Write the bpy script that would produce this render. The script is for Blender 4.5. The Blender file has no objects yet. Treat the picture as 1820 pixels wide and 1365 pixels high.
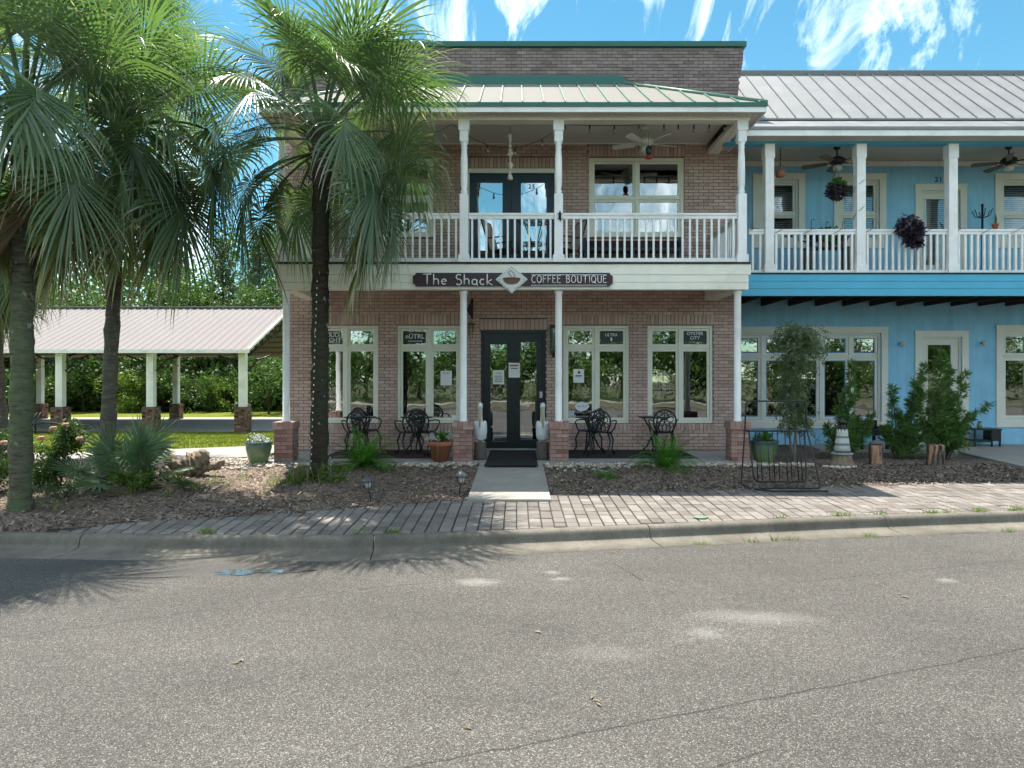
import bpy, bmesh, math, random
import numpy as np
from mathutils import Vector, Matrix
from math import radians as R, sin, cos, pi

random.seed(7); np.random.seed(7)
sc = bpy.context.scene
COL = sc.collection

# ------------------------------------------------------------------ camera, sky, sun, exposure
F, CX, CY, H = 1213.0, 918.0, 668.0, 1.52          # focal length in photo pixels, vanishing point, eye height over the porch floor
def PX(x, D): return (x - CX) * D / F              # survey helpers: pixel + known distance -> metres
def PZ(y, D): return H - (y - CY) * D / F

cd = bpy.data.cameras.new('camera'); cam = bpy.data.objects.new('camera', cd); COL.objects.link(cam)
cam.location = (0, 0, H); cam.rotation_euler = (pi / 2, 0, 0)
cd.sensor_width = 36; cd.lens = 36 * F / 1820; cd.shift_x = -8 / 1820; cd.shift_y = -14.5 / 1820
cd.clip_start = 0.1; cd.clip_end = 2000
sc.camera = cam

SUN = Vector((-1.0, 2.25, 6.38)).normalized()       # towards the sun: behind the building, a little to the left
elev = math.asin(SUN.z); azim = math.atan2(SUN.x, SUN.y)
world = bpy.data.worlds.new('World'); sc.world = world; world.use_nodes = True
nt = world.node_tree; nt.nodes.clear()
def wn(t, **k):
    n = nt.nodes.new(t)
    for a, b in k.items(): setattr(n, a, b)
    return n
sky = wn('ShaderNodeTexSky', sky_type='NISHITA', sun_disc=False, sun_elevation=elev, sun_rotation=azim,
         altitude=0, air_density=1.0, dust_density=0.0, ozone_density=2.5)
hs = wn('ShaderNodeHueSaturation'); hs.inputs['Saturation'].default_value = 1.12; hs.inputs['Value'].default_value = 1.0
gr = wn('ShaderNodeMixRGB', blend_type='MULTIPLY'); gr.inputs[0].default_value = 1.0; gr.inputs[2].default_value = (0.235, 0.315, 0.27, 1)
nt.links.new(sky.outputs[0], gr.inputs[1]); nt.links.new(gr.outputs[0], hs.inputs['Color'])
# thin cirrus on the sky direction, made extra bright as fill for the shade
tc = wn('ShaderNodeTexCoord')
mp = wn('ShaderNodeMapping'); mp.inputs['Rotation'].default_value = (0, R(38), 0); mp.inputs['Scale'].default_value = (4.6, 2.0, 1.4); mp.inputs['Location'].default_value = (3, 1, 2)
nt.links.new(tc.outputs['Generated'], mp.inputs[0])
n1 = wn('ShaderNodeTexNoise'); n1.inputs['Scale'].default_value = 2.6; n1.inputs['Detail'].default_value = 12; n1.inputs['Roughness'].default_value = 0.66; n1.inputs['Distortion'].default_value = 1.1
nt.links.new(mp.outputs[0], n1.inputs['Vector'])
n2 = wn('ShaderNodeTexNoise'); n2.inputs['Scale'].default_value = 1.7; n2.inputs['Detail'].default_value = 4
mp2 = wn('ShaderNodeMapping'); mp2.inputs['Location'].default_value = (6.2, 5.5, 0.9); nt.links.new(tc.outputs['Generated'], mp2.inputs[0]); nt.links.new(mp2.outputs[0], n2.inputs['Vector'])
ml = wn('ShaderNodeMath', operation='MULTIPLY'); nt.links.new(n1.outputs[0], ml.inputs[0]); nt.links.new(n2.outputs[0], ml.inputs[1])
rp = wn('ShaderNodeValToRGB'); rp.color_ramp.elements[0].position = 0.225; rp.color_ramp.elements[0].color = (0, 0, 0, 1)
rp.color_ramp.elements[1].position = 0.58; rp.color_ramp.elements[1].color = (0.95, 0.95, 0.95, 1)
nt.links.new(ml.outputs[0], rp.inputs[0])
mixc = wn('ShaderNodeMixRGB'); mixc.inputs[2].default_value = (10.0, 9.8, 9.5, 1)
nt.links.new(rp.outputs[0], mixc.inputs[0]); nt.links.new(hs.outputs[0], mixc.inputs[1])
bg = wn('ShaderNodeBackground'); bg.inputs[1].default_value = 0.125
nt.links.new(mixc.outputs[0], bg.inputs[0])
wo = wn('ShaderNodeOutputWorld'); nt.links.new(bg.outputs[0], wo.inputs[0])

sl = bpy.data.lights.new('sun', 'SUN'); sl.energy = 2.0; sl.angle = R(0.53); sl.color = (1.0, 0.94, 0.84)
so = bpy.data.objects.new('sun', sl); COL.objects.link(so)
so.rotation_euler = SUN.to_track_quat('Z', 'Y').to_euler(); so.location = (0, 0, 30)

sc.view_settings.view_transform = 'Standard'; sc.view_settings.look = 'None'
sc.view_settings.exposure = 2.45; sc.view_settings.gamma = 1; sc.view_settings.use_curve_mapping = False
sc.render.engine = 'CYCLES'
sc.cycles.max_bounces = 6
sc.cycles.use_adaptive_sampling = True; sc.cycles.adaptive_threshold = 0.03; sc.cycles.diffuse_bounces = 4; sc.cycles.glossy_bounces = 3
sc.cycles.transmission_bounces = 3; sc.cycles.transparent_max_bounces = 8
sc.cycles.caustics_reflective = False; sc.cycles.caustics_refractive = False
sc.cycles.use_denoising = True

# ------------------------------------------------------------------ helpers
WL = {}
def wl(o): return WL.get(o.name, Vector((0, 0, 0))) if o else Vector((0, 0, 0))

class MB:
    def __init__(s): s.v = []; s.f = []; s.sm = []
    def add(s, vs, fs, smooth=False):
        n = len(s.v); s.v += [tuple(p) for p in vs]; s.f += [tuple(i + n for i in q) for q in fs]; s.sm += [smooth] * len(fs); return s
    def box(s, x0, x1, y0, y1, z0, z1):
        return s.add([(x0,y0,z0),(x1,y0,z0),(x1,y1,z0),(x0,y1,z0),(x0,y0,z1),(x1,y0,z1),(x1,y1,z1),(x0,y1,z1)],
                     [(0,3,2,1),(4,5,6,7),(0,1,5,4),(1,2,6,5),(2,3,7,6),(3,0,4,7)])
    def quad(s, a, b, c, d): return s.add([a, b, c, d], [(0, 1, 2, 3)])
    def prism(s, poly, y0, y1):                       # polygon in x,z extruded along y
        n = len(poly)
        vs = [(x, y0, z) for x, z in poly] + [(x, y1, z) for x, z in poly]
        fs = [tuple(range(n)), tuple(range(2 * n - 1, n - 1, -1))] + [(i, i + n, (i + 1) % n + n, (i + 1) % n) for i in range(n)]
        return s.add(vs, fs)
    def slab(s, poly, z0, z1):                        # polygon in x,y extruded along z (z1 may be a list)
        n = len(poly)
        zt = z1 if isinstance(z1, (list, tuple)) else [z1] * n
        vs = [(x, y, z0) for x, y in poly] + [(poly[i][0], poly[i][1], zt[i]) for i in range(n)]
        fs = [tuple(range(n - 1, -1, -1)), tuple(range(n, 2 * n))] + [(i, (i + 1) % n, (i + 1) % n + n, i + n) for i in range(n)]
        return s.add(vs, fs)
    def tube(s, pts, r, n=8, cap=True, closed=False):
        P = [Vector(p) for p in pts]; m = len(P)
        rr = r if isinstance(r, (list, tuple)) else [r] * m
        base = len(s.v); up = None
        for i in range(m):
            a = P[(i - 1) % m] if (i > 0 or closed) else P[i]; b = P[(i + 1) % m] if (i < m - 1 or closed) else P[i]
            t = (b - a)
            t = t.normalized() if t.length > 1e-9 else Vector((0, 0, 1))
            if up is None:
                up = Vector((0, 0, 1)) if abs(t.z) < 0.9 else Vector((1, 0, 0))
            x = up - t * up.dot(t)
            if x.length < 1e-6: x = t.orthogonal()
            x.normalize(); y = t.cross(x); up = x
            for k in range(n):
                a2 = 2 * pi * k / n
                s.v.append(tuple(P[i] + (x * cos(a2) + y * sin(a2)) * rr[i]))
        for i in range(m if closed else m - 1):
            j = (i + 1) % m
            for k in range(n):
                q = (k + 1) % n
                s.f.append((base + i*n + k, base + i*n + q, base + j*n + q, base + j*n + k)); s.sm.append(True)
        if cap and not closed:
            s.f.append(tuple(base + k for k in range(n - 1, -1, -1))); s.sm.append(False)
            s.f.append(tuple(base + (m - 1) * n + k for k in range(n))); s.sm.append(False)
        return s
    def lathe(s, prof, c=(0, 0, 0), n=20, sx=1, sy=1, jit=0.0, rot=0.0):
        base = len(s.v); m = len(prof)
        for i, (r, z) in enumerate(prof):
            for k in range(n):
                a = 2 * pi * k / n + rot
                j = 1 + (random.uniform(-jit, jit) if jit else 0)
                s.v.append((c[0] + r * cos(a) * sx * j, c[1] + r * sin(a) * sy * j, c[2] + z))
        for i in range(m - 1):
            for k in range(n):
                q = (k + 1) % n
                s.f.append((base + i*n + k, base + i*n + q, base + (i+1)*n + q, base + (i+1)*n + k)); s.sm.append(True)
        s.f.append(tuple(base + k for k in range(n - 1, -1, -1))); s.sm.append(False)
        s.f.append(tuple(base + (m - 1) * n + k for k in range(n))); s.sm.append(False)
        return s
    def ball(s, c, r, n=10, m=7, sx=1, sy=1, sz=1):
        prof = [(max(1e-4, r * sin(pi * i / m)), -r * cos(pi * i / m) * sz) for i in range(m + 1)]
        return s.lathe(prof, c, n, sx, sy)
    def xform(s, M, start=0):
        for i in range(start, len(s.v)): s.v[i] = tuple(M @ Vector(s.v[i]))
        return s
    def build(s, name, mat, parent=None, bevel=0.0):
        me = bpy.data.meshes.new(name); off = wl(parent)
        vs = s.v if parent is None else [(x - off.x, y - off.y, z - off.z) for x, y, z in s.v]
        me.from_pydata(vs, [], s.f)
        if any(s.sm): me.polygons.foreach_set('use_smooth', s.sm)
        me.materials.append(mat); me.update()
        o = bpy.data.objects.new(name, me); COL.objects.link(o)
        if parent: o.parent = parent; WL[o.name] = off
        if bevel:
            b = o.modifiers.new('edge', 'BEVEL'); b.width = bevel; b.segments = 2; b.limit_method = 'ANGLE'
        return o

def np_mesh(name, V, Fq, mat, parent=None, smooth=False, attr=None):
    me = bpy.data.meshes.new(name); off = wl(parent)
    V = np.asarray(V, dtype=np.float32).reshape(-1, 3) - np.array(off, dtype=np.float32)
    Fq = np.asarray(Fq, dtype=np.int32); k = Fq.shape[1]
    me.vertices.add(len(V)); me.vertices.foreach_set('co', V.ravel())
    me.loops.add(Fq.size); me.loops.foreach_set('vertex_index', Fq.ravel())
    me.polygons.add(len(Fq)); me.polygons.foreach_set('loop_start', np.arange(0, Fq.size, k, dtype=np.int32))
    me.polygons.foreach_set('loop_total', np.full(len(Fq), k, dtype=np.int32))
    if smooth: me.polygons.foreach_set('use_smooth', np.ones(len(Fq), dtype=bool))
    if attr is not None:
        a = me.attributes.new('tip', 'FLOAT', 'POINT'); a.data.foreach_set('value', np.asarray(attr, dtype=np.float32))
    me.update(calc_edges=True); me.validate()
    if mat: me.materials.append(mat)
    o = bpy.data.objects.new(name, me); COL.objects.link(o)
    if parent: o.parent = parent; WL[o.name] = off
    return o

def empty(name, loc=(0, 0, 0), rz=0):
    o = bpy.data.objects.new(name, None); COL.objects.link(o); o.location = loc; o.rotation_euler = (0, 0, rz)
    o.empty_display_size = 0.1; WL[o.name] = Vector(loc); return o
def tag(o, label=None, cat=None, group=None, kind=None):
    if label: o['label'] = label
    if cat: o['category'] = cat
    if group: o['group'] = group
    if kind: o['kind'] = kind
    return o
def thing(name, loc, label, cat, group=None): return tag(empty(name, loc), label, cat, group)
def struct(o): return tag(o, kind='structure')
def copy_tree(o, parent=None):
    c = o.copy(); COL.objects.link(c); c.parent = parent
    for ch in list(o.children): copy_tree(ch, c)
    return c
def instance(name, mesh, parent, loc, rot=(0, 0, 0), scale=(1, 1, 1)):
    o = bpy.data.objects.new(name, mesh); COL.objects.link(o); o.parent = parent
    o.location = Vector(loc) - wl(parent); o.rotation_euler = rot; o.scale = scale; return o
def arc(cx, cy, rx, ry, a0, a1, n=10):
    return [(cx + rx * cos(R(a0 + (a1 - a0) * i / n)), cy + ry * sin(R(a0 + (a1 - a0) * i / n))) for i in range(n + 1)]
def text_mesh(txt, size, name, mat, parent, loc, bold=0.0, align='CENTER', spacing=1.0, shear=0.0):
    cu = bpy.data.curves.new('lettering', 'FONT'); cu.body = txt; cu.size = size; cu.align_x = align; cu.align_y = 'CENTER'
    cu.offset = bold; cu.extrude = 0.001; cu.space_character = spacing; cu.shear = shear
    t = bpy.data.objects.new('lettering', cu); COL.objects.link(t)
    dg = bpy.context.evaluated_depsgraph_get(); me = bpy.data.meshes.new_from_object(t.evaluated_get(dg))
    bpy.data.objects.remove(t); bpy.data.curves.remove(cu)
    me.materials.clear(); me.materials.append(mat)
    o = bpy.data.objects.new(name, me); COL.objects.link(o)
    if parent: o.parent = parent
    o.location = Vector(loc) - wl(parent); o.rotation_euler = (pi / 2, 0, 0)
    WL[o.name] = wl(parent)
    return o

# ------------------------------------------------------------------ materials
class NT:
    def __init__(s, name):
        s.m = bpy.data.materials.new(name); s.m.use_nodes = True; s.t = s.m.node_tree; s.t.nodes.clear()
        s.out = s.n('ShaderNodeOutputMaterial')
    def n(s, t, **k):
        n = s.t.nodes.new(t)
        for a, b in k.items():
            if a.startswith('i_'):
                key = a[2:].replace('_', ' ')
                key = int(key) if key.isdigit() else key
                if isinstance(b, bpy.types.NodeSocket): s.t.links.new(b, n.inputs[key])
                else: n.inputs[key].default_value = b
            else: setattr(n, a, b)
        return n
    def l(s, a, b): s.t.links.new(a, b)
    def coord(s, kind='Object', scale=None):
        c = s.n('ShaderNodeTexCoord').outputs[kind]
        if scale is not None:
            m = s.n('ShaderNodeMapping'); m.inputs['Scale'].default_value = scale; s.l(c, m.inputs[0]); c = m.outputs[0]
        return c
    def noise(s, vec, scale, detail=4, rough=0.55, dist=0.0):
        n = s.n('ShaderNodeTexNoise'); n.inputs['Scale'].default_value = scale; n.inputs['Detail'].default_value = detail
        n.inputs['Roughness'].default_value = rough; n.inputs['Distortion'].default_value = dist; s.l(vec, n.inputs['Vector']); return n.outputs[0]
    def ramp(s, fac, stops):
        r = s.n('ShaderNodeValToRGB'); e = r.color_ramp.elements
        while len(e) < len(stops): e.new(0.5)
        for q, (p, c) in zip(e, stops):
            q.position = p; q.color = (c, c, c, 1) if isinstance(c, (int, float)) else (*c, 1)
        s.l(fac, r.inputs[0]); return r.outputs[0]
    def mix(s, fac, a, b, mode='MIX'):
        m = s.n('ShaderNodeMixRGB', blend_type=mode)
        for i, q in ((0, fac), (1, a), (2, b)):
            if isinstance(q, bpy.types.NodeSocket): s.l(q, m.inputs[i])
            elif isinstance(q, (int, float)): m.inputs[i].default_value = q if i == 0 else (q, q, q, 1)
            else: m.inputs[i].default_value = (*q, 1)
        return m.outputs[0]
    def math(s, op, a, b=None, clamp=False):
        m = s.n('ShaderNodeMath', operation=op, use_clamp=clamp)
        for i, q in ((0, a), (1, b)):
            if q is None: continue
            if isinstance(q, bpy.types.NodeSocket): s.l(q, m.inputs[i])
            else: m.inputs[i].default_value = q
        return m.outputs[0]
    def bump(s, h, strength=0.3, dist=0.01):
        b = s.n('ShaderNodeBump'); b.inputs['Strength'].default_value = strength; b.inputs['Distance'].default_value = dist
        s.l(h, b.inputs['Height']); return b.outputs[0]
    def pbr(s, col, rough=0.6, metal=0.0, normal=None, spec=0.5, **k):
        p = s.n('ShaderNodeBsdfPrincipled')
        if isinstance(col, bpy.types.NodeSocket): s.l(col, p.inputs['Base Color'])
        else: p.inputs['Base Color'].default_value = (*col, 1)
        if isinstance(rough, bpy.types.NodeSocket): s.l(rough, p.inputs['Roughness'])
        else: p.inputs['Roughness'].default_value = rough
        p.inputs['Metallic'].default_value = metal; p.inputs['Specular IOR Level'].default_value = spec
        if normal is not None: s.l(normal, p.inputs['Normal'])
        for a, b in k.items(): p.inputs[a.replace('_', ' ')].default_value = b
        return p.outputs[0]
    def done(s, sh): s.l(sh, s.out.inputs[0]); return s.m

def plain(name, col, rough=0.6, var=0.18, scale=6.0, bump=0.0, bscale=60, metal=0.0, spec=0.4, dirt=None, dirt_amt=0.3, stretch=(1, 1, 1)):
    t = NT(name); c = t.coord('Object', stretch)
    n = t.noise(c, scale, 6, 0.6)
    k = t.ramp(n, [(0.25, 1 - var), (0.75, 1 + var * 0.6)])
    base = t.mix(1.0, col, k, 'MULTIPLY')
    if dirt:
        d = t.ramp(t.noise(c, scale * 0.45, 8, 0.7, 0.6), [(0.48, 0), (0.75, dirt_amt)])
        base = t.mix(d, base, dirt)
    nm = t.bump(t.noise(c, bscale, 4, 0.6), bump, 0.01) if bump else None
    rr = t.math('ADD', t.math('MULTIPLY', n, 0.2), rough - 0.1)
    return t.done(t.pbr(base, rr, metal, nm, spec))

M = {}
M['white'] = plain('white_paint', (0.87, 0.87, 0.86), 0.5, 0.08, 3, 0.08, 40, dirt=(0.40, 0.40, 0.37), dirt_amt=0.5)
M['cream'] = plain('cream_paint', (0.84, 0.81, 0.71), 0.5, 0.08, 3, 0.05, 40, dirt=(0.45, 0.42, 0.33), dirt_amt=0.45)
M['cream2'] = plain('cream_window_paint', (0.76, 0.75, 0.64), 0.45, 0.07, 4)
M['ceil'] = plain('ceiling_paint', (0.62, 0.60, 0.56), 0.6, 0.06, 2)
M['blue_trim'] = plain('blue_fascia_paint', (0.085, 0.42, 0.62), 0.45, 0.10, 2.5, 0.05, 30)
M['black_iron'] = plain('black_cast_iron', (0.012, 0.013, 0.015), 0.42, 0.3, 20, 0.1, 150, spec=0.5)
M['black_door'] = plain('black_door_paint', (0.008, 0.011, 0.014), 0.35, 0.2, 5)
M['navy_door'] = plain('navy_door_paint', (0.012, 0.035, 0.06), 0.4, 0.2, 5)
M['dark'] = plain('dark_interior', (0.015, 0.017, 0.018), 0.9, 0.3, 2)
M['joist'] = plain('dark_stained_joist', (0.035, 0.028, 0.024), 0.8, 0.4, 5, 0.2, 60, stretch=(10, 1, 10))
M['green_metal'] = plain('green_metal_trim', (0.025, 0.13, 0.105), 0.4, 0.12, 3)
M['roof_pale'] = plain('pale_metal_roof', (0.228, 0.219, 0.204), 0.75, 0.06, 1.2, 0.03, 8, metal=0.0, spec=0.06)
M['roof_green_seam'] = plain('green_seam', (0.13, 0.235, 0.175), 0.4, 0.1, 3)
M['galv'] = plain('galvanised_roof', (0.241, 0.245, 0.251), 0.6, 0.12, 2.5, 0.04, 10, metal=0.25, dirt=(0.25, 0.25, 0.26), dirt_amt=0.35)
M['galv2'] = plain('dull_eave_metal', (0.22, 0.225, 0.235), 0.55, 0.3, 4, metal=0.2, dirt=(0.12, 0.12, 0.12), dirt_amt=0.5)
M['galv_seam'] = plain('galvanised_seam', (0.17, 0.175, 0.185), 0.5, 0.12, 3, metal=0.2)
M['pav_roof'] = plain('pavilion_roof_metal', (0.245, 0.225, 0.221), 0.85, 0.04, 0.6, spec=0.04)
M['pav_under'] = plain('pavilion_purlin', (0.42, 0.36, 0.32), 0.7, 0.2, 2)
M['concrete'] = plain('walk_concrete', (0.32, 0.305, 0.275), 0.85, 0.2, 3, 0.15, 90, dirt=(0.2, 0.18, 0.15), dirt_amt=0.5)
M['slab'] = plain('porch_tile', (0.30, 0.29, 0.28), 0.6, 0.2, 4, 0.1, 60)
M['mortar'] = plain('mortar', (0.13, 0.10, 0.088), 0.95, 0.2, 10, 0.2, 120)
M['rubber'] = plain('black_mat', (0.014, 0.015, 0.018), 0.9, 0.3, 40, 0.4, 300)
M['rug'] = plain('dark_red_rug', (0.045, 0.022, 0.02), 0.95, 0.3, 30, 0.3, 300)
M['terracotta'] = plain('terracotta', (0.33, 0.115, 0.06), 0.8, 0.15, 8, 0.1, 80, dirt=(0.35, 0.28, 0.22), dirt_amt=0.3)
M['soil'] = plain('potting_soil', (0.03, 0.022, 0.016), 0.95, 0.4, 40, 0.5, 80)
M['wood_grey'] = plain('weathered_wood', (0.12, 0.10, 0.085), 0.85, 0.4, 6, 0.5, 30, stretch=(8, 8, 1))
M['paper'] = plain('paper', (0.75, 0.75, 0.74), 0.7, 0.04, 5)
M['ink'] = plain('ink', (0.03, 0.03, 0.035), 0.7, 0.1, 5)
M['sign_board'] = plain('sign_board_brown', (0.045, 0.024, 0.03), 0.5, 0.12, 6)
M['sign_white'] = plain('sign_lettering', (0.80, 0.80, 0.78), 0.5, 0.04, 6)
M['coffee'] = plain('coffee_brown', (0.17, 0.075, 0.03), 0.5, 0.3, 20)
M['pelican'] = plain('painted_wood_pelican', (0.62, 0.66, 0.66), 0.6, 0.12, 7, 0.1, 40, dirt=(0.35, 0.33, 0.27), dirt_amt=0.4)
M['beak'] = plain('pelican_beak', (0.42, 0.35, 0.22), 0.6, 0.25, 12, stretch=(1, 1, .3))
M['chip'] = plain('mulch_chip', (0.135, 0.10, 0.075), 0.9, 0.5, 30)
M['flower_white'] = plain('white_blossom', (0.75, 0.76, 0.72), 0.6, 0.1, 20)
M['flower_pink'] = plain('peach_blossom', (0.62, 0.36, 0.24), 0.6, 0.25, 20)
M['wire'] = plain('black_wire', (0.01, 0.012, 0.011), 0.5, 0.1, 5)
M['fan_white'] = plain('white_fan', (0.62, 0.60, 0.54), 0.45, 0.06, 5)
M['fan_dark'] = plain('dark_fan', (0.012, 0.02, 0.022), 0.4, 0.2, 5)
M['fan_wood'] = plain('wood_blade', (0.17, 0.12, 0.07), 0.5, 0.25, 6, stretch=(1, 8, 1))
M['lampglass'] = plain('frosted_glass', (0.55, 0.54, 0.48), 0.25, 0.05, 5)
M['bulb'] = plain('clear_bulb', (0.16, 0.14, 0.11), 0.08, 0.1, 5, spec=0.8)
M['bulb_white'] = plain('white_bulb', (0.8, 0.8, 0.78), 0.2, 0.05, 5)
M['fabric'] = plain('beige_sling', (0.36, 0.33, 0.29), 0.85, 0.12, 30)
M['red'] = plain('red_plastic', (0.28, 0.03, 0.02), 0.3, 0.1, 8)
M['shell'] = plain('sea_shell', (0.55, 0.48, 0.42), 0.5, 0.3, 40)
M['bark_pine'] = plain('tree_bark', (0.06, 0.048, 0.038), 0.9, 0.4, 3, 0.5, 20, stretch=(4, 4, 1))
M['stem'] = plain('shrub_stem', (0.10, 0.085, 0.06), 0.85, 0.3, 12)
M['driftwood'] = plain('driftwood', (0.24, 0.185, 0.13), 0.85, 0.45, 9, 0.6, 30, dirt=(0.06, 0.05, 0.045), dirt_amt=0.8, stretch=(3, 3, 1))
M['slate'] = plain('slate_sheet', (0.02, 0.024, 0.028), 0.35, 0.1, 4)
M['blind'] = plain('window_blind', (0.50, 0.52, 0.52), 0.6, 0.04, 4)

# clay bricks: colour jumps from brick to brick, fine scoring
def brick_mat(name, c1, c2, c3, instanced=False):
    t = NT(name); c = t.coord('Object')
    rnd = t.n('ShaderNodeObjectInfo').outputs['Random'] if instanced else t.n('ShaderNodeNewGeometry').outputs['Random Per Island']
    base = t.ramp(rnd, [(0.0, c1), (0.45, c2), (0.85, c2), (1.0, c3)])
    big = t.noise(c, 0.7, 4)
    base = t.mix(1.0, base, t.ramp(big, [(0.3, 0.82), (0.7, 1.12)]), 'MULTIPLY')
    sc_ = t.coord('Object', (150, 150, 8)); n = t.noise(sc_, 1.0, 3, 0.6)
    base = t.mix(1.0, base, t.ramp(n, [(0.3, 0.72), (0.7, 1.18)]), 'MULTIPLY')
    st = t.ramp(t.noise(c, 14, 5, 0.7), [(0.62, 0), (0.8, 0.35)])
    base = t.mix(st, base, (0.42, 0.36, 0.33))
    return t.done(t.pbr(base, 0.85, 0, t.bump(n, 0.5, 0.004), 0.2))
M['brick'] = brick_mat('clay_brick', (0.44, 0.305, 0.262), (0.55, 0.395, 0.342), (0.59, 0.46, 0.41))
M['brick_one'] = brick_mat('clay_brick_single', (0.44, 0.305, 0.262), (0.55, 0.395, 0.342), (0.59, 0.46, 0.41), True)
M['brick_pier'] = brick_mat('pier_brick', (0.22, 0.12, 0.10), (0.37, 0.225, 0.19), (0.45, 0.31, 0.27), True)
M['brick_parapet_dark'] = brick_mat('darkened_parapet_brick', (0.18, 0.14, 0.135), (0.26, 0.21, 0.205), (0.32, 0.265, 0.26))  # greyer parapet brick, darkened in colour to offset its stronger light
M['brick_mixed'] = brick_mat('mixed_brick', (0.05, 0.032, 0.028), (0.24, 0.14, 0.10), (0.42, 0.35, 0.28))

def asphalt():
    t = NT('old_asphalt'); c = t.coord('Object')
    v = t.n('ShaderNodeTexVoronoi'); v.inputs['Scale'].default_value = 150; t.l(c, v.inputs['Vector'])
    sepc = t.n('ShaderNodeSeparateColor'); t.l(v.outputs['Color'], sepc.inputs[0])
    stone = t.ramp(sepc.outputs[0], [(0.0, (0.052, 0.047, 0.041)), (0.35, (0.096, 0.089, 0.081)), (0.82, (0.133, 0.126, 0.114)), (1.0, (0.284, 0.272, 0.251))])
    gap = t.ramp(v.outputs['Distance'], [(0.25, 1.0), (0.62, 0.55)])
    base = t.mix(1.0, stone, gap, 'MULTIPLY')
    fine = t.noise(c, 260, 3, 0.7); base = t.mix(1.0, base, t.ramp(fine, [(0.3, 0.65), (0.7, 1.35)]), 'MULTIPLY')
    n = t.noise(t.coord('Object', (0.5, 1.0, 1)), 0.55, 7, 0.65); base = t.mix(1.0, base, t.ramp(n, [(0.3, 0.74), (0.7, 1.25)]), 'MULTIPLY')
    oil = t.ramp(t.noise(c, 1.7, 6, 0.7, 0.8), [(0.60, 0), (0.78, 0.30)]); base = t.mix(oil, base, (0.07, 0.062, 0.052))
    n2 = t.noise(t.coord('Object', (0.6, 1.0, 1)), 1.1, 4, 0.6)
    base = t.mix(t.ramp(n2, [(0.66, 0), (0.78, 0.45)]), base, (0.34, 0.33, 0.31))
    # worn pale patches and bald spots
    def spot(x, y, rx, ry, rot=0.0):
        m = t.n('ShaderNodeMapping', vector_type='TEXTURE'); m.inputs['Location'].default_value = (x, y, 0); m.inputs['Rotation'].default_value = (0, 0, rot); m.inputs['Scale'].default_value = (rx, ry, 1)
        w = t.mix(0.22, c, t.n('ShaderNodeTexNoise', i_Scale=6.0, i_Detail=8.0, i_Roughness=0.7, i_Vector=c).outputs['Color'], 'ADD')
        t.l(w, m.inputs[0])
        s = t.n('ShaderNodeSeparateXYZ'); t.l(m.outputs[0], s.inputs[0])
        d = t.math('SQRT', t.math('ADD', t.math('POWER', s.outputs[0], 2.0), t.math('POWER', s.outputs[1], 2.0)))
        return t.ramp(d, [(0.25, 1.0), (1.15, 0.0)])
    for x, y, D, rx, ry, a in ((870, 1030, 6.3, .26, .15, .26), (1000, 1008, 6.6, .12, .07, .25), (1012, 1022, 6.4, .12, .06, .25), (1360, 1090, 5.4, .6, .2, .18), (1110, 1150, 4.7, .35, .18, .09), (1690, 1026, 6.35, .14, .09, .22)):
        base = t.mix(t.math('MULTIPLY', spot(PX(x, D), D, rx, ry, -0.1), a), base, (0.42, 0.40, 0.37))
    # damp, dirty run-off along the gutter
    wet = spot(-3.2, 6.75, 2.6, 0.42, 0.03)
    base = t.mix(t.math('MULTIPLY', wet, 0.55), base, (0.035, 0.032, 0.028))
    # cracks
    w = t.mix(0.10, c, t.n('ShaderNodeTexNoise', i_Scale=3.5, i_Detail=8.0, i_Roughness=0.7, i_Vector=c).outputs['Color'], 'ADD')
    s = t.n('ShaderNodeSeparateXYZ'); t.l(w, s.inputs[0])
    def crack(x0, y0, x1, y1, wd):
        dxx, dyy = x1 - x0, y1 - y0; L = math.hypot(dxx, dyy); nx, ny = -dyy / L, dxx / L
        d = t.math('ABSOLUTE', t.math('ADD', t.math('ADD', t.math('MULTIPLY', s.outputs[0], nx), t.math('MULTIPLY', s.outputs[1], ny)), -(x0 * nx + y0 * ny) - 0.05 * (nx + ny)))
        u = t.math('ADD', t.math('ADD', t.math('MULTIPLY', s.outputs[0], dxx / L / L), t.math('MULTIPLY', s.outputs[1], dyy / L / L)), -(x0 * dxx + y0 * dyy) / L / L)
        inside = t.math('MULTIPLY', t.math('GREATER_THAN', u, 0.0), t.math('LESS_THAN', u, 1.0))
        return t.math('MULTIPLY', t.ramp(d, [(wd * 0.4, 1.0), (wd, 0.0)]), inside)
    for q in ((-0.62, 3.22, 3.6, 4.72, 0.010), (0.5, 3.05, 1.35, 3.45, .008), (-1.35, 6.0, -0.7, 6.2, .011), (0.95, 6.85, 1.15, 6.25, .012), (2.6, 6.2, 6, 7.2, .009), (-3.6, 4.9, -1.2, 6.05, .007)):
        cr = crack(*q); base = t.mix(t.math('MULTIPLY', cr, 0.62), base, (0.012, 0.011, 0.010))
    nm = t.bump(t.mix(0.5, gap, fine), 0.5, 0.006)
    rough = t.mix(t.math('MULTIPLY', wet, 0.5), 0.88, 0.45)
    return t.done(t.pbr(base, rough, 0, nm, 0.3))
M['asphalt'] = asphalt()

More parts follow.
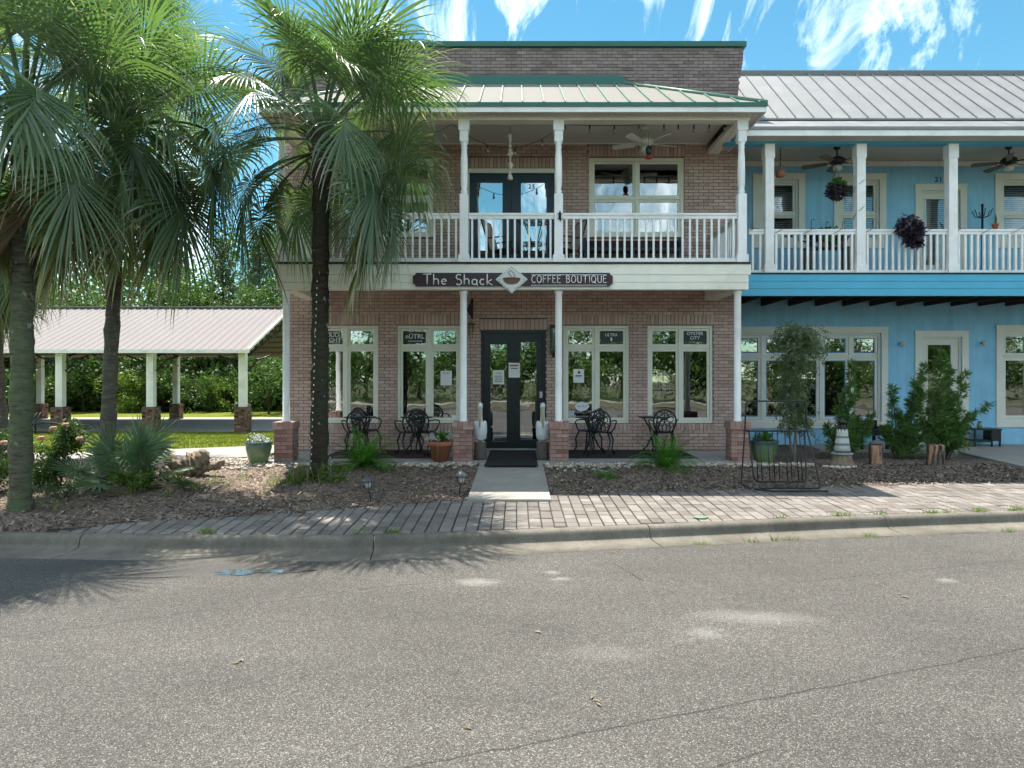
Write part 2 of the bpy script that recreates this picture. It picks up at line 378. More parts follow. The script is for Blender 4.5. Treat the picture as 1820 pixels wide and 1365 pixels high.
def paver():
    t = NT('concrete_paver'); c = t.coord('Object'); g = t.coord('Generated')
    rnd = t.n('ShaderNodeObjectInfo').outputs['Random']; isl = t.n('ShaderNodeNewGeometry').outputs['Random Per Island']
    r = t.math('FRACT', t.math('ADD', rnd, isl))
    base = t.ramp(r, [(0, (0.155, 0.138, 0.124)), (0.5, (0.202, 0.182, 0.165)), (1, (0.249, 0.230, 0.211))])
    base = t.mix(1.0, base, t.ramp(t.noise(c, 1.1, 6, 0.65), [(0.3, 0.72), (0.7, 1.15)]), 'MULTIPLY')
    base = t.mix(t.ramp(t.noise(c, 5, 6, 0.7), [(0.5, 0), (0.75, 0.45)]), base, (0.19, 0.16, 0.13))
    n = t.noise(c, 120, 4, 0.6)
    base = t.mix(1.0, base, t.ramp(n, [(0.3, 0.8), (0.7, 1.15)]), 'MULTIPLY')
    return t.done(t.pbr(base, 0.9, 0, t.bump(n, 0.3, 0.004), 0.2))
M['paver'] = paver()
def kerb():
    t = NT('kerb_concrete'); c = t.coord('Object')
    base = t.ramp(t.noise(c, 2.0, 8, 0.7), [(0.3, (0.105, 0.095, 0.077)), (0.7, (0.215, 0.196, 0.163))])
    st = t.noise(t.coord('Object', (3, 1, 1)), 4, 8, 0.75, 0.5)
    base = t.mix(t.ramp(st, [(0.5, 0), (0.75, 0.6)]), base, (0.085, 0.075, 0.06))
    n = t.noise(c, 90, 4); base = t.mix(1.0, base, t.ramp(n, [(0.3, 0.75), (0.7, 1.2)]), 'MULTIPLY')
    return t.done(t.pbr(base, 0.9, 0, t.bump(n, 0.35, 0.005), 0.2))
M['kerb'] = kerb()
def mulch():
    t = NT('mulch'); c = t.coord('Object')
    v = t.n('ShaderNodeTexVoronoi'); v.inputs['Scale'].default_value = 34; t.l(t.coord('Object', (1, 2.2, 1)), v.inputs['Vector'])
    sepc = t.n('ShaderNodeSeparateColor'); t.l(v.outputs['Color'], sepc.inputs[0])
    base = t.ramp(sepc.outputs[0], [(0, (0.06, 0.046, 0.038)), (0.5, (0.17, 0.13, 0.102)), (1, (0.34, 0.275, 0.225))])
    base = t.mix(1.0, base, t.ramp(t.noise(c, 1.3, 5), [(0.3, 0.7), (0.7, 1.25)]), 'MULTIPLY')
    return t.done(t.pbr(base, 0.95, 0, t.bump(t.mix(0.5, t.noise(c, 40, 5, 0.7), v.outputs['Distance']), 0.9, 0.03), 0.1))
M['mulch'] = mulch()
def lawn():
    t = NT('lawn_grass'); c = t.coord('Object')
    base = t.ramp(t.noise(t.coord('Object', (1, 3, 1)), 3, 8, 0.75), [(0.3, (0.085, 0.11, 0.012)), (0.55, (0.15, 0.18, 0.02)), (0.75, (0.21, 0.20, 0.05))])
    base = t.mix(t.ramp(t.noise(c, 0.5, 5), [(0.5, 0), (0.75, 0.35)]), base, (0.22, 0.18, 0.07))
    return t.done(t.pbr(base, 0.9, 0, t.bump(t.noise(c, 30, 5, 0.8), 0.8, 0.05), 0.1))
M['lawn'] = lawn()

def leaf_mat(name, c1, c2, trans=0.35, rough=0.4, spec=0.5, tipcol=None, tstart=0.55, vscale=1.5):
    t = NT(name); c = t.coord('Object')
    isl = t.n('ShaderNodeNewGeometry').outputs['Random Per Island']; ob = t.n('ShaderNodeObjectInfo').outputs['Random']
    k = t.math('FRACT', t.math('ADD', t.math('MULTIPLY', t.noise(c, vscale, 3), 0.6), t.math('MULTIPLY', isl, 0.5)))
    col = t.mix(k, c1, c2)
    col = t.mix(1.0, col, t.ramp(ob, [(0, 0.78), (1, 1.2)]), 'MULTIPLY')
    if tipcol:
        a = t.n('ShaderNodeAttribute', attribute_name='tip').outputs['Fac']
        q = t.math('ADD', a, t.math('MULTIPLY', t.math('SUBTRACT', isl, 0.5), 0.5))
        col = t.mix(t.ramp(q, [(tstart, 0), (min(1, tstart + 0.35), 1)]), col, tipcol)
    d = t.pbr(col, rough, 0, None, spec)
    tr = t.n('ShaderNodeBsdfTranslucent'); t.l(t.mix(1.0, col, (0.95, 1.15, 0.42), 'MULTIPLY'), tr.inputs[0])
    m = t.n('ShaderNodeMixShader'); m.inputs[0].default_value = trans; t.l(d, m.inputs[1]); t.l(tr.outputs[0], m.inputs[2])
    return t.done(m.outputs[0])
M['frond'] = leaf_mat('palm_frond_green', (0.085, 0.15, 0.082), (0.17, 0.24, 0.125), 0.40, 0.30, 0.75, (0.42, 0.39, 0.32), 0.80)
M['frond_old'] = leaf_mat('palm_frond_yellowing', (0.085, 0.125, 0.045), (0.18, 0.19, 0.07), 0.35, 0.45, 0.5, (0.44, 0.36, 0.26), 0.62)
M['frond_dead'] = leaf_mat('palm_frond_dead', (0.17, 0.12, 0.075), (0.30, 0.24, 0.17), 0.2, 0.7, 0.3)
M['palmetto'] = leaf_mat('saw_palmetto_leaf', (0.085, 0.15, 0.085), (0.17, 0.25, 0.14), 0.3, 0.4, 0.5, (0.30, 0.27, 0.17), 0.9)
M['leaf'] = leaf_mat('broad_leaf', (0.035, 0.08, 0.022), (0.11, 0.18, 0.04), 0.35, 0.5, 0.4)
M['leaf_bright'] = leaf_mat('young_leaf', (0.10, 0.17, 0.03), (0.20, 0.27, 0.05), 0.4, 0.5, 0.4)
M['leaf_pine'] = leaf_mat('pine_needle', (0.035, 0.075, 0.035), (0.085, 0.14, 0.06), 0.25, 0.5, 0.4)
M['podo'] = leaf_mat('podocarpus_leaf', (0.03, 0.085, 0.022), (0.13, 0.23, 0.05), 0.3, 0.4, 0.5)
M['yaupon'] = leaf_mat('yaupon_leaf', (0.06, 0.105, 0.04), (0.14, 0.19, 0.08), 0.3, 0.4, 0.5)
M['fern'] = leaf_mat('fern_leaf', (0.04, 0.15, 0.018), (0.12, 0.28, 0.03), 0.4, 0.5, 0.4)
M['weed'] = leaf_mat('weed_leaf', (0.09, 0.16, 0.03), (0.20, 0.27, 0.06), 0.4, 0.5, 0.4)
M['purple'] = leaf_mat('purple_leaf', (0.020, 0.012, 0.028), (0.05, 0.03, 0.055), 0.15, 0.4, 0.5)
M['dusty'] = leaf_mat('dusty_leaf', (0.40, 0.43, 0.42), (0.62, 0.64, 0.62), 0.2, 0.7, 0.3)
M['grassblade'] = leaf_mat('grass_blade', (0.10, 0.14, 0.018), (0.21, 0.23, 0.04), 0.35, 0.6, 0.3)

def glass(name, refl, tint=0.55, wav=0.10):
    t = NT(name); c = t.coord('Object')
    nm = t.bump(t.noise(c, 1.6, 2), wav, 0.02)
    g = t.n('ShaderNodeBsdfGlossy'); g.inputs['Roughness'].default_value = 0.015; g.inputs['Color'].default_value = (0.92, 0.97, 0.98, 1); t.l(nm, g.inputs['Normal'])
    tr = t.n('ShaderNodeBsdfTransparent'); tr.inputs[0].default_value = (tint, tint, tint, 1)
    lw = t.n('ShaderNodeLayerWeight'); lw.inputs['Blend'].default_value = 0.25
    f = t.math('ADD', t.math('MULTIPLY', lw.outputs['Fresnel'], 0.6), refl, True)
    m = t.n('ShaderNodeMixShader'); t.l(f, m.inputs[0]); t.l(tr.outputs[0], m.inputs[1]); t.l(g.outputs[0], m.inputs[2])
    return t.done(m.outputs[0])
M['glass'] = glass('window_glass', 0.30)
M['glass_clear'] = glass('clear_window_glass', 0.10, 0.85)
M['glass_sky'] = glass('coated_glass', 0.62, 0.4, 0.05)
def blue_wall():
    t = NT('blue_painted_brick'); c = t.coord('Object')
    m = t.n('ShaderNodeMapping'); m.inputs['Rotation'].default_value = (R(90), 0, 0); t.l(c, m.inputs[0])
    b = t.n('ShaderNodeTexBrick'); b.inputs['Scale'].default_value = 1.0; b.inputs['Brick Width'].default_value = 0.2; b.inputs['Row Height'].default_value = 0.068; b.inputs['Mortar Size'].default_value = 0.006; b.inputs['Mortar Smooth'].default_value = 0.6
    t.l(m.outputs[0], b.inputs['Vector'])
    base = t.mix(1.0, (0.27, 0.56, 0.77), t.ramp(t.noise(c, 1.2, 6, 0.6), [(0.3, 0.86), (0.7, 1.10)]), 'MULTIPLY')
    base = t.mix(1.0, base, t.ramp(t.noise(t.coord('Object', (6, 6, .5)), 1.0, 6, 0.7), [(0.3, 0.86), (0.6, 1.04)]), 'MULTIPLY')
    base = t.mix(t.ramp(t.noise(c, 18, 5, 0.7), [(0.6, 0), (0.8, 0.3)]), base, (0.10, 0.25, 0.36))
    h = t.mix(0.35, t.ramp(b.outputs['Fac'], [(0, 1), (1, 0)]), t.noise(c, 25, 5, 0.6))
    return t.done(t.pbr(base, 0.65, 0, t.bump(h, 0.45, 0.014), 0.3))
M['blue_wall'] = blue_wall()
def bark(name, a, b, moss, spots):
    t = NT(name); c = t.coord('Object')
    base = t.ramp(t.noise(t.coord('Object', (3, 3, 14)), 2.0, 6, 0.7), [(0.3, a), (0.7, b)])
    base = t.mix(t.ramp(t.noise(c, 2.2, 5, 0.6), [(0.42, 0), (0.62, 0.75)]), base, moss)
    base = t.mix(t.ramp(t.noise(t.coord('Object', (1, 1, .5)), 16, 2, 0.5), [(0.66, 0), (0.72, spots)]), base, (0.42, 0.42, 0.36))
    return t.done(t.pbr(base, 0.9, 0, t.bump(t.noise(t.coord('Object', (2, 2, 10)), 5, 6, 0.7), 0.9, 0.03), 0.15))
M['bark_mossy'] = bark('mossy_palm_bark', (0.035, 0.034, 0.024), (0.20, 0.19, 0.135), (0.12, 0.17, 0.085), 0.5)
M['bark_grey'] = bark('grey_palm_bark', (0.035, 0.03, 0.025), (0.23, 0.205, 0.17), (0.12, 0.12, 0.085), 0.6)
M['bark_dark'] = bark('dark_palm_bark', (0.022, 0.017, 0.013), (0.085, 0.065, 0.045), (0.05, 0.062, 0.035), 0.75)
def split_log():
    t = NT('split_log'); c = t.coord('Object', (9, 9, 1.2)); n = t.noise(c, 1.6, 5, 0.6, 0.4)
    base = t.ramp(n, [(0.38, (0.035, 0.03, 0.028)), (0.5, (0.11, 0.09, 0.08)), (0.54, (0.34, 0.20, 0.12)), (0.75, (0.45, 0.29, 0.19))])
    return t.done(t.pbr(base, 0.85, 0, t.bump(n, 0.6, 0.02), 0.2))
M['split_log'] = split_log()
def glazed():
    t = NT('green_glaze'); c = t.coord('Object')
    s = t.n('ShaderNodeSeparateXYZ'); t.l(c, s.inputs[0])
    w = t.math('ADD', s.outputs[2], t.math('MULTIPLY', t.noise(c, 9, 4), 0.10))
    base = t.ramp(w, [(0.10, (0.17, 0.23, 0.10)), (0.33, (0.12, 0.19, 0.10)), (0.44, (0.03, 0.085, 0.09)), (0.5, (0.02, 0.05, 0.06))])
    base = t.mix(1.0, base, t.ramp(t.noise(c, 6, 5), [(0.3, .7), (.7, 1.2)]), 'MULTIPLY')
    return t.done(t.pbr(base, 0.12, 0, None, 0.6))
M['glaze'] = glazed()
def banded(name):
    t = NT(name); c = t.coord('Object')
    s = t.n('ShaderNodeSeparateXYZ'); t.l(c, s.inputs[0])
    w = t.math('SINE', t.math('MULTIPLY', t.math('ADD', s.outputs[2], t.math('MULTIPLY', t.noise(c, 6, 3), 0.03)), 50.0))
    base = t.mix(t.ramp(w, [(0.35, 0), (0.65, 1)]), (0.50, 0.53, 0.50), (0.16, 0.20, 0.26))
    base = t.mix(t.ramp(t.noise(c, 9, 6, .7), [(0.5, 0), (0.7, .6)]), base, (0.30, 0.27, 0.20))
    return t.done(t.pbr(base, 0.75, 0, t.bump(t.noise(c, 40, 4), .3, .01), 0.2))
M['banded'] = banded('lighthouse_bands')
def stones():
    t = NT('river_stone'); isl = t.n('ShaderNodeNewGeometry').outputs['Random Per Island']; c = t.coord('Object')
    base = t.ramp(isl, [(0, (0.22, 0.19, 0.155)), (0.3, (0.40, 0.355, 0.29)), (0.6, (0.52, 0.49, 0.43)), (0.8, (0.36, 0.24, 0.14)), (1, (0.62, 0.61, 0.58))])
    base = t.mix(1.0, base, t.ramp(t.noise(c, 30, 4), [(.3, .75), (.7, 1.15)]), 'MULTIPLY')
    return t.done(t.pbr(base, 0.7, 0, None, 0.3))
M['stone'] = stones()
def water():
    t = NT('puddle_water'); return t.done(t.pbr((0.06, 0.055, 0.05), 0.03, 0, None, 0.9))
M['water'] = water()

# ================================================================== THE GROUND
def lerp_tab(tab):
    xs = np.array([a for a, b in tab]); ys = np.array([b for a, b in tab])
    def f(x): return float(np.interp(x, xs, ys))
    return f
Yc = lerp_tab([(-40, 15), (-14, 9.4), (-9, 8.15), (-7.2, 7.75), (-5.72, 7.56), (-3.79, 7.44), (-1.93, 7.40), (-.52, 7.58), (.377, 7.74), (1.857, 8.0), (4.07, 8.42), (6.52, 8.80), (14, 9.9), (40, 12.5)])
Yb = lerp_tab([(-40, 15.02), (-14, 9.42), (-9, 8.17), (-7.2, 7.77), (-5.3, 7.54), (-4.8, 7.68), (-4.06, 7.97), (-2.25, 8.62), (-.64, 9.30), (.47, 9.62), (2.31, 9.98), (4.99, 10.42), (7.97, 10.85), (14, 11.7), (40, 14.5)])
ZROAD, ZCURB, ZWALK = -0.35, -0.20, -0.15
def sm(t): t = max(0, min(1, t)); return t * t * (3 - 2 * t)
def hn(x, y): return (sin(x * 2.1 + y * 1.3) + sin(x * 3.7 - y * 2.9 + 1.7) * .6 + sin(x * 7.3 + y * 6.1) * .3)
def zbed(x, y):
    b = Yb(x); t = sm((y - b) / max(0.5, (12.0 - b)))
    z = -0.165 + 0.115 * t + hn(x, y) * 0.012 * min(1, (y - b) * 2) * min(1, max(0, (12.0 - y) * 2))
    z += 0.07 * math.exp(-((x + 2.98) ** 2 + (y - 10.4) ** 2) / 0.25) + 0.05 * math.exp(-((x + 5.3) ** 2 + (y - 10.2) ** 2) / 0.8)
    if x < -5: z -= 0.05 * sm((y - 12) / 2.0)
    return z
def zlawn(x, y): return -0.16 - 0.46 * sm((y - 15.0) / 13.0) + 0.015 * hn(x * .5, y * .5)

# far ground
struct(MB().quad((-600, 36, -0.66), (600, 36, -0.66), (600, 900, -0.66), (-600, 900, -0.66)).build('ground', M['lawn']))
xs = np.linspace(-60, 45, 90); ys = np.concatenate([np.linspace(12.9, 30, 40), np.linspace(31, 60, 15)])
V = [(x, y, zlawn(x, y)) for y in ys for x in xs]; nx = len(xs)
Fq = [(j*nx+i, j*nx+i+1, (j+1)*nx+i+1, (j+1)*nx+i) for j in range(len(ys)-1) for i in range(nx-1)]
struct(np_mesh('lawn', V, Fq, M['lawn'], smooth=True))
# road, the far verge behind the camera
xs = np.linspace(-45, 45, 60); V = []; Fq = []
for x in xs:
    V += [(x, -9.0, ZROAD), (x, Yc(x) - 0.50, ZROAD)]
for i in range(len(xs) - 1): Fq.append((2*i, 2*i+2, 2*i+3, 2*i+1))
road = struct(np_mesh('road', V, Fq, M['asphalt']))
struct(MB().box(-45, 45, -9.35, -9.0, -0.6, -0.2).build('far_kerb', M['kerb']))
struct(MB().quad((-300, -200, -0.21), (300, -200, -0.21), (300, -9.3, -0.21), (-300, -9.3, -0.21)).build('verge', plain('leaf_litter', (0.075, 0.07, 0.035), 0.95, 0.5, 1.2, 0.3, 20)))
struct(MB().slab([(-14, -12.6), (3, -15), (20, -15.6), (20, -17.0), (3, -16.5), (-14, -14.2)], -0.3, -0.195).build('far_path', M['concrete']))

# kerb and gutter, cast in lengths with open joints
PROF = [(-0.02, -0.40), (0.0, -0.205), (0.04, -0.198), (0.085, -0.201), (0.115, -0.212), (0.132, -0.232), (0.142, -0.262), (0.150, -0.295), (0.162, -0.322), (0.20, -0.336), (0.28, -0.342), (0.53, -0.345), (0.535, -0.40)]
kerb_o = struct(empty('kerb', (0, 8, -0.4)))
joints = [-13.5, -10.6, -7.7, -4.7, -1.55, 1.5, 4.5, 7.5, 10.5, 13.5]
for a, b in zip(joints[:-1], joints[1:]):
    g = MB(); n = 14; P = []
    for i in range(n + 1):
        x = a + 0.006 + (b - a - 0.012) * i / n
        e = 0.3; d = Vector((1, (Yc(x + e) - Yc(x - e)) / (2 * e), 0)).normalized(); nrm = Vector((d.y, -d.x, 0))
        for o_, z in PROF: P.append((x + nrm.x * o_, Yc(x) + nrm.y * o_, z))
    m = len(PROF)
    g.add(P, [(i*m+k, i*m+k+1, (i+1)*m+k+1, (i+1)*m+k) for i in range(n) for k in range(m - 1)], True)
    g.add(P[:m], [tuple(range(m))]); g.add(P[-m:], [tuple(range(m - 1, -1, -1))])
    g.build('kerb_length', M['kerb'], kerb_o)

# paved sidewalk: bed below, every paver above it
side = empty('sidewalk', (0, 8.6, -0.2)); struct(side)
V = []; xs = np.linspace(-5.2, 14, 80)
for x in xs: V += [(x, Yc(x) - 0.005, -0.216), (x, Yb(x), -0.178)]
np_mesh('sand_joint', V, [(2*i, 2*i+2, 2*i+3, 2*i+1) for i in range(len(xs)-1)], plain('joint_sand', (0.045, 0.038, 0.03), 0.95, 0.4, 8, 0.4, 60), side)
pav = []; PW, PL, GAP = 0.145, 0.205, 0.013
i0 = int(-5.4 / PW)
for i in range(i0, int(13.5 / PW)):
    xa, xb = i * PW + .0075, (i + 1) * PW - .0075
    lo = lambda x: Yc(x) + 0.012
    hi = lambda x: Yb(x) - 0.012
    off = random.uniform(-.02, .02) + (i % 2) * .02; xa += random.uniform(-.003, .003); xb += random.uniform(-.003, .003)
    k0 = int(math.floor((min(lo(xa), lo(xb)) - off) / PL)) - 1
    for k in range(k0, k0 + 18):
        ya, yb = off + k * PL + GAP / 2, off + (k + 1) * PL - GAP / 2
        a0, a1 = max(ya, lo(xa)), max(ya, lo(xb)); b0, b1 = min(yb, hi(xa)), min(yb, hi(xb))
        if b0 - a0 < 0.02 or b1 - a1 < 0.02: continue
        pav.append((xa, xb, a0, a1, b0, b1))
def paver_mb(p):
    xa, xb, a0, a1, b0, b1 = p
    dz = random.uniform(-.003, .003); tx = random.uniform(-.004, .004); ty = random.uniform(-.004, .004); c = 0.006
    def z(x, y):
        f = (y - Yc(x)) / max(0.3, Yb(x) - Yc(x)); return -0.203 + 0.043 * f + dz + tx * (x - xa) / PW + ty * (y - a0) / PL
    top = [(xa + c, a0 + c), (xb - c, a1 + c), (xb - c, b1 - c), (xa + c, b0 - c)]
    rim = [(xa, a0), (xb, a1), (xb, b1), (xa, b0)]
    vs = [(x, y, z(x, y)) for x, y in top] + [(x, y, z(x, y) - 0.006) for x, y in rim] + [(x, y, -0.24) for x, y in rim]
    return MB().add(vs, [(0,1,2,3)] + [(4+j, 4+(j+1) % 4, (j+1) % 4, j) for j in range(4)] + [(8+j, 8+(j+1) % 4, 4+(j+1) % 4, 4+j) for j in range(4)])
pav.sort(key=lambda p: (p[2] + (50 if abs(p[0] / p[2]) > 0.78 else 0)))
rest = MB()
for k, p in enumerate(pav):
    g = paver_mb(p)
    if k < 298: g.build('paver', M['paver'], side)
    else: rest.add(g.v, g.f)
tag(rest.build('paver', M['paver'], side), kind='stuff')
# round valve cover let into the paving
vx, vy = PX(1245, 8.25), 8.25
tag(MB().lathe([(0.085, 0), (0.085, 0.012), (0.07, 0.018), (0.0005, 0.018)], (vx, vy, -0.195), 20).build('valve_cover', plain('green_valve_cover', (0.16, 0.22, 0.15), 0.6)),
    'small round green valve cover set in the paved sidewalk', 'cover')

# front walk
WX0, WX1 = PX(842, 9.5), PX(977, 9.5)
walk = MB()
ny_ = 8
for i in range(ny_ + 1):
    y = 9.15 + (12.14 - 9.15) * i / ny_
    z = -0.135 + 0.125 * i / ny_
    xl = -0.66 + 0.02 * i / ny_; xr = 0.46
    walk.v += [(xl, y, z), (xr, y, z), (xl, y, -.3), (xr, y, -.3)]
for i in range(ny_):
    a = 4 * i; b = 4 * (i + 1)
    walk.f += [(a, a+1, b+1, b), (a+2, a, b, b+2), (a+1, a+3, b+3, b+1)]; walk.sm += [False] * 3
walk.f.append((0, 2, 3, 1)); walk.sm.append(False)
struct(walk.build('front_walk', M['concrete']))
# garden path at the side of the shop
struct(MB().slab([(-4.95, 13.2), (-4.95, 15.7), (-8.4, 14.75), (-12.5, 13.9), (-20, 13.4), (-20, 12.9), (-12.5, 12.9), (-8.5, 13.2)], -0.4, [-.04, -.05, -.10, -.13, -.16, -.16, -.14, -.10]).build('garden_path', M['concrete']))
# mulch bed
xs = np.concatenate([np.linspace(-13, 13, 210)]); nr = 71; V = []
def ytop(x): return 13.25 if x < -4.9 else (12.3 if x < 4.4 else 15.3)
for x in xs:
    a, b = Yb(x) + 0.003, ytop(x)
    V.append((x, a - .002, -.36))
    for j in range(nr - 1):
        y = a + (b - a) * (j / (nr - 2)) ** 1.2
        V.append((x, y, zbed(x, y) + random.uniform(-.007, .007)))
Fq = [(i*nr+j, (i+1)*nr+j, (i+1)*nr+j+1, i*nr+j+1) for i in range(len(xs)-1) for j in range(nr-1)]
struct(np_mesh('mulch_bed', V, Fq, M['mulch'], smooth=True))

def scatter_quads(pts, lw, seed=1, flat=0.35):
    """small chips: pts (n,3); lw -> length,width ranges"""
    rs = np.random.RandomState(seed); n = len(pts); P = np.asarray(pts)
    a = rs.uniform(0, 2 * pi, n); L = rs.uniform(*lw[0], n) / 2; W = rs.uniform(*lw[1], n) / 2
    t = np.stack([np.cos(a), np.sin(a), rs.uniform(-flat, flat, n)], 1); b = np.stack([-np.sin(a), np.cos(a), rs.uniform(-flat, flat, n)], 1)
    V = np.stack([P - t*L[:,None] - b*W[:,None], P + t*L[:,None] - b*W[:,None], P + t*L[:,None] + b*W[:,None], P - t*L[:,None] + b*W[:,None]], 1).reshape(-1, 3)
    return V, np.arange(4 * n).reshape(-1, 4)
pts = []
rs = random.Random(3)
while len(pts) < 26000:
    x = rs.uniform(-8.5, 9.2); b = Yb(x); tt = ytop(x) if x < -4.9 else 12.15
    y = b + 0.02 + (tt - b) * rs.random() ** 1.3
    if -0.66 < x < 0.47 and y > 9.1: continue
    if x > 8.55 and y > 11.3: continue
    pts.append((x, y, zbed(x, y) + rs.uniform(0.0, 0.02)))
for _ in range(500):                                   # a few kicked onto the paving edge
    x = rs.uniform(-6, 8.5); y = Yb(x) - abs(rs.gauss(0, .07)); pts.append((x, y, -0.150))
V, Fq = scatter_quads(pts, ((.02, .075), (.005, .018)), 4, 0.5)
chipm = NT('bark_chips'); isl = chipm.n('ShaderNodeNewGeometry').outputs['Random Per Island']
M['chips'] = chipm.done(chipm.pbr(chipm.ramp(isl, [(0, (0.055, 0.042, 0.036)), (0.5, (0.17, 0.13, 0.102)), (0.85, (0.32, 0.255, 0.20)), (1, (0.48, 0.41, 0.34))]), 0.95, 0, None, 0.1))
tag(np_mesh('mulch_chips', V, Fq, M['chips']), 'loose brown bark chips over the planting bed', 'mulch', kind='stuff')

# river stones along the porch edge and a drift of them by the path
ico = [(0, 0, -1), (.72, .53, -.45), (-.28, .85, -.45), (-.89, 0, -.45), (-.28, -.85, -.45), (.72, -.53, -.45), (.28, .85, .45), (-.72, .53, .45), (-.72, -.53, .45), (.28, -.85, .45), (.89, 0, .45), (0, 0, 1)]
icof = [(0,2,1),(0,3,2),(0,4,3),(0,5,4),(0,1,5),(1,2,6),(2,3,7),(3,4,8),(4,5,9),(5,1,10),(1,6,10),(2,7,6),(3,8,7),(4,9,8),(5,10,9),(6,7,11),(7,8,11),(8,9,11),(9,10,11),(10,6,11)]
def stones_mesh(spots, name, label):
    V = []; Fq = []
    for x, y, z, r in spots:
        n = len(V); a = rs.uniform(0, pi); sx, sy, sz = r * rs.uniform(.8, 1.35), r * rs.uniform(.7, 1.1), r * rs.uniform(.5, .75)
        for p in ico:
            q = (p[0] * sx * rs.uniform(.85, 1.15), p[1] * sy * rs.uniform(.85, 1.15), p[2] * sz)
            V.append((x + q[0] * cos(a) - q[1] * sin(a), y + q[0] * sin(a) + q[1] * cos(a), z + q[2]))
        Fq += [(i + n, j + n, k + n) for i, j, k in icof]
    o = np_mesh(name, V, Fq, M['stone'], smooth=True)
    return tag(o, label, 'stones', kind='stuff')
spots = []
for _ in range(1500):
    x = rs.uniform(-4.7, 5.2)
    if -0.72 < x < 0.5: continue
    y = 12.06 - abs(rs.gauss(0, .16)) * (1.5 if x > .4 and x < 1.8 else 0.9)
    spots.append((x, y, zbed(x, y) + rs.uniform(.01, .03), rs.uniform(.018, .045)))
for _ in range(900):
    x = rs.gauss(-5.6, .75); y = rs.uniform(11.4, 13.1)
    spots.append((x, y, zbed(x, y) + rs.uniform(.005, .025), rs.uniform(.018, .045)))
stones_mesh(spots, 'river_stones', 'pale rounded river stones edging the porch slab')

# puddle by the gutter
pp = []
for k in range(40):
    a = 2 * pi * k / 40; r = 1 + 0.25 * sin(3 * a + 1) + 0.15 * sin(7 * a)
    pp.append((PX(440, 6.5) + 0.30 * r * cos(a) + (0.25 if cos(a) > .6 else 0), 6.50 + 0.085 * r * sin(a) + .03 * cos(a)))
struct(MB().add([(x, y, ZROAD + .004) for x, y in pp], [tuple(range(40))]).build('puddle', M['water']))

# lawn blades
pts = np.stack([np.random.uniform(-24, -4.9, 60000), 14.0 + 11.5 * np.random.rand(60000) ** 1.1], 1)
pts = pts[(pts[:, 1] > 14.1) & (pts[:, 0] < -4.95)]
edge = lambda x: np.interp(x, [-20, -12.5, -8.4, -4.95], [13.5, 14.0, 14.85, 15.8])
pts = pts[pts[:, 1] > edge(pts[:, 0])]
n = len(pts); zb = np.array([zlawn(x, y) for x, y in pts]); hh = np.random.uniform(.03, .085, n); a = np.random.uniform(0, 2*pi, n); w = 0.007
V = np.empty((n, 3, 3)); V[:, 0] = np.stack([pts[:,0] - w*np.cos(a), pts[:,1] - w*np.sin(a), zb], 1); V[:, 1] = np.stack([pts[:,0] + w*np.cos(a), pts[:,1] + w*np.sin(a), zb], 1)
V[:, 2] = np.stack([pts[:,0] + np.random.uniform(-.03,.03,n), pts[:,1] + np.random.uniform(-.03,.03,n), zb + hh], 1)
tag(np_mesh('grass', V.reshape(-1, 3), np.arange(3*n).reshape(-1, 3), M['grassblade']), 'short sunlit grass of the lawn before the pavilion', 'grass', kind='stuff')

# ================================================================== BUILDING HELPERS
def holed_wall(X0, X1, Z0, Z1, D, holes, reveal=0.12):
    g = MB(); xs = sorted({X0, X1, *[h[0] for h in holes], *[h[1] for h in holes]}); zs = sorted({Z0, Z1, *[h[2] for h in holes], *[h[3] for h in holes]})
    for i in range(len(xs) - 1):
        for j in range(len(zs) - 1):
            cx, cz = (xs[i] + xs[i+1]) / 2, (zs[j] + zs[j+1]) / 2
            if any(h[0] < cx < h[1] and h[2] < cz < h[3] for h in holes): continue
            g.quad((xs[i], D, zs[j]), (xs[i+1], D, zs[j]), (xs[i+1], D, zs[j+1]), (xs[i], D, zs[j+1]))
    for a, b, c, d in holes:
        e = D + reveal
        g.quad((a, D, c), (a, e, c), (a, e, d), (a, D, d)); g.quad((b, D, c), (b, D, d), (b, e, d), (b, e, c))
        g.quad((a, D, d), (a, e, d), (b, e, d), (b, D, d)); g.quad((a, D, c), (b, D, c), (b, e, c), (a, e, c))
    return g
def ring(g, x0, x1, z0, z1, w, y0, y1, wb=None):
    wb = wb or w
    g.box(x0, x0 + w, y0, y1, z0, z1); g.box(x1 - w, x1, y0, y1, z0, z1)
    g.box(x0 + w, x1 - w, y0, y1, z1 - w, z1); g.box(x0 + w, x1 - w, y0, y1, z0, z0 + wb)
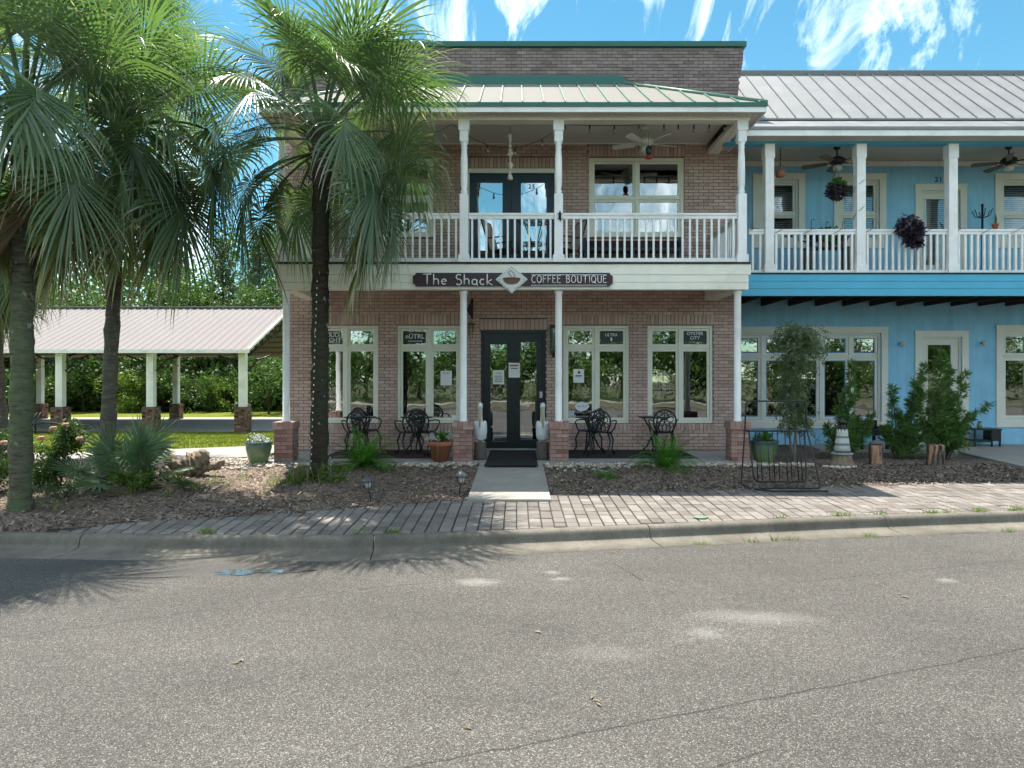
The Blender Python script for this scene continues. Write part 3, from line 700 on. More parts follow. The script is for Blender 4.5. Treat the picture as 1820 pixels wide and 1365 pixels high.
def window(root, x0, x1, z0, z1, D, cols, split, mat, pane, fw=0.055, sw=0.05, mull=0.05, label=None, sash_mat=None, blind=None, bands=True):
    """frame (part) > sash and pane for every light. split: height of the transom or meeting rail."""
    g = MB(); ring(g, x0, x1, z0, z1, fw, D + .025, D + .115)
    cw = (x1 - x0 - 2 * fw - (cols - 1) * mull) / cols; cells = []
    for i in range(cols):
        a = x0 + fw + i * (cw + mull)
        if i: g.box(a - mull, a, D + .03, D + .112, z0 + fw, z1 - fw)
        zz = [(z0 + fw, z1 - fw)] if split is None else [(z0 + fw, split - .02), (split + .02, z1 - fw)]
        if split is not None: g.box(a, a + cw, D + .034, D + .108, split - .02, split + .02)
        cells += [(a, a + cw, p, q) for p, q in zz]
    fr = g.build('window', mat, root)
    if label: fr['label'] = label
    for a, b, p, q in cells:
        s = MB(); ring(s, a + .004, b - .004, p + .004, q - .004, sw, D + .05, D + .10); s.build('sash', sash_mat or mat, fr)
        MB().box(a + sw, b - sw, D + .072, D + .08, p + sw, q - sw).build('pane', pane, fr)
    if blind:
        s = MB(); k = z0 + fw + .03
        while k < z1 - fw - .02:
            s.add([(x0 + fw, D + .16, k), (x1 - fw, D + .16, k), (x1 - fw, D + .178, k + .026), (x0 + fw, D + .178, k + .026)], [(0, 1, 2, 3)]); k += .042
        s.build('blind', M['blind'], fr)['kind'] = 'stuff'
    return fr

def brick_side():
    t = NT('brick_side_wall'); c = t.coord('Object'); m = t.n('ShaderNodeMapping'); m.inputs['Rotation'].default_value = (R(90), 0, R(90)); t.l(c, m.inputs[0])
    b = t.n('ShaderNodeTexBrick'); b.inputs['Scale'].default_value = 1; b.inputs['Brick Width'].default_value = .2; b.inputs['Row Height'].default_value = .0677; b.inputs['Mortar Size'].default_value = .008
    b.inputs['Color1'].default_value = (.31, .185, .16, 1); b.inputs['Color2'].default_value = (.22, .12, .10, 1); b.inputs['Mortar'].default_value = (.17, .14, .125, 1)
    t.l(m.outputs[0], b.inputs['Vector']); return t.done(t.pbr(b.outputs[0], .85))
M['brick_side'] = brick_side()

# ================================================================== BRICK COFFEE SHOP
DF, DW = 12.2, 14.03
wx = lambda p: PX(p, DW)
wz = lambda p: PZ(p, DW)
fx = lambda p: PX(p, DF)
fz = lambda p: PZ(p, DF)
XL, XR, ZT = -4.76, 4.55, wz(84)
shop = thing('brick_shop', (-0.1, DW, 0), 'two storey brick coffee shop with cream balcony front and pale hipped porch roof', 'building')
lowW = [(wx(558), wx(672)), (wx(706), wx(820)), (wx(1001), wx(1118)), (wx(1151), wx(1267))]
LW0, LW1 = wz(752), wz(578.5)
door_h = (wx(855), wx(970), -0.02, wz(588))
up_door = (wx(830), wx(990), 3.5, wz(300)); up_win = (wx(1047), wx(1216), wz(421), wz(280)); up_win2 = (wx(601), wx(770), wz(421), wz(280))
holes = [(a, b, LW0, LW1) for a, b in lowW] + [door_h, up_door, up_win, up_win2]
wall = holed_wall(XL, XR, 0, ZT, DW, holes)
wall.quad((XL, DW, 0), (XL, DW, ZT), (XL, 24, ZT), (XL, 24, 0)); wall.quad((XR, DW, 0), (XR, 24, 0), (XR, 24, ZT), (XR, DW, ZT))
wall.quad((XL, DW, ZT), (XR, DW, ZT), (XR, 24, ZT), (XL, 24, ZT)); wall.quad((XL, 24, 0), (XL, 24, ZT), (XR, 24, ZT), (XR, 24, 0))
wall_o = wall.build('brick_wall', M['mortar'], shop)
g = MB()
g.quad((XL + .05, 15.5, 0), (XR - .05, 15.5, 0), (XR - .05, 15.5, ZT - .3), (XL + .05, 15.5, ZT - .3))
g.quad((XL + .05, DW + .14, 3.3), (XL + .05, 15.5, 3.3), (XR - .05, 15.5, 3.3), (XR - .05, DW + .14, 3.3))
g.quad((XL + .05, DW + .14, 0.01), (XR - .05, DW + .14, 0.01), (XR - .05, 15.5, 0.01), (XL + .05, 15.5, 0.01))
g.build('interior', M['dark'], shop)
# bricks
CH, BL, JT, PR = 0.0677, 0.197, 0.011, 0.014
singles = []                                            # soldier bricks that become objects of their own
def soldier(x0, x1, z0, z1, n, out):
    w = (x1 - x0) / n
    for i in range(n): out.append((x0 + i*w + JT/2, x0 + (i+1)*w - JT/2, z0 + JT/2, z1 - JT/2))
sold = []
for a, b in lowW: sold.append((a - .02, b + .02, wz(577.5), wz(558.5), 17))
sold.append((door_h[0] - .03, door_h[1] + .03, wz(586.5), wz(567), 16)); sold.append((up_win[0] - .02, up_win[1] + .02, wz(279), wz(258.5), 25)); sold.append((up_door[0], up_door[1], wz(299), wz(280), 24))
for q in sold: soldier(*q, singles)
sills = []
for a, b in lowW: soldier(a - .03, b + .03, wz(765), wz(752.5), 18, sills)
soldier(up_win2[0] - .02, up_win2[1] + .02, wz(279), wz(258.5), 25, sills)
block = holes + [(a, b, c, d) for a, b, c, d, n in sold] + [(a - .03, b + .03, wz(765), wz(752.5)) for a, b in lowW] + [(up_win2[0] - .02, up_win2[1] + .02, wz(279), wz(258.5))]
def right_edge(z): return XR + (max(0, min(1, (z - 7.3) / .75)) * .11 if z > 7.3 else 0)
def left_edge(z): return XL - (max(0, min(1, (z - 7.3) / .75)) * .11 if z > 7.3 else 0)
bricks = []
for c in range(int(ZT / CH)):
    z0, z1 = c * CH + JT / 2, (c + 1) * CH - JT / 2; zc = (z0 + z1) / 2
    iv = [(left_edge(zc), right_edge(zc))]
    for a, b, p, q in block:
        if p - CH * .3 < zc < q + CH * .3:
            nv = []
            for u, v in iv:
                if b <= u or a >= v: nv.append((u, v)); continue
                if a > u: nv.append((u, a))
                if b < v: nv.append((b, v))
            iv = nv
    off = (c % 2) * (BL + JT) / 2
    for u, v in iv:
        k = math.floor((u - off) / (BL + JT))
        while True:
            a = off + k * (BL + JT); b = a + BL; k += 1
            if a > v: break
            a2, b2 = max(a, u + .003), min(b, v - .003)
            if b2 - a2 < .02: continue
            bricks.append((a2, b2, z0, z1))
def brick_faces(g, x0, x1, z0, z1, y0, y1):
    g.add([(x0,y0,z0),(x1,y0,z0),(x1,y0,z1),(x0,y0,z1),(x0,y1,z0),(x1,y1,z0),(x1,y1,z1),(x0,y1,z1)], [(0,1,2,3),(0,3,7,4),(1,5,6,2),(3,2,6,7),(0,4,5,1)])
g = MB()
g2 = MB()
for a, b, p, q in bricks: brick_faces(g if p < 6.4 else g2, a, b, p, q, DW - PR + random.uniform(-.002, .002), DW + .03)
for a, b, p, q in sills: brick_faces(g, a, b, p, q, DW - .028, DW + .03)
tag(g.build('brick', M['brick'], wall_o), kind='stuff'); tag(g2.build('parapet_brick', M['brick_parapet_dark'], wall_o), kind='stuff')
cache = {}
for a, b, p, q in singles:
    key = (round(b - a, 3), round(q - p, 3))
    if key not in cache:
        h = MB(); brick_faces(h, -(b - a) / 2, (b - a) / 2, -(q - p) / 2, (q - p) / 2, -PR - .004, .03); me = bpy.data.meshes.new('brick'); me.from_pydata(h.v, [], h.f); me.materials.append(M['brick_one']); cache[key] = me
    instance('brick', cache[key], wall_o, ((a + b) / 2, DW + random.uniform(-.002, .002), (p + q) / 2))
# parapet cap
MB().prism([(left_edge(9) - .05, ZT - .01), (right_edge(9) + .05, ZT - .01), (right_edge(9) + .05, ZT + .10), (left_edge(9) - .05, ZT + .10)], DW - .07, DW + .35).build('parapet_cap', M['green_metal'], shop, 0.008)

# porch slab and piers
porch = MB().box(-4.45, 4.28, 12.10, DW + .02, -.32, -.012).build('porch_slab', M['concrete'], shop)
tw = (4.28 + 4.45) / 22
tm = MB().box(-tw/2 + .003, tw/2 - .003, -.1975, .1975, -.02, 0.0); tme = bpy.data.meshes.new('tile'); tme.from_pydata(tm.v, [], tm.f)
M['tile'] = M['slab']; tme.materials.append(M['tile'])
for i in range(22):
    for j in range(4): instance('tile', tme, porch, (-4.45 + tw * (i + .5), 12.105 + .405 * j + .2, 0))
PIERS = [fx(505.5), fx(823), fx(993.5), fx(1314)]
pier_me = {}
def box_me(key, sx, sy, sz, mat):
    if key not in pier_me:
        h = MB().box(-sx/2, sx/2, -sy/2, sy/2, -sz/2, sz/2); me = bpy.data.meshes.new('brick'); me.from_pydata(h.v, [], h.f); me.materials.append(mat); pier_me[key] = me
    return pier_me[key]
ZP = fz(750)
for px_ in PIERS:
    cy = 12.30; S = 0.33
    core = MB().box(px_ - S/2 + .008, px_ + S/2 - .008, cy - S/2 + .008, cy + S/2 - .008, 0, ZP - .02).build('pier', M['mortar'], shop)
    nb = 8; ch = (ZP - .135) / nb
    for c in range(nb):
        z = ch * (c + .5); L = .215; W = S - L - .009
        for k in range(4):
            me = box_me('long', L, .10, ch - .010, M['brick_pier'])
            s = 1 if c % 2 else -1
            off = Vector((s * (L/2 - S/2), -S/2 + .05, 0))
            hd = box_me('head', W, .10, ch - .010, M['brick_pier'])
            rot = Matrix.Rotation(k * pi / 2, 3, 'Z')
            if k % 2 == 0:
                p = rot @ off; instance('brick', me, core, (px_ + p.x, cy + p.y, z), (0, 0, k * pi / 2))
                off2 = Vector((-s * (W/2 - S/2), -S/2 + .05, 0)); p = rot @ off2; instance('brick', hd, core, (px_ + p.x, cy + p.y, z), (0, 0, k * pi / 2))
            elif (px_ > 0) == (k == 3) :
                p = rot @ Vector((0, -S/2 + .05, 0)); instance('brick', box_me('side', S - .22, .10, ch - .010, M['brick_pier']), core, (px_ + p.x, cy + p.y, z), (0, 0, k * pi / 2))
    S2 = .37
    for k in range(2):                                   # projecting stretcher course
        instance('brick', box_me('cap', S2/2 - .005, S2, .055, M['brick_pier']), core, (px_ + (k - .5) * S2/2, cy, ZP - .135 + .034))
    for k in range(4):                                   # rowlock cap
        instance('brick', box_me('row', S2/4 - .007, S2, .075, M['brick_pier']), core, (px_ + (k - 1.5) * S2/4, cy, ZP - .0375))
    r = .062
    MB().lathe([(r + .012, ZP), (r + .012, ZP + .03), (r, ZP + .045), (r, fz(522)), (r + .012, fz(520)), (r + .012, fz(514))], (px_, 12.30, 0), 20).build('column', M['white'], shop)

# balcony: fascia boards, deck, side beams
XA, XB = fx(491), fx(1330)
zb0, zb1 = fz(514.5), fz(470)
fas = MB().box(XA + .02, XB - .02, 12.19, 12.40, zb0, zb1).build('fascia', M['cream'], shop)
zm = zb0 + .125; zn = zb0 + .26
MB().box(XA + .01, XB - .01, 12.162, 12.1885, zb0 - .004, zm - .003).build('board', M['cream'], fas)
MB().box(XA + .01, XB - .01, 12.158, 12.1885, zm + .001, zn - .004).build('board', M['cream'], fas)
MB().box(XA - .02, XB + .03, 12.15, 12.1885, zn, zb1 - .002).build('board', M['cream'], fas)
MB().box(XA, XB + .01, 12.13, DW - .02, zb1, zb1 + .035).build('deck', M['joist'], shop)
MB().box(XA + .15, XB - .15, 12.405, DW - .012, 3.34, 3.36).build('porch_ceiling', M['white'], shop)
for s, x in ((1, XA), (-1, XB)):
    MB().box(min(x + s*.03, x + s*.28), max(x + s*.03, x + s*.28), 12.41, DW - .015, zb0 + .002, 3.335).build('side_beam', M['cream'], shop)
ZD = zb1 + .035
# posts with turned middle
POST = [fx(498.5), fx(824.5), fx(993), fx(1319.5)]
ZB = fz(215)
for x in POST:
    p = MB().box(x - .10, x + .10, 12.16, 12.36, ZD, ZD + .14)
    p.box(x - .075, x + .075, 12.185, 12.335, ZD + .1405, ZD + 1.23)
    p.box(x - .075, x + .075, 12.185, 12.335, ZB - .36, ZB - .17); p.box(x - .095, x + .095, 12.165, 12.355, ZB - .1695, ZB)
    z0, z1 = ZD + 1.23, ZB - .36; L = z1 - z0
    prof = [(.072, z0), (.05, z0 + .03), (.066, z0 + .06), (.045, z0 + .09), (.06, z0 + .16), (.066, z0 + .3), (.062, z0 + L - .3), (.05, z1 - .12), (.062, z1 - .09), (.045, z1 - .06), (.07, z1 - .02), (.072, z1)]
    p.lathe(prof, (x, 12.26, 0), 16)
    p.build('post', M['white'], shop)
def railing(root, p0, p1, z0, z1, n, mat, wdt=.035, name='railing', foot=True):
    """p0,p1 plan points; every baluster its own mesh copy"""
    a, b = Vector((*p0, 0)), Vector((*p1, 0)); d = (b - a); L = d.length; d.normalize(); ang = math.atan2(d.y, d.x)
    g = MB()
    def bar(za, zb, w):
        s = len(g.v); g.box(0, L, -w/2, w/2, za, zb); g.xform(Matrix.Translation(a) @ Matrix.Rotation(ang, 4, 'Z'), s)
    bar(z1 - .035, z1, .09); bar(z1 - .10, z1 - .0352, .05)
    r = g.build(name, mat, root)
    g = MB(); bar(z0, z0 + .075, .05); g.build('bottom_rail', mat, r)
    if foot:
        g = MB(); g.box(L/2 - .08, L/2 + .08, -.03, .03, z0 - .05, z0 - .0005); g.xform(Matrix.Translation(a) @ Matrix.Rotation(ang, 4, 'Z')); g.build('rail_foot', mat, r)
    hgt = z1 - .10 - z0 - .075 - .002
    h = MB().box(-wdt/2, wdt/2, -wdt/2, wdt/2, -hgt/2, hgt/2); me = bpy.data.meshes.new('baluster'); me.from_pydata(h.v, [], h.f); me.materials.append(mat)
    for i in range(n):
        q = a + d * (L * (i + .5) / n); instance('baluster', me, r, (q.x, q.y, z0 + .075 + .001 + hgt/2), (0, 0, ang))
    return r
zr0, zr1 = fz(465.5), fz(378)
railing(shop, (POST[0] + .08, 12.26), (POST[1] - .08, 12.26), zr0, zr1, 24, M['white'])
railing(shop, (POST[1] + .08, 12.26), (POST[2] - .08, 12.26), zr0, zr1, 12, M['white'])
railing(shop, (POST[2] + .08, 12.26), (POST[3] - .08, 12.26), zr0, zr1, 24, M['white'])
railing(shop, (POST[3], 12.345), (POST[3], DW - .02), zr0, zr1, 14, M['white'])
railing(shop, (POST[0], 12.345), (POST[0], DW - .02), zr0, zr1, 14, M['white'])

# porch roof: beam, soffit, eave, standing seam hip
ZE = 6.14
MB().box(POST[0] - .12, POST[3] + .12, 12.15, 12.37, ZB, ZE + .03).build('beam', M['cream'], shop)
for x in (POST[0], POST[3]): MB().box(x - .11, x + .11, 12.375, DW - .014, ZB + .003, ZE + .03).build('side_beam', M['cream'], shop)
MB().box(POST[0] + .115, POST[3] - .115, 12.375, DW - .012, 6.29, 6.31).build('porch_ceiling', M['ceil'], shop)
MB().box(POST[0] + .12, POST[3] - .12, DW - .06, DW - .0125, wz(257), 6.288).build('frieze_board', M['cream'], shop)
EX0, EX1, EY, EZ = -4.53, 4.36, 11.88, 6.27
sf = MB().box(EX0 + .04, EX1 - .04, EY + .05, 12.148, ZE - .005, ZE + .02)
sf.box(EX0 + .04, POST[0] - .115, 12.149, DW, ZE - .005, ZE + .02); sf.box(POST[3] + .115, EX1 - .04, 12.149, DW, ZE - .005, ZE + .02)
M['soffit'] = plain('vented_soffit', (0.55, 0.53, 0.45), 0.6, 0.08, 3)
so_ = sf.build('soffit', M['soffit'], shop)
g = MB()
for i in range(75): g.box(EX0 + .12 + i * .116, EX0 + .132 + i * .116, EY + .14, 12.10, ZE - .009, ZE - .006)
g.build('vent_slots', M['fabric'], so_)['kind'] = 'stuff'
ev = MB().box(EX0, EX1, EY + .012, EY + .045, ZE - .02, EZ - .035); ev.box(EX0, EX0 + .03, EY + .0455, DW, ZE - .02, EZ - .035); ev.box(EX1 - .03, EX1, EY + .0455, DW, ZE - .02, EZ - .035)
ev.build('eave_board', M['white'], shop)
TZ, RX = 7.53, 2.24
roof = empty('roof', (0, 0, 0)); roof.parent = shop; roof.location = (0, 0, 0); WL[roof.name] = wl(shop)
def hip(x): return max(0.0, min(1.0, min((x - EX0) / RX, (EX1 - x) / RX)))
def rp_(x, t, up=0.0): return (x, EY + (DW - EY) * t, EZ + (TZ - EZ) * t + up)
sp = 0.376; k = 0; xx = EX0 + 0.12
seams = [EX0 + .001]
while xx < EX1 - .02: seams.append(xx); xx += sp
seams.append(EX1 - .001)
for a, b in zip(seams[:-1], seams[1:]):
    poly = [(a, 0), (b, 0), (b, hip(b))]
    for br in (EX1 - RX, EX0 + RX):
        if a < br < b: poly.append((br, 1.0))
    poly.append((a, hip(a)))
    pts = [rp_(x, t) for x, t in poly]; lo_ = [(x, y, z - .02) for x, y, z in pts]; n = len(pts)
    MB().add(pts + lo_, [tuple(range(n)), tuple(range(2*n - 1, n - 1, -1))] + [(i, i + n, (i+1) % n + n, (i+1) % n) for i in range(n)]).build('roof_panel', M['roof_pale'], roof)
for x in seams[1:-1]:
    t = hip(x)
    if t < .03: continue
    p, q = rp_(x, 0, .0), rp_(x, t, .0); s = .011
    MB().add([(p[0]-s, p[1]-.005, p[2]), (p[0]+s, p[1]-.005, p[2]), (p[0]+s, p[1]-.005, p[2]+.035), (p[0]-s, p[1]-.005, p[2]+.035), (q[0]-s, q[1], q[2]), (q[0]+s, q[1], q[2]), (q[0]+s, q[1], q[2]+.035), (q[0]-s, q[1], q[2]+.035)],
             [(0,1,2,3),(3,2,6,7),(0,3,7,4),(1,5,6,2)]).build('seam', M['roof_green_seam'], roof)
for s, xe in ((1, EX0), (-1, EX1)):                      # side slopes and hip caps
    MB().add([(xe, EY, EZ), (xe + s * RX, DW, TZ), (xe, DW + .0, EZ), (xe, EY, EZ - .02), (xe + s * RX, DW, TZ - .02), (xe, DW, EZ - .02)], [(0, 1, 2), (3, 5, 4), (0, 3, 4, 1), (0, 2, 5, 3)]).build('roof_panel', M['roof_pale'], roof)
    MB().tube([(xe, EY, EZ + .02), (xe + s * RX, DW, TZ + .02)], .035, 6).build('hip_cap', M['roof_green_seam'], roof)
MB().box(EX0 - .012, EX1 + .012, EY - .012, EY + .011, EZ - .06, EZ + .012).build('drip_edge', M['green_metal'], roof)
fl = MB().prism([(EX0 + RX - .15, TZ - .06), (EX1 - RX + .10, TZ - .06), (EX1 - RX + .2, TZ - .03), (EX1 - RX - .02, TZ + .13), (EX0 + RX + .02, TZ + .13), (EX0 + RX - .2, TZ - .03)], DW - .10, DW - .013)
fl.build('flashing', M['green_metal'], shop)

# windows and doors
tz = wz(618)
lab = ['', '', '', '']
LWIN = []
for a, b in lowW: LWIN.append(window(shop, a, b, LW0, LW1, DW, 2, tz, M['cream2'], M['glass']))
UW = window(shop, *up_win, DW, 2, wz(352), M['cream2'], M['glass'], fw=.07, sw=.045)
UW2 = window(shop, *up_win2, DW, 2, wz(352), M['cream2'], M['glass_sky'], fw=.07, sw=.045)
def panel(parent, px0, px1, py0, py1, D, mat, name, th=.004, label=None):
    o = MB().box(PX(px0, D), PX(px1, D), D - th, D, PZ(py1, D), PZ(py0, D)).build(name, mat, parent)
    if label: o['label'] = label
    return o
DG = DW + .068
def beer(win, px0, px1, py0, py1, lines, label):
    p = panel(win, px0, px1, py0, py1, DG, M['slate'], 'sign_panel', .004, label)
    for txt, size, dx_, dz in lines:
        text_mesh(txt, size, 'lettering', M['sign_white'], win, (PX((px0 + px1) / 2, DG) + dx_, DG - .006, PZ((py0 + py1) / 2, DG) + dz), bold=.0008)
    return p
beer(LWIN[0], 570, 606, 589, 611, [('BUD', .12, 0.05, .05), ('LIGHT', .12, .04, -.055)], 'dark sign reading bud light')
gx = MB(); ring(gx, PX(572, DG), PX(604, DG), PZ(609.5, DG), PZ(590.5, DG), .008, DG - .006, DG - .0045); gx.build('border', M['sign_white'], LWIN[0])
beer(LWIN[1], 718, 757, 590, 610, [('nÜTRL', .135, 0, .02), ('VODKA SODA SELTZER', .028, 0, -.075)], 'dark sign with seltzer lettering')
beer(LWIN[2], 1067, 1106, 588, 608, [('ULTRA', .085, 0, .03)], 'dark sign reading ultra')
MB().box(PX(1085, DG), PX(1088, DG), DG - .006, DG - .0045, PZ(606, DG), PZ(600, DG)).build('bottle_mark', M['sign_white'], LWIN[2])
beer(LWIN[3], 1215, 1255, 587, 607, [('OYSTER', .095, 0, .045), ('CITY', .095, 0, -.045)], 'dark sign reading oyster city')
panel(LWIN[1], 783, 803, 659, 685, DG, M['paper'], 'notice'); panel(LWIN[2], 1019, 1038, 656, 680, DG, M['paper'], 'notice')
text_mesh('NOTICE', .04, 'lettering', M['ink'], LWIN[1], (PX(793, DG), DG - .006, PZ(663, DG)))
panel(LWIN[2], 1027, 1031, 660, 664, DG - .004, M['ink'], 'print'); panel(LWIN[2], 1023, 1034, 667, 669, DG - .004, M['ink'], 'print')
panel(LWIN[1], 803, 812, 738, 743, DG, M['paper'], 'sticker')
hx = MB().prism([(PX(x, DG), PZ(y, DG)) for x, y in ((1021, 722), (1026, 716), (1034, 714), (1042, 716), (1048, 722), (1042, 729), (1034, 731), (1026, 729))], DG - .004, DG).build('decal', M['paper'], LWIN[2])
text_mesh('the shack', .055, 'lettering', plain('blue_ink', (.1, .18, .4), .6), LWIN[2], (PX(1034.5, DG), DG - .006, PZ(722, DG)), shear=.3)
panel(LWIN[2], 1011, 1020, 731, 740, DG, M['paper'], 'sticker')
MB().tube([(PX(1015.5, DG) + .035 * cos(a), DG - .006, PZ(735.5, DG) + .035 * sin(a)) for a in np.linspace(0, 2*pi, 16, endpoint=False)], .008, 6, closed=True).build('ring_mark', plain('blue_mark', (.05, .15, .45), .5), LWIN[2])
# OPEN sign hanging inside the last window
og = MB(); ring(og, PX(1171, DG), PX(1190, DG), PZ(697, DG), PZ(661, DG), .008, DG - .010, DG - .002)
osn = og.build('open_sign', plain('open_sign_frame', (.35, .42, .45), .3), LWIN[3])
for i, ch in enumerate('OPEN'): text_mesh(ch, .10, 'lettering', plain('neon_tube_off', (.7, .66, .5), .3), osn, (PX(1180.5, DG), DG - .006, PZ(665.5 + i * 8.8, DG)))

# ground floor double door
a, b, c, d = door_h; doorp = MB(); ring(doorp, a, b, 0.0, d, .055, DW + .01, DW + .12, .03)
mid = wx(911)
doorp.box(mid - .012, mid + .012, DW + .03, DW + .118, .03, d - .055)
door_o = doorp.build('double_door', M['black_door'], shop)
def leaf_door(parent, x0, x1, z0, z1, gx0, gx1, gz0, gz1, D, mat, pane):
    g = MB(); g.box(x0, gx0, D, D + .045, z0, z1); g.box(gx1, x1, D, D + .045, z0, z1); g.box(gx0, gx1, D, D + .045, gz1, z1); g.box(gx0, gx1, D, D + .045, z0, gz0)
    ring(g, gx0 - .025, gx1 + .025, gz0 - .025, gz1 + .025, .025, D - .012, D - .001)
    l = g.build('door_leaf', mat, parent); MB().box(gx0, gx1, D + .015, D + .022, gz0, gz1).build('pane', pane, parent); return l
leaf_door(door_o, a + .058, mid - .014, .03, d - .058, wx(871.5), wx(900.5), wz(785), wz(612), DW + .045, M['black_door'], M['glass'])
leaf_door(door_o, mid + .014, b - .058, .03, d - .058, wx(924.5), wx(953.5), wz(782), wz(607.5), DW + .045, M['black_door'], M['glass'])
DD = DW + .04
panel(door_o, 876, 896, 658, 683, DD + .018, M['paper'], 'notice'); panel(door_o, 904, 924, 645, 671, DD - .012, M['paper'], 'notice')
panel(door_o, 906, 921, 648, 651, DD - .0165, plain('red_print', (.4, .12, .1), .6), 'print'); panel(door_o, 908, 920, 654, 655.5, DD - .0165, M['ink'], 'print')
text_mesh('hours', .05, 'lettering', M['ink'], door_o, (PX(886, DD), DD + .012, PZ(663, DD)))
for i in range(4): panel(door_o, 879, 893, 668 + i * 3.3, 669 + i * 3.3, DD + .0135, M['ink'], 'print')
pl = MB().prism([(PX(x, DD), PZ(y, DD)) for x, y in ((931, 617), (940, 617), (943, 607), (934, 607))], DD + .008, DD + .012).build('number_plate', M['paper'], door_o)
text_mesh('23', .095, 'lettering', M['ink'], door_o, (PX(937, DD), DD + .006, PZ(612, DD)), bold=.002, shear=.25)
panel(door_o, 959, 964, 696, 707, DD, plain('keypad', (.5, .5, .5), .4), 'keypad', .02)
MB().box(a - .01, b + .01, DW - .06, DW + .03, .001, .028).build('threshold', plain('aluminium', (.4, .41, .42), .35, .1, 5, metal=.6), door_o)
# balcony double door
a, b, c, d = up_door
g = MB(); ring(g, a, b, ZD, d, .05, DW + .01, DW + .12); g.box(a - .02, b + .02, DW - .03, DW + .009, wz(308), d)
ud = g.build('balcony_door', M['cream2'], shop)
mid = wx(909)
leaf_door(ud, a + .05, mid - .004, ZD + .03, wz(308), wx(848), wx(893), wz(450), wz(323), DW + .045, M['navy_door'], M['glass_sky'])
leaf_door(ud, mid + .004, b - .05, ZD + .03, wz(308), wx(926), wx(972), wz(450), wz(323), DW + .045, M['navy_door'], M['glass_sky'])
text_mesh('25', .12, 'lettering', M['ink'], ud, (wx(945), DW + .05, wz(330.5)), bold=.002, spacing=1.3)

# ================================================================== BLUE BUILDING
BF, BW = 13.4, 15.1
bx = lambda p: PX(p, BW)
bz = lambda p: PZ(p, BW)
cx_ = lambda p: PX(p, BF)
cz_ = lambda p: PZ(p, BF)
BX0, BX1 = XR + .02, 16.5
blue = thing('blue_building', (8, BW, 0), 'blue painted two storey building with white railed balcony and silver metal roof', 'building')
bw_low = (bx(1302), bx(1566), bz(750), bz(592)); bd_low = (bx(1637), bx(1709), 0.0, bz(599)); bw_right = (bx(1781), bx(1880), bz(748), bz(589))
ub0, ub1 = bz(430), bz(320)
uw1 = (bx(1349), bx(1419), ub0, ub1); uw2 = (bx(1493), bx(1563), ub0, ub1); uw3 = (bx(1779), bx(1849), ub0, ub1 + .0); udr = (bx(1637), bx(1706), 3.5, bz(339))
bh = [bw_low, bd_low, bw_right, uw1, uw2, uw3, udr]
BZT = 6.6
g = holed_wall(BX0, BX1, 0, BZT, BW, bh)
g.quad((BX1, BW, 0), (BX1, 24, 0), (BX1, 24, BZT), (BX1, BW, BZT)); g.quad((BX0, BW, 0), (BX0, BW, BZT), (BX0, 24, BZT), (BX0, 24, 0))
g.build('wall', M['blue_wall'], blue)
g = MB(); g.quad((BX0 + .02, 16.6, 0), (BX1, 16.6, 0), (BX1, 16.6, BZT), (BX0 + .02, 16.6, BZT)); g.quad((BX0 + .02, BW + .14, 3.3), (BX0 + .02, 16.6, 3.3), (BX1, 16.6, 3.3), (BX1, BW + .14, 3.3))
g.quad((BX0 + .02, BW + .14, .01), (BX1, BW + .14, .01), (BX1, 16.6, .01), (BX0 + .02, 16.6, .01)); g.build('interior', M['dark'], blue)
M['btrim'] = plain('warm_white_trim', (0.70, 0.69, 0.62), 0.5, 0.07, 3)
M['bsash'] = plain('blue_sash', (0.05, 0.20, 0.42), 0.4, 0.08, 3)
def trim(x0, x1, z0, z1, w, root, bottom=True):
    g = MB(); g.box(x0 - w, x0, BW - .03, BW - .001, z0 - (w if bottom else 0), z1 + w); g.box(x1, x1 + w, BW - .03, BW - .001, z0 - (w if bottom else 0), z1 + w)
    g.box(x0, x1, BW - .03, BW - .001, z1, z1 + w)
    if bottom: g.box(x0, x1, BW - .03, BW - .001, z0 - w, z0)
    g.box(x0 - w - .012, x1 + w + .012, BW - .042, BW - .0305, z1 + w - .03, z1 + w)
    g.build('trim', M['btrim'], root)
def bwin(rect, cols, split, pane, sw=.06, blind=None, w=.14):
    f = window(blue, *rect, BW, cols, split, M['btrim'], pane, fw=.05, sw=sw, mull=.05, blind=blind); trim(*rect, w, f); return f
bl = bwin(bw_low, 5, bz(634), M['glass'])
for ch in list(bl.children):                              # blue inner film round the big panes
    if ch.name.startswith('pane'):
        co = [v.co for v in ch.data.vertices]; off = wl(bl)
        x0, x1 = min(v.x for v in co) + off.x, max(v.x for v in co) + off.x; z0, z1 = min(v.z for v in co) + off.z, max(v.z for v in co) + off.z
        q = MB(); ring(q, x0 + .001, x1 - .001, z0 + .001, z1 - .001, .022, BW + .063, BW + .0715, .03); q.build('tape_edge', M['bsash'], bl)
bwin(bw_right, 2, bz(634), M['glass'])
for r in (uw1, uw2, uw3): bwin(r, 1, bz(381), M['glass_clear'], .05, True)
def bdoor(rect, gx0, gx1, gz0, gz1, blind):
    x0, x1, z0, z1 = rect
    g = MB(); ring(g, x0, x1, z0 + .01, z1, .04, BW + .02, BW + .12, .02); o = g.build('door', M['btrim'], blue)
    leaf_door(o, x0 + .042, x1 - .042, z0 + .03, z1 - .042, gx0, gx1, gz0, gz1, BW + .05, M['btrim'], M['glass_clear'] if blind else M['glass']); trim(x0, x1, z0 + .01, z1, .14, o, False)
    if blind:
        s = MB(); k = gz0
        while k < gz1: s.add([(gx0, BW + .14, k), (gx1, BW + .14, k), (gx1, BW + .158, k + .026), (gx0, BW + .158, k + .026)], [(0, 1, 2, 3)]); k += .042
        s.build('blind', M['blind'], o)['kind'] = 'stuff'
    return o
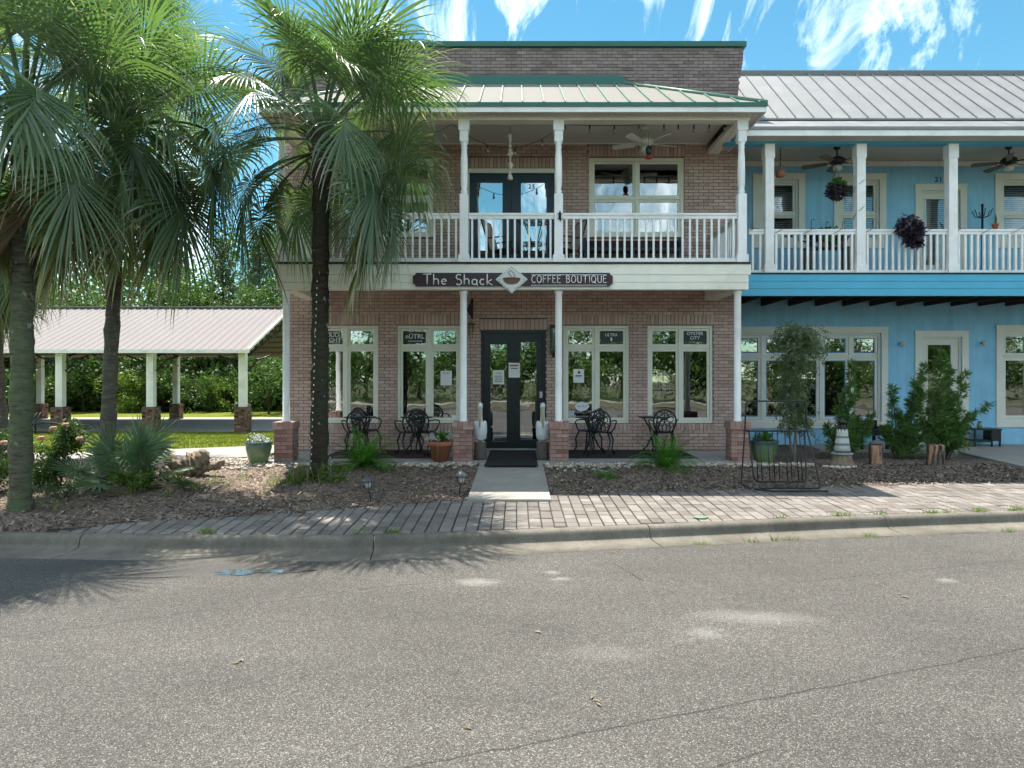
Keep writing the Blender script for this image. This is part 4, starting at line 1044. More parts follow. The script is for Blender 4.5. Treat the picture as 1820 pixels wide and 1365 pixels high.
bdoor(bd_low, bx(1651), bx(1692), bz(775), bz(613), False)
bud = bdoor(udr, bx(1647), bx(1697), bz(470), bz(353), True)
text_mesh('21', .16, 'number', M['ink'], blue, (bx(1668), BW - .006, bz(319.5)), bold=.004, spacing=1.15)
# fascia of three boards, deck, joists
q0, q1 = cz_(527), cz_(489)
fas = MB().box(BX0 - .3, BX1, BF - .09, BF - .02, q0 + .004, q1 - .004).build('fascia', M['blue_trim'], blue)
zs = [q0, q0 + .14, q0 + .285, q1]
for i in range(3): MB().box(BX0 - .3, BX1, BF - .112 - .006 * i, BF - .0905, zs[i] + .002, zs[i+1] - .003).build('board', M['blue_trim'], fas)
MB().box(BX0 - .02, BX1, BF - .14, BW - .012, q1, q1 + .03).build('deck', M['joist'], blue)
MB().box(BX0, BX1, BF - .015, BW - .012, q1 - .05, q1 - .002).build('deck_underside', M['joist'], blue)
x = BX0 + .25
while x < BX1 - .1:
    MB().box(x - .022, x + .022, BF - .015, BW - .012, 3.06, q1 - .052).build('joist', M['joist'], blue); x += 0.60
# posts and railing
BP = [cx_(1338), cx_(1365.5), cx_(1527.5), cx_(1690), cx_(1852)]
BP[0] = XR - .25
bt = cz_(258); bd0 = q1 + .03
for x in BP[1:]:
    p = MB().box(x - .085, x + .085, BF - .085, BF + .085, bd0, bt); p.box(x - .105, x + .105, BF - .105, BF + .105, bd0 + .001, bd0 + .17); p.box(x - .098, x + .098, BF - .098, BF + .098, bt - .28, bt - .001)
    p.build('post', M['white'], blue, .006)
ends = [fx(1331)] + BP[1:]
rz0, rz1 = cz_(487), cz_(408)
railing(blue, (cx_(1331), BF), (BP[1] - .09, BF), rz0, rz1, 2, M['white'], .04, foot=False)
for a, b in zip(BP[1:-1], BP[2:]): railing(blue, (a + .09, BF), (b - .09, BF), rz0, rz1, 13, M['white'], .042, foot=False)
# beam, ceiling of beaded boards, soffit, roof
MB().box(BX0 - .5, BX1, BF - .10, BF + .10, bt, cz_(247)).build('beam', M['blue_trim'], blue)
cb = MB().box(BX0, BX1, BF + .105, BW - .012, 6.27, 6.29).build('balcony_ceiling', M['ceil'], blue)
bm_ = MB(); yb_ = BF + .12
bmesh_ = MB().box(-(BX1 - BX0) / 2 + .01, (BX1 - BX0) / 2 - .01, -.055, .055, -.008, 0); cme = bpy.data.meshes.new('ceiling_board'); cme.from_pydata(bmesh_.v, [], bmesh_.f); cme.materials.append(M['soffit'])
i = 0
while BF + .165 + i * .116 < BW - .08: instance('ceiling_board', cme, cb, ((BX0 + BX1) / 2, BF + .165 + i * .116, 6.268)); i += 1
MB().box(BX0, BX1, BW - .05, BW - .0125, bz(296), 6.255).build('frieze_board', M['cream'], blue)
BEY = 12.95
ez0, ez1 = PZ(240, BEY), PZ(230.5, BEY)
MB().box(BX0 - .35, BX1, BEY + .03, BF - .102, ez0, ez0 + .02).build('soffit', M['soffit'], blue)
MB().box(BX0 - .35, BX1, BEY, BEY + .028, ez0 - .01, ez1).build('eave_board', M['white'], blue)
MB().box(BX0 - .35, BX1, BEY - .025, BEY + .06, ez1 + .002, ez1 + .055).build('gutter', M['galv'], blue)
broof = empty('roof', (0, 0, 0)); broof.parent = blue; WL[broof.name] = wl(blue)
MY, MZ = 13.6, PZ(210, 13.6); RY, RZ = 15.6, PZ(132.5, 15.6)
pw = .361; i = 0; x = BX0 - .45; lowp = .45
def slope_panel(x0, x1, y0, z0, y1, z1, th, name, mat):
    return MB().add([(x0,y0,z0),(x1,y0,z0),(x1,y1,z1),(x0,y1,z1),(x0,y0,z0-th),(x1,y0,z0-th),(x1,y1,z1-th),(x0,y1,z1-th)], [(0,1,2,3),(7,6,5,4),(0,4,5,1),(1,5,6,2),(2,6,7,3),(3,7,4,0)]).build(name, mat, broof)
while x < BX1:
    slope_panel(x, x + pw - .001, MY, MZ, RY, RZ, .02, 'roof_panel', M['galv'])
    MB().add([(x-.007,MY-.005,MZ),(x+.007,MY-.005,MZ),(x+.007,MY-.005,MZ+.034),(x-.007,MY-.005,MZ+.034),(x-.007,RY,RZ),(x+.007,RY,RZ),(x+.007,RY,RZ+.034),(x-.007,RY,RZ+.034)], [(0,1,2,3),(3,2,6,7),(0,3,7,4),(1,5,6,2)]).build('seam', M['galv_seam'], broof)
    x += pw
x = BX0 - .45; i = 0
while x < BX1:
    slope_panel(x, x + .43, BEY + .02, ez1 + .06 + .006 * (i % 2), MY + .06, MZ - .02, .012, 'eave_panel', M['galv2']); x += .42; i += 1
MB().box(BX0 - .4, BX1, MY - .02, MY + .03, MZ - .045, MZ - .024).build('break_flashing', M['galv_seam'], broof)
MB().box(BX0 - .05, BX1, RY - .03, RY + .15, RZ - .02, RZ + .06).build('ridge_cap', M['galv_seam'], broof)
MB().box(BX0 - .05, BX1, RY - .032, RY + .16, RZ + .0605, RZ + .085).build('ridge_flashing', M['galv'], broof)
MB().quad((BX0, RY + .05, RZ), (BX1, RY + .05, RZ), (BX1, 22, BZT), (BX0, 22, BZT)).build('rear_slope', M['galv'], broof)
# side walk of the blue building
struct(MB().slab([(8.62, 11.25), (10.6, 11.05), (10.6, 13.6), (16, 13.6), (16, 15.08), (6.3, 15.08), (6.3, 14.2), (8.88, 13.7)], -.3, [-.03, -.03, 0, 0, 0, 0, 0, 0]).build('side_walk', M['concrete']))

# ================================================================== PAVILION
PD1, PD2 = 25.0, 33.5
pav_t = thing('park_pavilion', (-16, 29, -.55), 'open picnic pavilion with pale metal gable roof on white posts with brick bases', 'pavilion')
PF = -.58
MB().box(-34, -9.2, 24.2, 34.6, PF - .3, PF).build('floor_slab', M['concrete'], pav_t)
pxr = PX(443, 24.6); eY, eZ = 24.6, PZ(622.5, 24.6); rY, rZ = 29.35, PZ(548, 29.35); bY = 2 * rY - eY
NP = 40
g = MB(); x = pxr; wv = .0
xs = []
while x > -36: xs += [(x, 0), (x - .05, .03), (x - .10, .03), (x - .15, 0)]; x -= .30
for side_y, nm in ((eY, 'roof_sheet'), (bY, 'roof_sheet')):
    g = MB(); P = []
    for xx, up in xs: P += [(xx, side_y, eZ + up), (xx, rY, rZ + up)]
    g.add(P, [(2*i, 2*i+1, 2*i+3, 2*i+2) for i in range(len(xs) - 1)]); g.build('roof_sheet', M['pav_roof'], pav_t)
    s = -1 if side_y < rY else 1
MB().add([(pxr+.02, eY-.02, eZ-.02), (pxr+.02, rY, rZ-.02), (pxr+.02, rY, rZ+.08), (pxr+.02, eY-.02, eZ+.08), (pxr-.05, eY-.02, eZ-.02), (pxr-.05, rY, rZ-.02), (pxr-.05, rY, rZ+.08), (pxr-.05, eY-.02, eZ+.08)], [(0,3,2,1),(4,5,6,7),(3,7,6,2),(0,1,5,4),(0,4,7,3)]).build('gable_trim', M['white'], pav_t)
MB().add([(pxr+.02, bY, eZ-.02), (pxr+.02, rY, rZ-.02), (pxr+.02, rY, rZ+.08), (pxr+.02, bY, eZ+.08), (pxr-.05, bY, eZ-.02), (pxr-.05, rY, rZ-.02), (pxr-.05, rY, rZ+.08), (pxr-.05, bY, eZ+.08)], [(0,1,2,3),(4,7,6,5),(3,2,6,7)]).build('gable_trim', M['white'], pav_t)
MB().box(-36, pxr + .03, rY - .15, rY + .15, rZ + .03, rZ + .07).build('ridge_cap', M['pav_roof'], pav_t)
MB().box(-36, pxr, eY - .03, eY + .02, eZ - .10, eZ + .02).build('eave_trim', M['white'], pav_t)
for i in range(1, 9):
    for s in (-1, 1):
        t = i / 9; y = rY + s * (rY - eY) * t; z = rZ + (eZ - rZ) * t
        MB().box(-36, pxr - .06, y - .05, y + .05, z - .16, z - .03).build('purlin', M['pav_under'], pav_t)
PXS = [PX(432, PD1), PX(269, PD1), PX(108, PD1), PX(-54, PD1), PX(-216, PD1)]
def pbase(g, x, y, S, z0, z1):
    ch = .072; c = 0
    while z0 + (c + 1) * ch <= z1 + .01:
        za, zb = z0 + c * ch + .005, z0 + (c + 1) * ch - .005
        for sx, sy, ax in ((0, -1, 0), (1, 0, 1), (-1, 0, 1), (0, 1, 0)):
            n = 3; L = S / n; o_ = (c % 2) * L / 2; u = -S / 2 - o_
            while u < S / 2:
                a, b = max(u, -S/2) + .005, min(u + L, S/2) - .005
                if b - a > .02:
                    if ax == 0: y0, y1 = sorted((y + sy * S / 2, y + sy * (S / 2 - .04))); g.box(x + a, x + b, y0, y1, za, zb)
                    else: x0, x1 = sorted((x + sx * S / 2, x + sx * (S / 2 - .04))); g.box(x0, x1, y + a, y + b, za, zb)
                u += L
        c += 1
for row, (D, zt) in enumerate(((PD1, PZ(722.5, PD1)), (PD2, PZ(717, PD2)))):
    for x in PXS:
        S = .47
        b0 = MB().box(x - S/2 + .015, x + S/2 - .015, D - S/2 + .015, D + S/2 - .015, PF, zt - .01).build('post_base', M['mortar'], pav_t)
        g = MB(); pbase(g, x, D, S, PF, zt); tag(g.build('brick', M['brick_mixed'], b0), kind='stuff')
        w = .122
        p = MB().box(x - w, x + w, D - w, D + w, zt - .02, eZ - .05 + (.12 if row == 0 else .12))
        for k in (-.06, 0, .06): p.box(x + k - .012, x + k + .012, D - w - .012, D - w - .001, zt, eZ - .1)
        p.build('post', M['white'], pav_t)
for x in PXS:                                             # open web trusses between front and rear posts
    zt = eZ - .02
    g = MB(); g.tube([(x, PD1, zt), (x, rY, rZ - .25), (x, PD2, zt)], .04, 6); g.tube([(x, PD1 + .2, zt - .25), (x, rY, rZ - .9), (x, PD2 - .2, zt - .25)], .04, 6)
    for i in range(12):
        t0, t1 = i / 12, (i + .5) / 12
        def P_(t, lo): y = PD1 + .1 + (PD2 - PD1 - .2) * t; k = 1 - abs(2 * t - 1); return (x, y, (zt + (rZ - .25 - zt) * k) if not lo else (zt - .28 + (rZ - .9 - zt + .28) * k))
        g.tube([P_(t0, 0), P_(t1, 1)], .02, 5); g.tube([P_(t1, 1), P_((i + 1) / 12, 0)], .02, 5)
    g.build('truss', M['black_iron'], pav_t)
    g = MB()                                              # knee braces along the eave
    for s in (-1, 1): g.tube([(x + s * .18, PD1, eZ - .75), (x + s * .5, PD1 + .05, eZ - .35), (x + s * .95, PD1 + .1, eZ - .18)], .035, 6); g.tube([(x + s * .18, PD1, eZ - .4), (x + s * .75, PD1 + .08, eZ - .25)], .02, 5)
    g.build('knee_brace', M['black_iron'], pav_t)
sb = thing('string_lights', (-16, PD1 + .3, 2.2), 'string of white globe bulbs slung under the pavilion eave', 'string lights')
pts = []
for a, b in zip(PXS[:-1], PXS[1:]):
    for i in range(12): t = i / 12; pts.append((a + (b - a) * t, PD1 + .35, eZ - .15 - .55 * 4 * t * (1 - t)))
MB().tube(pts, .008, 4).build('cord', M['wire'], sb)
for p in pts[::2]: MB().ball((p[0], p[1], p[2] - .07), .05, 8, 6).build('bulb', M['bulb_white'], sb)

# ================================================================== PALMS
def frond_mesh(elev_deg, seed, Lp=1.0, Lb=1.05, nseg=58, droop=1.0, mat=None, name='frond', wid=0.034, stiff=False):
    rs = random.Random(seed); V = []; Fq = []; T = []
    # petiole
    bend = (10 + 22 * cos(R(max(-60, elev_deg)))) * droop; n = 9; p = Vector((0, 0, 0)); path = []; sway = rs.uniform(-.12, .12)
    for i in range(n):
        a = R(elev_deg - bend * (i / (n - 1)) ** 1.4); path.append((p.copy(), a)); p = p + Vector((cos(a), sway * i / n * .3, sin(a))) * (Lp / (n - 1))
    for i, (q, a) in enumerate(path):
        nrm = Vector((-sin(a), 0, cos(a))); w = .034 - .020 * i / (n - 1); h = .012
        V += [q + Vector((0, w, 0)), q + nrm * h, q + Vector((0, -w, 0)), q - nrm * h * 1.3]; T += [0.0] * 4
        if i:
            b = 4 * (i - 1); c = 4 * i
            for k in range(4): Fq.append((b + k, b + (k + 1) % 4, c + (k + 1) % 4, c + k))
    # costa, curving strongly down
    a0 = path[-1][1]; Lc = Lb * (.12 if stiff else .42); m = 8; cp = []; q = path[-1][0].copy()
    rec = (8 if stiff else 62) * droop * (0.55 + 0.45 * cos(a0))
    for i in range(m + 1):
        a = a0 - R(rec) * (i / m) ** 1.2; cp.append((q.copy(), a)); q = q + Vector((cos(a), 0, sin(a))) * (Lc / m)
    fold = R(rs.uniform(10, 30))
    for s in range(nseg):
        u = -1 + 2 * (s + .5) / nseg; phi = R((128 if stiff else 138) * u + rs.uniform(-2, 2))
        f = (1 - abs(u) ** .75) * m; i = min(m - 1, int(f)); t = f - i
        pos = cp[i][0].lerp(cp[i + 1][0], t); a = cp[i][1] + (cp[i + 1][1] - cp[i][1]) * t
        tan = Vector((cos(a), 0, sin(a))); nrm = Vector((-sin(a), 0, cos(a))); lat = Vector((0, 1, 0)) * cos(fold) - nrm * sin(fold)
        d = (tan * cos(phi) + lat * sin(phi)).normalized()
        nb = (nrm * cos(fold * abs(sin(phi))) + Vector((0, 1, 0)) * sin(fold) * sin(phi)).normalized()
        L = Lb * (0.62 + 0.38 * cos(phi * .62)) * rs.uniform(.88, 1.08) * (.8 if stiff else 1); st = 7
        g = rs.uniform(.65, 1.35) * droop * (.12 if stiff else 1.0); br = rs.random() < .12 and not stiff
        x = pos.copy(); base = len(V); dd = d.copy()
        for k in range(st + 1):
            w_ = k / st
            prof = (0.25 + 1.9 * w_) if w_ < .38 else max(0.02, 0.97 * (1 - ((w_ - .38) / .62) ** 1.35))
            w = wid * min(1, prof) * rs.uniform(.95, 1.05)
            c = dd.cross(nb)
            c = c.normalized() if c.length > 1e-5 else Vector((0, 1, 0))
            up = c.cross(dd).normalized()
            V += [x - c * w / 1 * .5, x - up * w * .22, x + c * w * .5]; T += [w_] * 3
            if k:
                b = base + 3 * (k - 1); e = base + 3 * k
                Fq += [(b, b + 1, e + 1, e), (b + 1, b + 2, e + 2, e + 1)]
            grav = g * (max(0, w_ - .22) ** 1.3) * .62
            if br and w_ > .5: grav += .5
            dd = (dd + Vector((rs.uniform(-.02, .02), rs.uniform(-.02, .02), -grav))).normalized()
            x = x + dd * (L / st)
    V = np.array([tuple(v) for v in V])
    o = np_mesh(name, V, Fq, mat, None, True, T)
    me = o.data; bpy.data.objects.remove(o); return me
ELEV = [84, 70, 56, 42, 28, 12, -6, -24, -42, -58]
PROTO = {}
for i, e in enumerate(ELEV):
    for v in range(3): PROTO[(i, v)] = frond_mesh(e, 11 * i + v, Lp=(.98, .86, .92)[v], Lb=(.98, 1.04, .90)[v], nseg=54, wid=.031, droop=(1.1, .95, 1.3)[v] * (.72 if e > 35 else 1.0), mat=M['frond'] if e > -30 else M['frond_old'])
for v in range(2): PROTO[('dead', v)] = frond_mesh(-68, 300 + v, Lp=.8, Lb=.95, mat=M['frond_dead'], droop=1.2)
for v in range(2): PROTO[('old', v)] = frond_mesh(-50, 320 + v, Lp=.9, Lb=1.0, mat=M['frond_old'], droop=1.1)

def palm_trunk(root, pts, r0, r1, mat, flare=1.18):
    P = [Vector(p) for p in pts]; n = 90; prof = []; rad = []
    for i in range(n + 1):
        t = i / n; f = t * (len(P) - 1); k = min(len(P) - 2, int(f)); q = P[k].lerp(P[k + 1], f - k)
        r = r0 + (r1 - r0) * t
        if t < .08: r *= 1 + (flare - 1) * (1 - t / .08) ** 2
        r *= 1 + .022 * ((i % 3) - 1) + random.uniform(-.012, .012)
        prof.append(q); rad.append(r)
    g = MB().tube(prof, rad, 22)
    for i in range(len(g.v)):
        x, y, z = g.v[i]; s = .006 * hn(x * 9, z * 7); g.v[i] = (x + s, y + s, z)
    return g.build('trunk', mat, root)
def boots(root, c, r, z0, z1, n, mat):
    g = MB()
    for i in range(n):
        a = i * 2.4; z = z0 + (z1 - z0) * i / n; o_ = Vector((cos(a), sin(a), 0)); t = Vector((-sin(a), cos(a), 0))
        b = Vector((c[0], c[1], z)) + o_ * (r - .01); e = b + o_ * random.uniform(.07, .14) + Vector((0, 0, random.uniform(.14, .24)))
        g.add([b - t * .07, b + t * .07, e + t * .022, e - t * .022, b - t * .06 - o_ * .05, b + t * .06 - o_ * .05, e + t * .018 - o_ * .03, e - t * .018 - o_ * .03], [(0,1,2,3),(4,7,6,5),(0,3,7,4),(1,5,6,2),(3,2,6,7)])
        for _ in range(3):                                 # loose fibre
            q = b + t * random.uniform(-.08, .08); g.tube([q, q + o_ * random.uniform(.05, .12) + Vector((0, 0, random.uniform(-.2, .05)))], [.006, .002], 4)
    return tag(g.build('leaf_bases', mat, root), kind='stuff')
def stalk(root, c, az, L, mat):
    g = MB(); P = []; el = R(random.uniform(25, 60)); d = Vector((cos(az) * cos(el), sin(az) * cos(el), sin(el))); p = Vector(c)
    for i in range(12): P.append(p.copy()); p = p + d * (L / 12); d = (d + Vector((0, 0, -.11))).normalized()
    g.tube(P, [.014 - .010 * i / 11 for i in range(12)], 5)
    for i in range(4, 12):
        for _ in range(7):
            q = P[i]; e = Vector((random.gauss(0, 1), random.gauss(0, 1), random.gauss(-.3, .8))).normalized() * random.uniform(.1, .28)
            g.tube([q, q + e * .5 + Vector((0, 0, .02)), q + e + Vector((0, 0, -.04))], [.004, .003, .0015], 4)
    return g.build('flower_stalk', mat, root)
M['boot'] = plain('palm_leaf_base', (0.10, 0.07, 0.045), 0.9, 0.4, 10, 0.4, 40)
M['stalk'] = plain('flower_stalk', (0.17, 0.15, 0.10), 0.8, 0.4, 10)
def palm(label, base, heart, r0, r1, mat, nf, scale, seed, lean=0.0, back_limit=None, dead=4, old=5, extra=(), emax=9):
    t = thing('palm_tree', base, label, 'palm tree', 'cabbage palms in the front bed')
    b, h = Vector(base), Vector(heart)
    mid1 = b.lerp(h, .35) + Vector((lean * .3, 0, 0)); mid2 = b.lerp(h, .7) + Vector((lean * .15, 0, 0))
    palm_trunk(t, [b + Vector((0, 0, -.12)), b.lerp(h, .15), mid1, mid2, h + Vector((0, 0, .1))], r0, r1, mat)
    boots(t, heart, r1 * .9, heart[2] - .75, heart[2] + .12, 46, M['boot'])
    rs = random.Random(seed); az = rs.uniform(0, 6)
    lst = []
    for i in range(nf):
        az += 2.39996 + rs.uniform(-.15, .15); f = i / nf
        e = int(min(emax, max(0, round((f ** 1.12) * 9.3 + rs.uniform(-.4, .4))))); lst.append(((e, rs.randrange(3)), az, rs.uniform(.88, 1.12)))
    for i in range(old): az += 2.4; lst.append((('old', rs.randrange(2)), az, rs.uniform(.9, 1.1)))
    for i in range(dead): az += 2.4; lst.append((('dead', rs.randrange(2)), az, rs.uniform(.8, 1.05)))
    lst += list(extra)
    for key, a, s in lst:
        s *= scale
        el = ELEV[key[0]] if isinstance(key[0], int) else -60
        if back_limit is not None:                          # fronds pushing against the porch stay short or have been cut
            reach = 1.75 * s * max(.45, cos(R(el))) * sin(a)
            if reach > back_limit:
                if reach > back_limit * 2.4: a = a + pi * .62
                else: s *= back_limit / reach
        if el < -15 and sin(a) < -.72: a = a + (.8 if cos(a) > 0 else -.8)      # the trunk stays in view between the low leaves
        z = heart[2] + (.12 if el > 40 else .0) - (.18 if el < -20 else 0)
        o = instance('frond', PROTO[key], t, (heart[0] + cos(a) * r1 * .5, heart[1] + sin(a) * r1 * .5, z), (rs.uniform(-.12, .12), rs.uniform(-.1, .1), a), (s, s * rs.uniform(.9, 1.1), s))
    for i in range(3): stalk(t, (heart[0], heart[1], heart[2] + .1), rs.uniform(0, 2 * pi), 1.4 * scale, M['stalk'])
    return t
def ground_at(px, D): x = PX(px, D); return (x, D, zbed(x, D))
D1, D2, D3, D4 = 8.6, 10.2, 10.35, 15.5
b1 = ground_at(36, D1); palm('thick mossy trunked palm at the kerb, nearest of the palms', b1, (PX(44, D1), D1, PZ(205, D1)), .128, .122, M['bark_mossy'], 36, 1.12, 5, 0, None, 1, 3)
b2 = ground_at(188, D2); palm('leaning grey trunked palm standing behind the saw palmetto', b2, (PX(218, D2), D2, PZ(225, D2)), .104, .096, M['bark_grey'], 34, 1.12, 21, -.05, None, 1, 3, [((6, 0), -.2, 1.25), ((7, 1), -.4, 1.3), ((8, 2), -.1, 1.25), ((5, 2), -.05, 1.25), ((8, 0), -.8, 1.2)])
b3 = ground_at(567, D3); p3 = palm('dark trunked palm wrapped in fairy lights before the shop porch', b3, (PX(571, D3), D3, PZ(250, D3)), .134, .120, M['bark_dark'], 31, 1.13, 33, 0, 1.25, 0, 1, [((7, 0), -.15, 1.1), (('old', 0), -.3, 1.2), ((6, 2), .02, 1.1), ((7, 1), 3.35, 1.1), ((8, 0), 3.6, 1.1), ((5, 1), -.1, 1.1), ((5, 0), 3.2, 1.1), ((1, 1), -.6, 1.1), ((2, 0), 2.6, 1.1), ((2, 1), .3, 1.1)], 7)
bb = (PX(185, D4), D4, -.2); palm('tall palm at the back of the group, crown against the sky', bb, (PX(226, D4), D4, PZ(78, D4)), .10, .09, M['bark_grey'], 26, 1.05, 47, 0, None, 2, 2)
bb = (PX(2, 13.2), 13.2, -.16); palm('palm with browned hanging leaves at the left edge behind the mossy trunk', bb, (PX(-20, 13.2), 13.2, PZ(430, 13.2)), .14, .13, M['bark_grey'], 24, .95, 59, 0, None, 8, 6)
# fairy lights round the dark trunk
fl_ = thing('fairy_lights', b3, 'fairy light cord wound round the dark palm trunk', 'string lights')
pts = []
for i in range(420):
    t = i / 420; z = b3[2] + .1 + 2.9 * t; a = i * .42; c = Vector(b3).lerp(Vector((PX(571, D3), D3, PZ(250, D3))), (z - b3[2]) / 3.7 * .75); rr = .163 - .020 * t
    if z < b3[2] + .45: rr += .03 * (1 - (z - b3[2]) / .45) ** 2
    pts.append((c.x + cos(a) * rr, c.y + sin(a) * rr, z))
MB().tube(pts, .0035, 4).build('cord', M['wire'], fl_)
g = MB()
for p in pts[::5]: g.ball((p[0], p[1], p[2]), .009, 6, 4, sz=1.8)
g.build('bulbs', M['bulb_white'], fl_)['kind'] = 'stuff'

# ================================================================== TREES AND SHRUBS
def leaf_cloud(rs, centers, n_per, leaf, spread, up=0.3, aspect=0.55):
    """rhombic leaves around clump centres -> V,F"""
    C = np.repeat(np.asarray(centers, dtype=float), n_per, axis=0); n = len(C)
    d = rs.normal(size=(n, 3)); d /= np.linalg.norm(d, axis=1)[:, None]; r = spread * rs.rand(n) ** .45
    P = C + d * r[:, None]
    t = rs.normal(size=(n, 3)) + d * .6; t[:, 2] -= .2; t /= np.linalg.norm(t, axis=1)[:, None]
    nn = rs.normal(size=(n, 3)); nn[:, 2] += up * 3; b = np.cross(t, nn); b /= np.linalg.norm(b, axis=1)[:, None] + 1e-9
    L = leaf * rs.uniform(.6, 1.3, n)[:, None]; W = L * aspect * .5
    V = np.stack([P, P + t * L * .5 + b * W, P + t * L, P + t * L * .5 - b * W], 1).reshape(-1, 3)
    return V, np.arange(4 * n).reshape(-1, 4)
def crown_centers(rs, n, rx, rz, zc, lobes=9):
    L = []
    for i in range(lobes):
        a = rs.uniform(0, 2 * pi); rr = rx * rs.uniform(.25, .72); L.append((rr * cos(a), rr * sin(a), zc + rz * rs.uniform(-.75, .75), rs.uniform(.32, .55)))
    out = []
    for i in range(n):
        lx, ly, lz, lr = L[rs.randint(len(L))]; d = rs.normal(size=3); d /= np.linalg.norm(d); q = rs.rand() ** .35
        out.append((lx + d[0] * rx * lr * q, ly + d[1] * rx * lr * q, lz + d[2] * rz * lr * q))
    return out, L
def make_tree_proto(seed, h, rx, leafm, leaf=.26, n=330, per=26, lowest=.15):
    rs = np.random.RandomState(seed); zc = h * (.5 + lowest / 2); rz = h * (.5 - lowest / 2)
    C, L = crown_centers(rs, n, rx, rz, zc, 13)
    V, Fq = leaf_cloud(rs, C, per, leaf, rx * .16)
    o = np_mesh('crown', V, Fq, leafm); cme = o.data; bpy.data.objects.remove(o)
    g = MB(); g.tube([(0, 0, -.3), (.05, 0, h * .25), (-.05, .05, h * .55), (0, 0, h * .8)], [h * .022, h * .018, h * .012, h * .004], 8)
    for lx, ly, lz, lr in L: g.tube([(0, 0, lz * .55), (lx * .5, ly * .5, lz * .8), (lx, ly, lz)], [h * .008, h * .006, h * .002], 5)
    o = g.build('trunk', M['bark_pine']); tme = o.data; bpy.data.objects.remove(o)
    return cme, tme
def make_pine_proto(seed, h):
    rs = np.random.RandomState(seed); g = MB(); C = []
    g.tube([(0, 0, -.3), (.1, 0, h * .5), (0, 0, h)], [h * .013, h * .009, h * .002], 8)
    for i in range(34):
        z = h * (.42 + .56 * i / 34); a = i * 2.4 + rs.uniform(-.4, .4); L = (h * .17) * (1.15 - .9 * i / 34) * rs.uniform(.6, 1.2); e = Vector((cos(a) * L, sin(a) * L, L * .25)); b = Vector((0, 0, z))
        g.tube([b, b + e * .5, b + e], [.05, .035, .012], 4)
        for k in range(5): q = b + e * (.45 + .13 * k) + Vector(rs.normal(size=3) * .12 * h / 12); C.append(tuple(q))
    V, Fq = leaf_cloud(rs, C, 34, .34, .42 * h / 12, .1, .16)
    o = np_mesh('crown', V, Fq, M['leaf_pine']); cme = o.data; bpy.data.objects.remove(o)
    o = g.build('trunk', M['bark_pine']); tme = o.data; bpy.data.objects.remove(o)
    return cme, tme
TP = [make_tree_proto(1, 9, 3.6, M['leaf']), make_tree_proto(2, 9, 3.2, M['leaf'], .24), make_tree_proto(3, 9, 3.9, M['leaf'], .28)]
BP_ = [make_tree_proto(5, 2.2, 1.5, M['leaf_bright'], .13, 130, 26, .0), make_tree_proto(6, 2.4, 1.6, M['leaf'], .14, 130, 26, .0)]
PP = [make_pine_proto(8, 13), make_pine_proto(9, 13)]
def put_tree(proto, loc, s, rz, label, cat, group, name):
    t = thing(name, loc, label, cat, group); t.rotation_euler = (0, 0, rz); t.scale = s if isinstance(s, tuple) else (s, s, s)
    for nm, me in (('crown', proto[0]), ('trunk', proto[1])):
        o = bpy.data.objects.new(nm, me); COL.objects.link(o); o.parent = t
    return t
rt = random.Random(12)
GZ = -.62
spec = [  # photo x, distance, scale, proto, label
 (-30, 45, 1.0, 0, 'dark leafy tree at the far left behind the mossy palm'), (40, 43, .95, 1, 'dense green tree beyond the pavilion, left of its first visible post'),
 (120, 46, 1.1, 2, 'broad dark tree behind the pavilion post nearest the rose bush'), (185, 43, .92, 0, 'rounded tree behind the leaning palm trunk'),
 (250, 47, 1.08, 1, 'dark broadleaf tree behind the middle pavilion post'), (318, 43.5, .9, 2, 'leafy tree behind the middle rear pavilion post'),
 (375, 48, 1.1, 0, 'tall green tree above the pavilion ridge near the shop'), (432, 44, .92, 1, 'bushy tree directly behind the right pavilion posts'), (490, 46, .98, 2, 'pale green tree beside the shop corner beyond the pavilion'), (545, 49, 1.05, 1, 'green tree half hidden by the shop corner')]
for px_, D, s, k, lb in spec: put_tree(TP[k], (PX(px_, D), D, GZ), (s * rt.uniform(.95, 1.15), s * 1.0, s * rt.uniform(.85, 1.0)), rt.uniform(0, 6), lb, 'tree', 'trees beyond the pavilion', 'broadleaf_tree')
for px_, D, s, k, lb in ((395, 52, .98, 0, 'tall thin pine rising over the pavilion ridge'), (462, 50, 1.02, 1, 'tall pine showing between palm leaves and shop corner'), (300, 55, 1.0, 1, 'pine behind the hanging leaves of the leaning palm'), (60, 56, 1.05, 0, 'pine behind the crown of the mossy palm')):
    put_tree(PP[k], (PX(px_, D), D, GZ), s, rt.uniform(0, 6), lb, 'pine tree', 'pines beyond the pavilion', 'pine_tree')
for px_, D, s, k, lb in ((232, 40, .95, 0, 'bright yellow green shrub behind the leaning palm trunk'), (20, 40, 1.0, 1, 'dark shrub at the woods edge, far left'), (150, 40.5, 1.1, 1, 'shrub at the woods edge behind the left pavilion bay'), (345, 40, .9, 1, 'low dark shrub behind the right pavilion bay'), (395, 40.5, .8, 0, 'small bright shrub behind the right pavilion bay'),
                         (478, 38.5, 1.35, 1, 'large rounded green shrub beside the shop corner'), (290, 41, 1.0, 1, 'dark shrub behind the middle pavilion bay'), (95, 41, .85, 0, 'light green shrub behind the first pavilion posts')):
    put_tree(BP_[k], (PX(px_, D), D, GZ), (s * 1.2, s, s * 1.15), rt.uniform(0, 6), lb, 'shrub', 'shrubs at the edge of the woods', 'woodland_shrub')
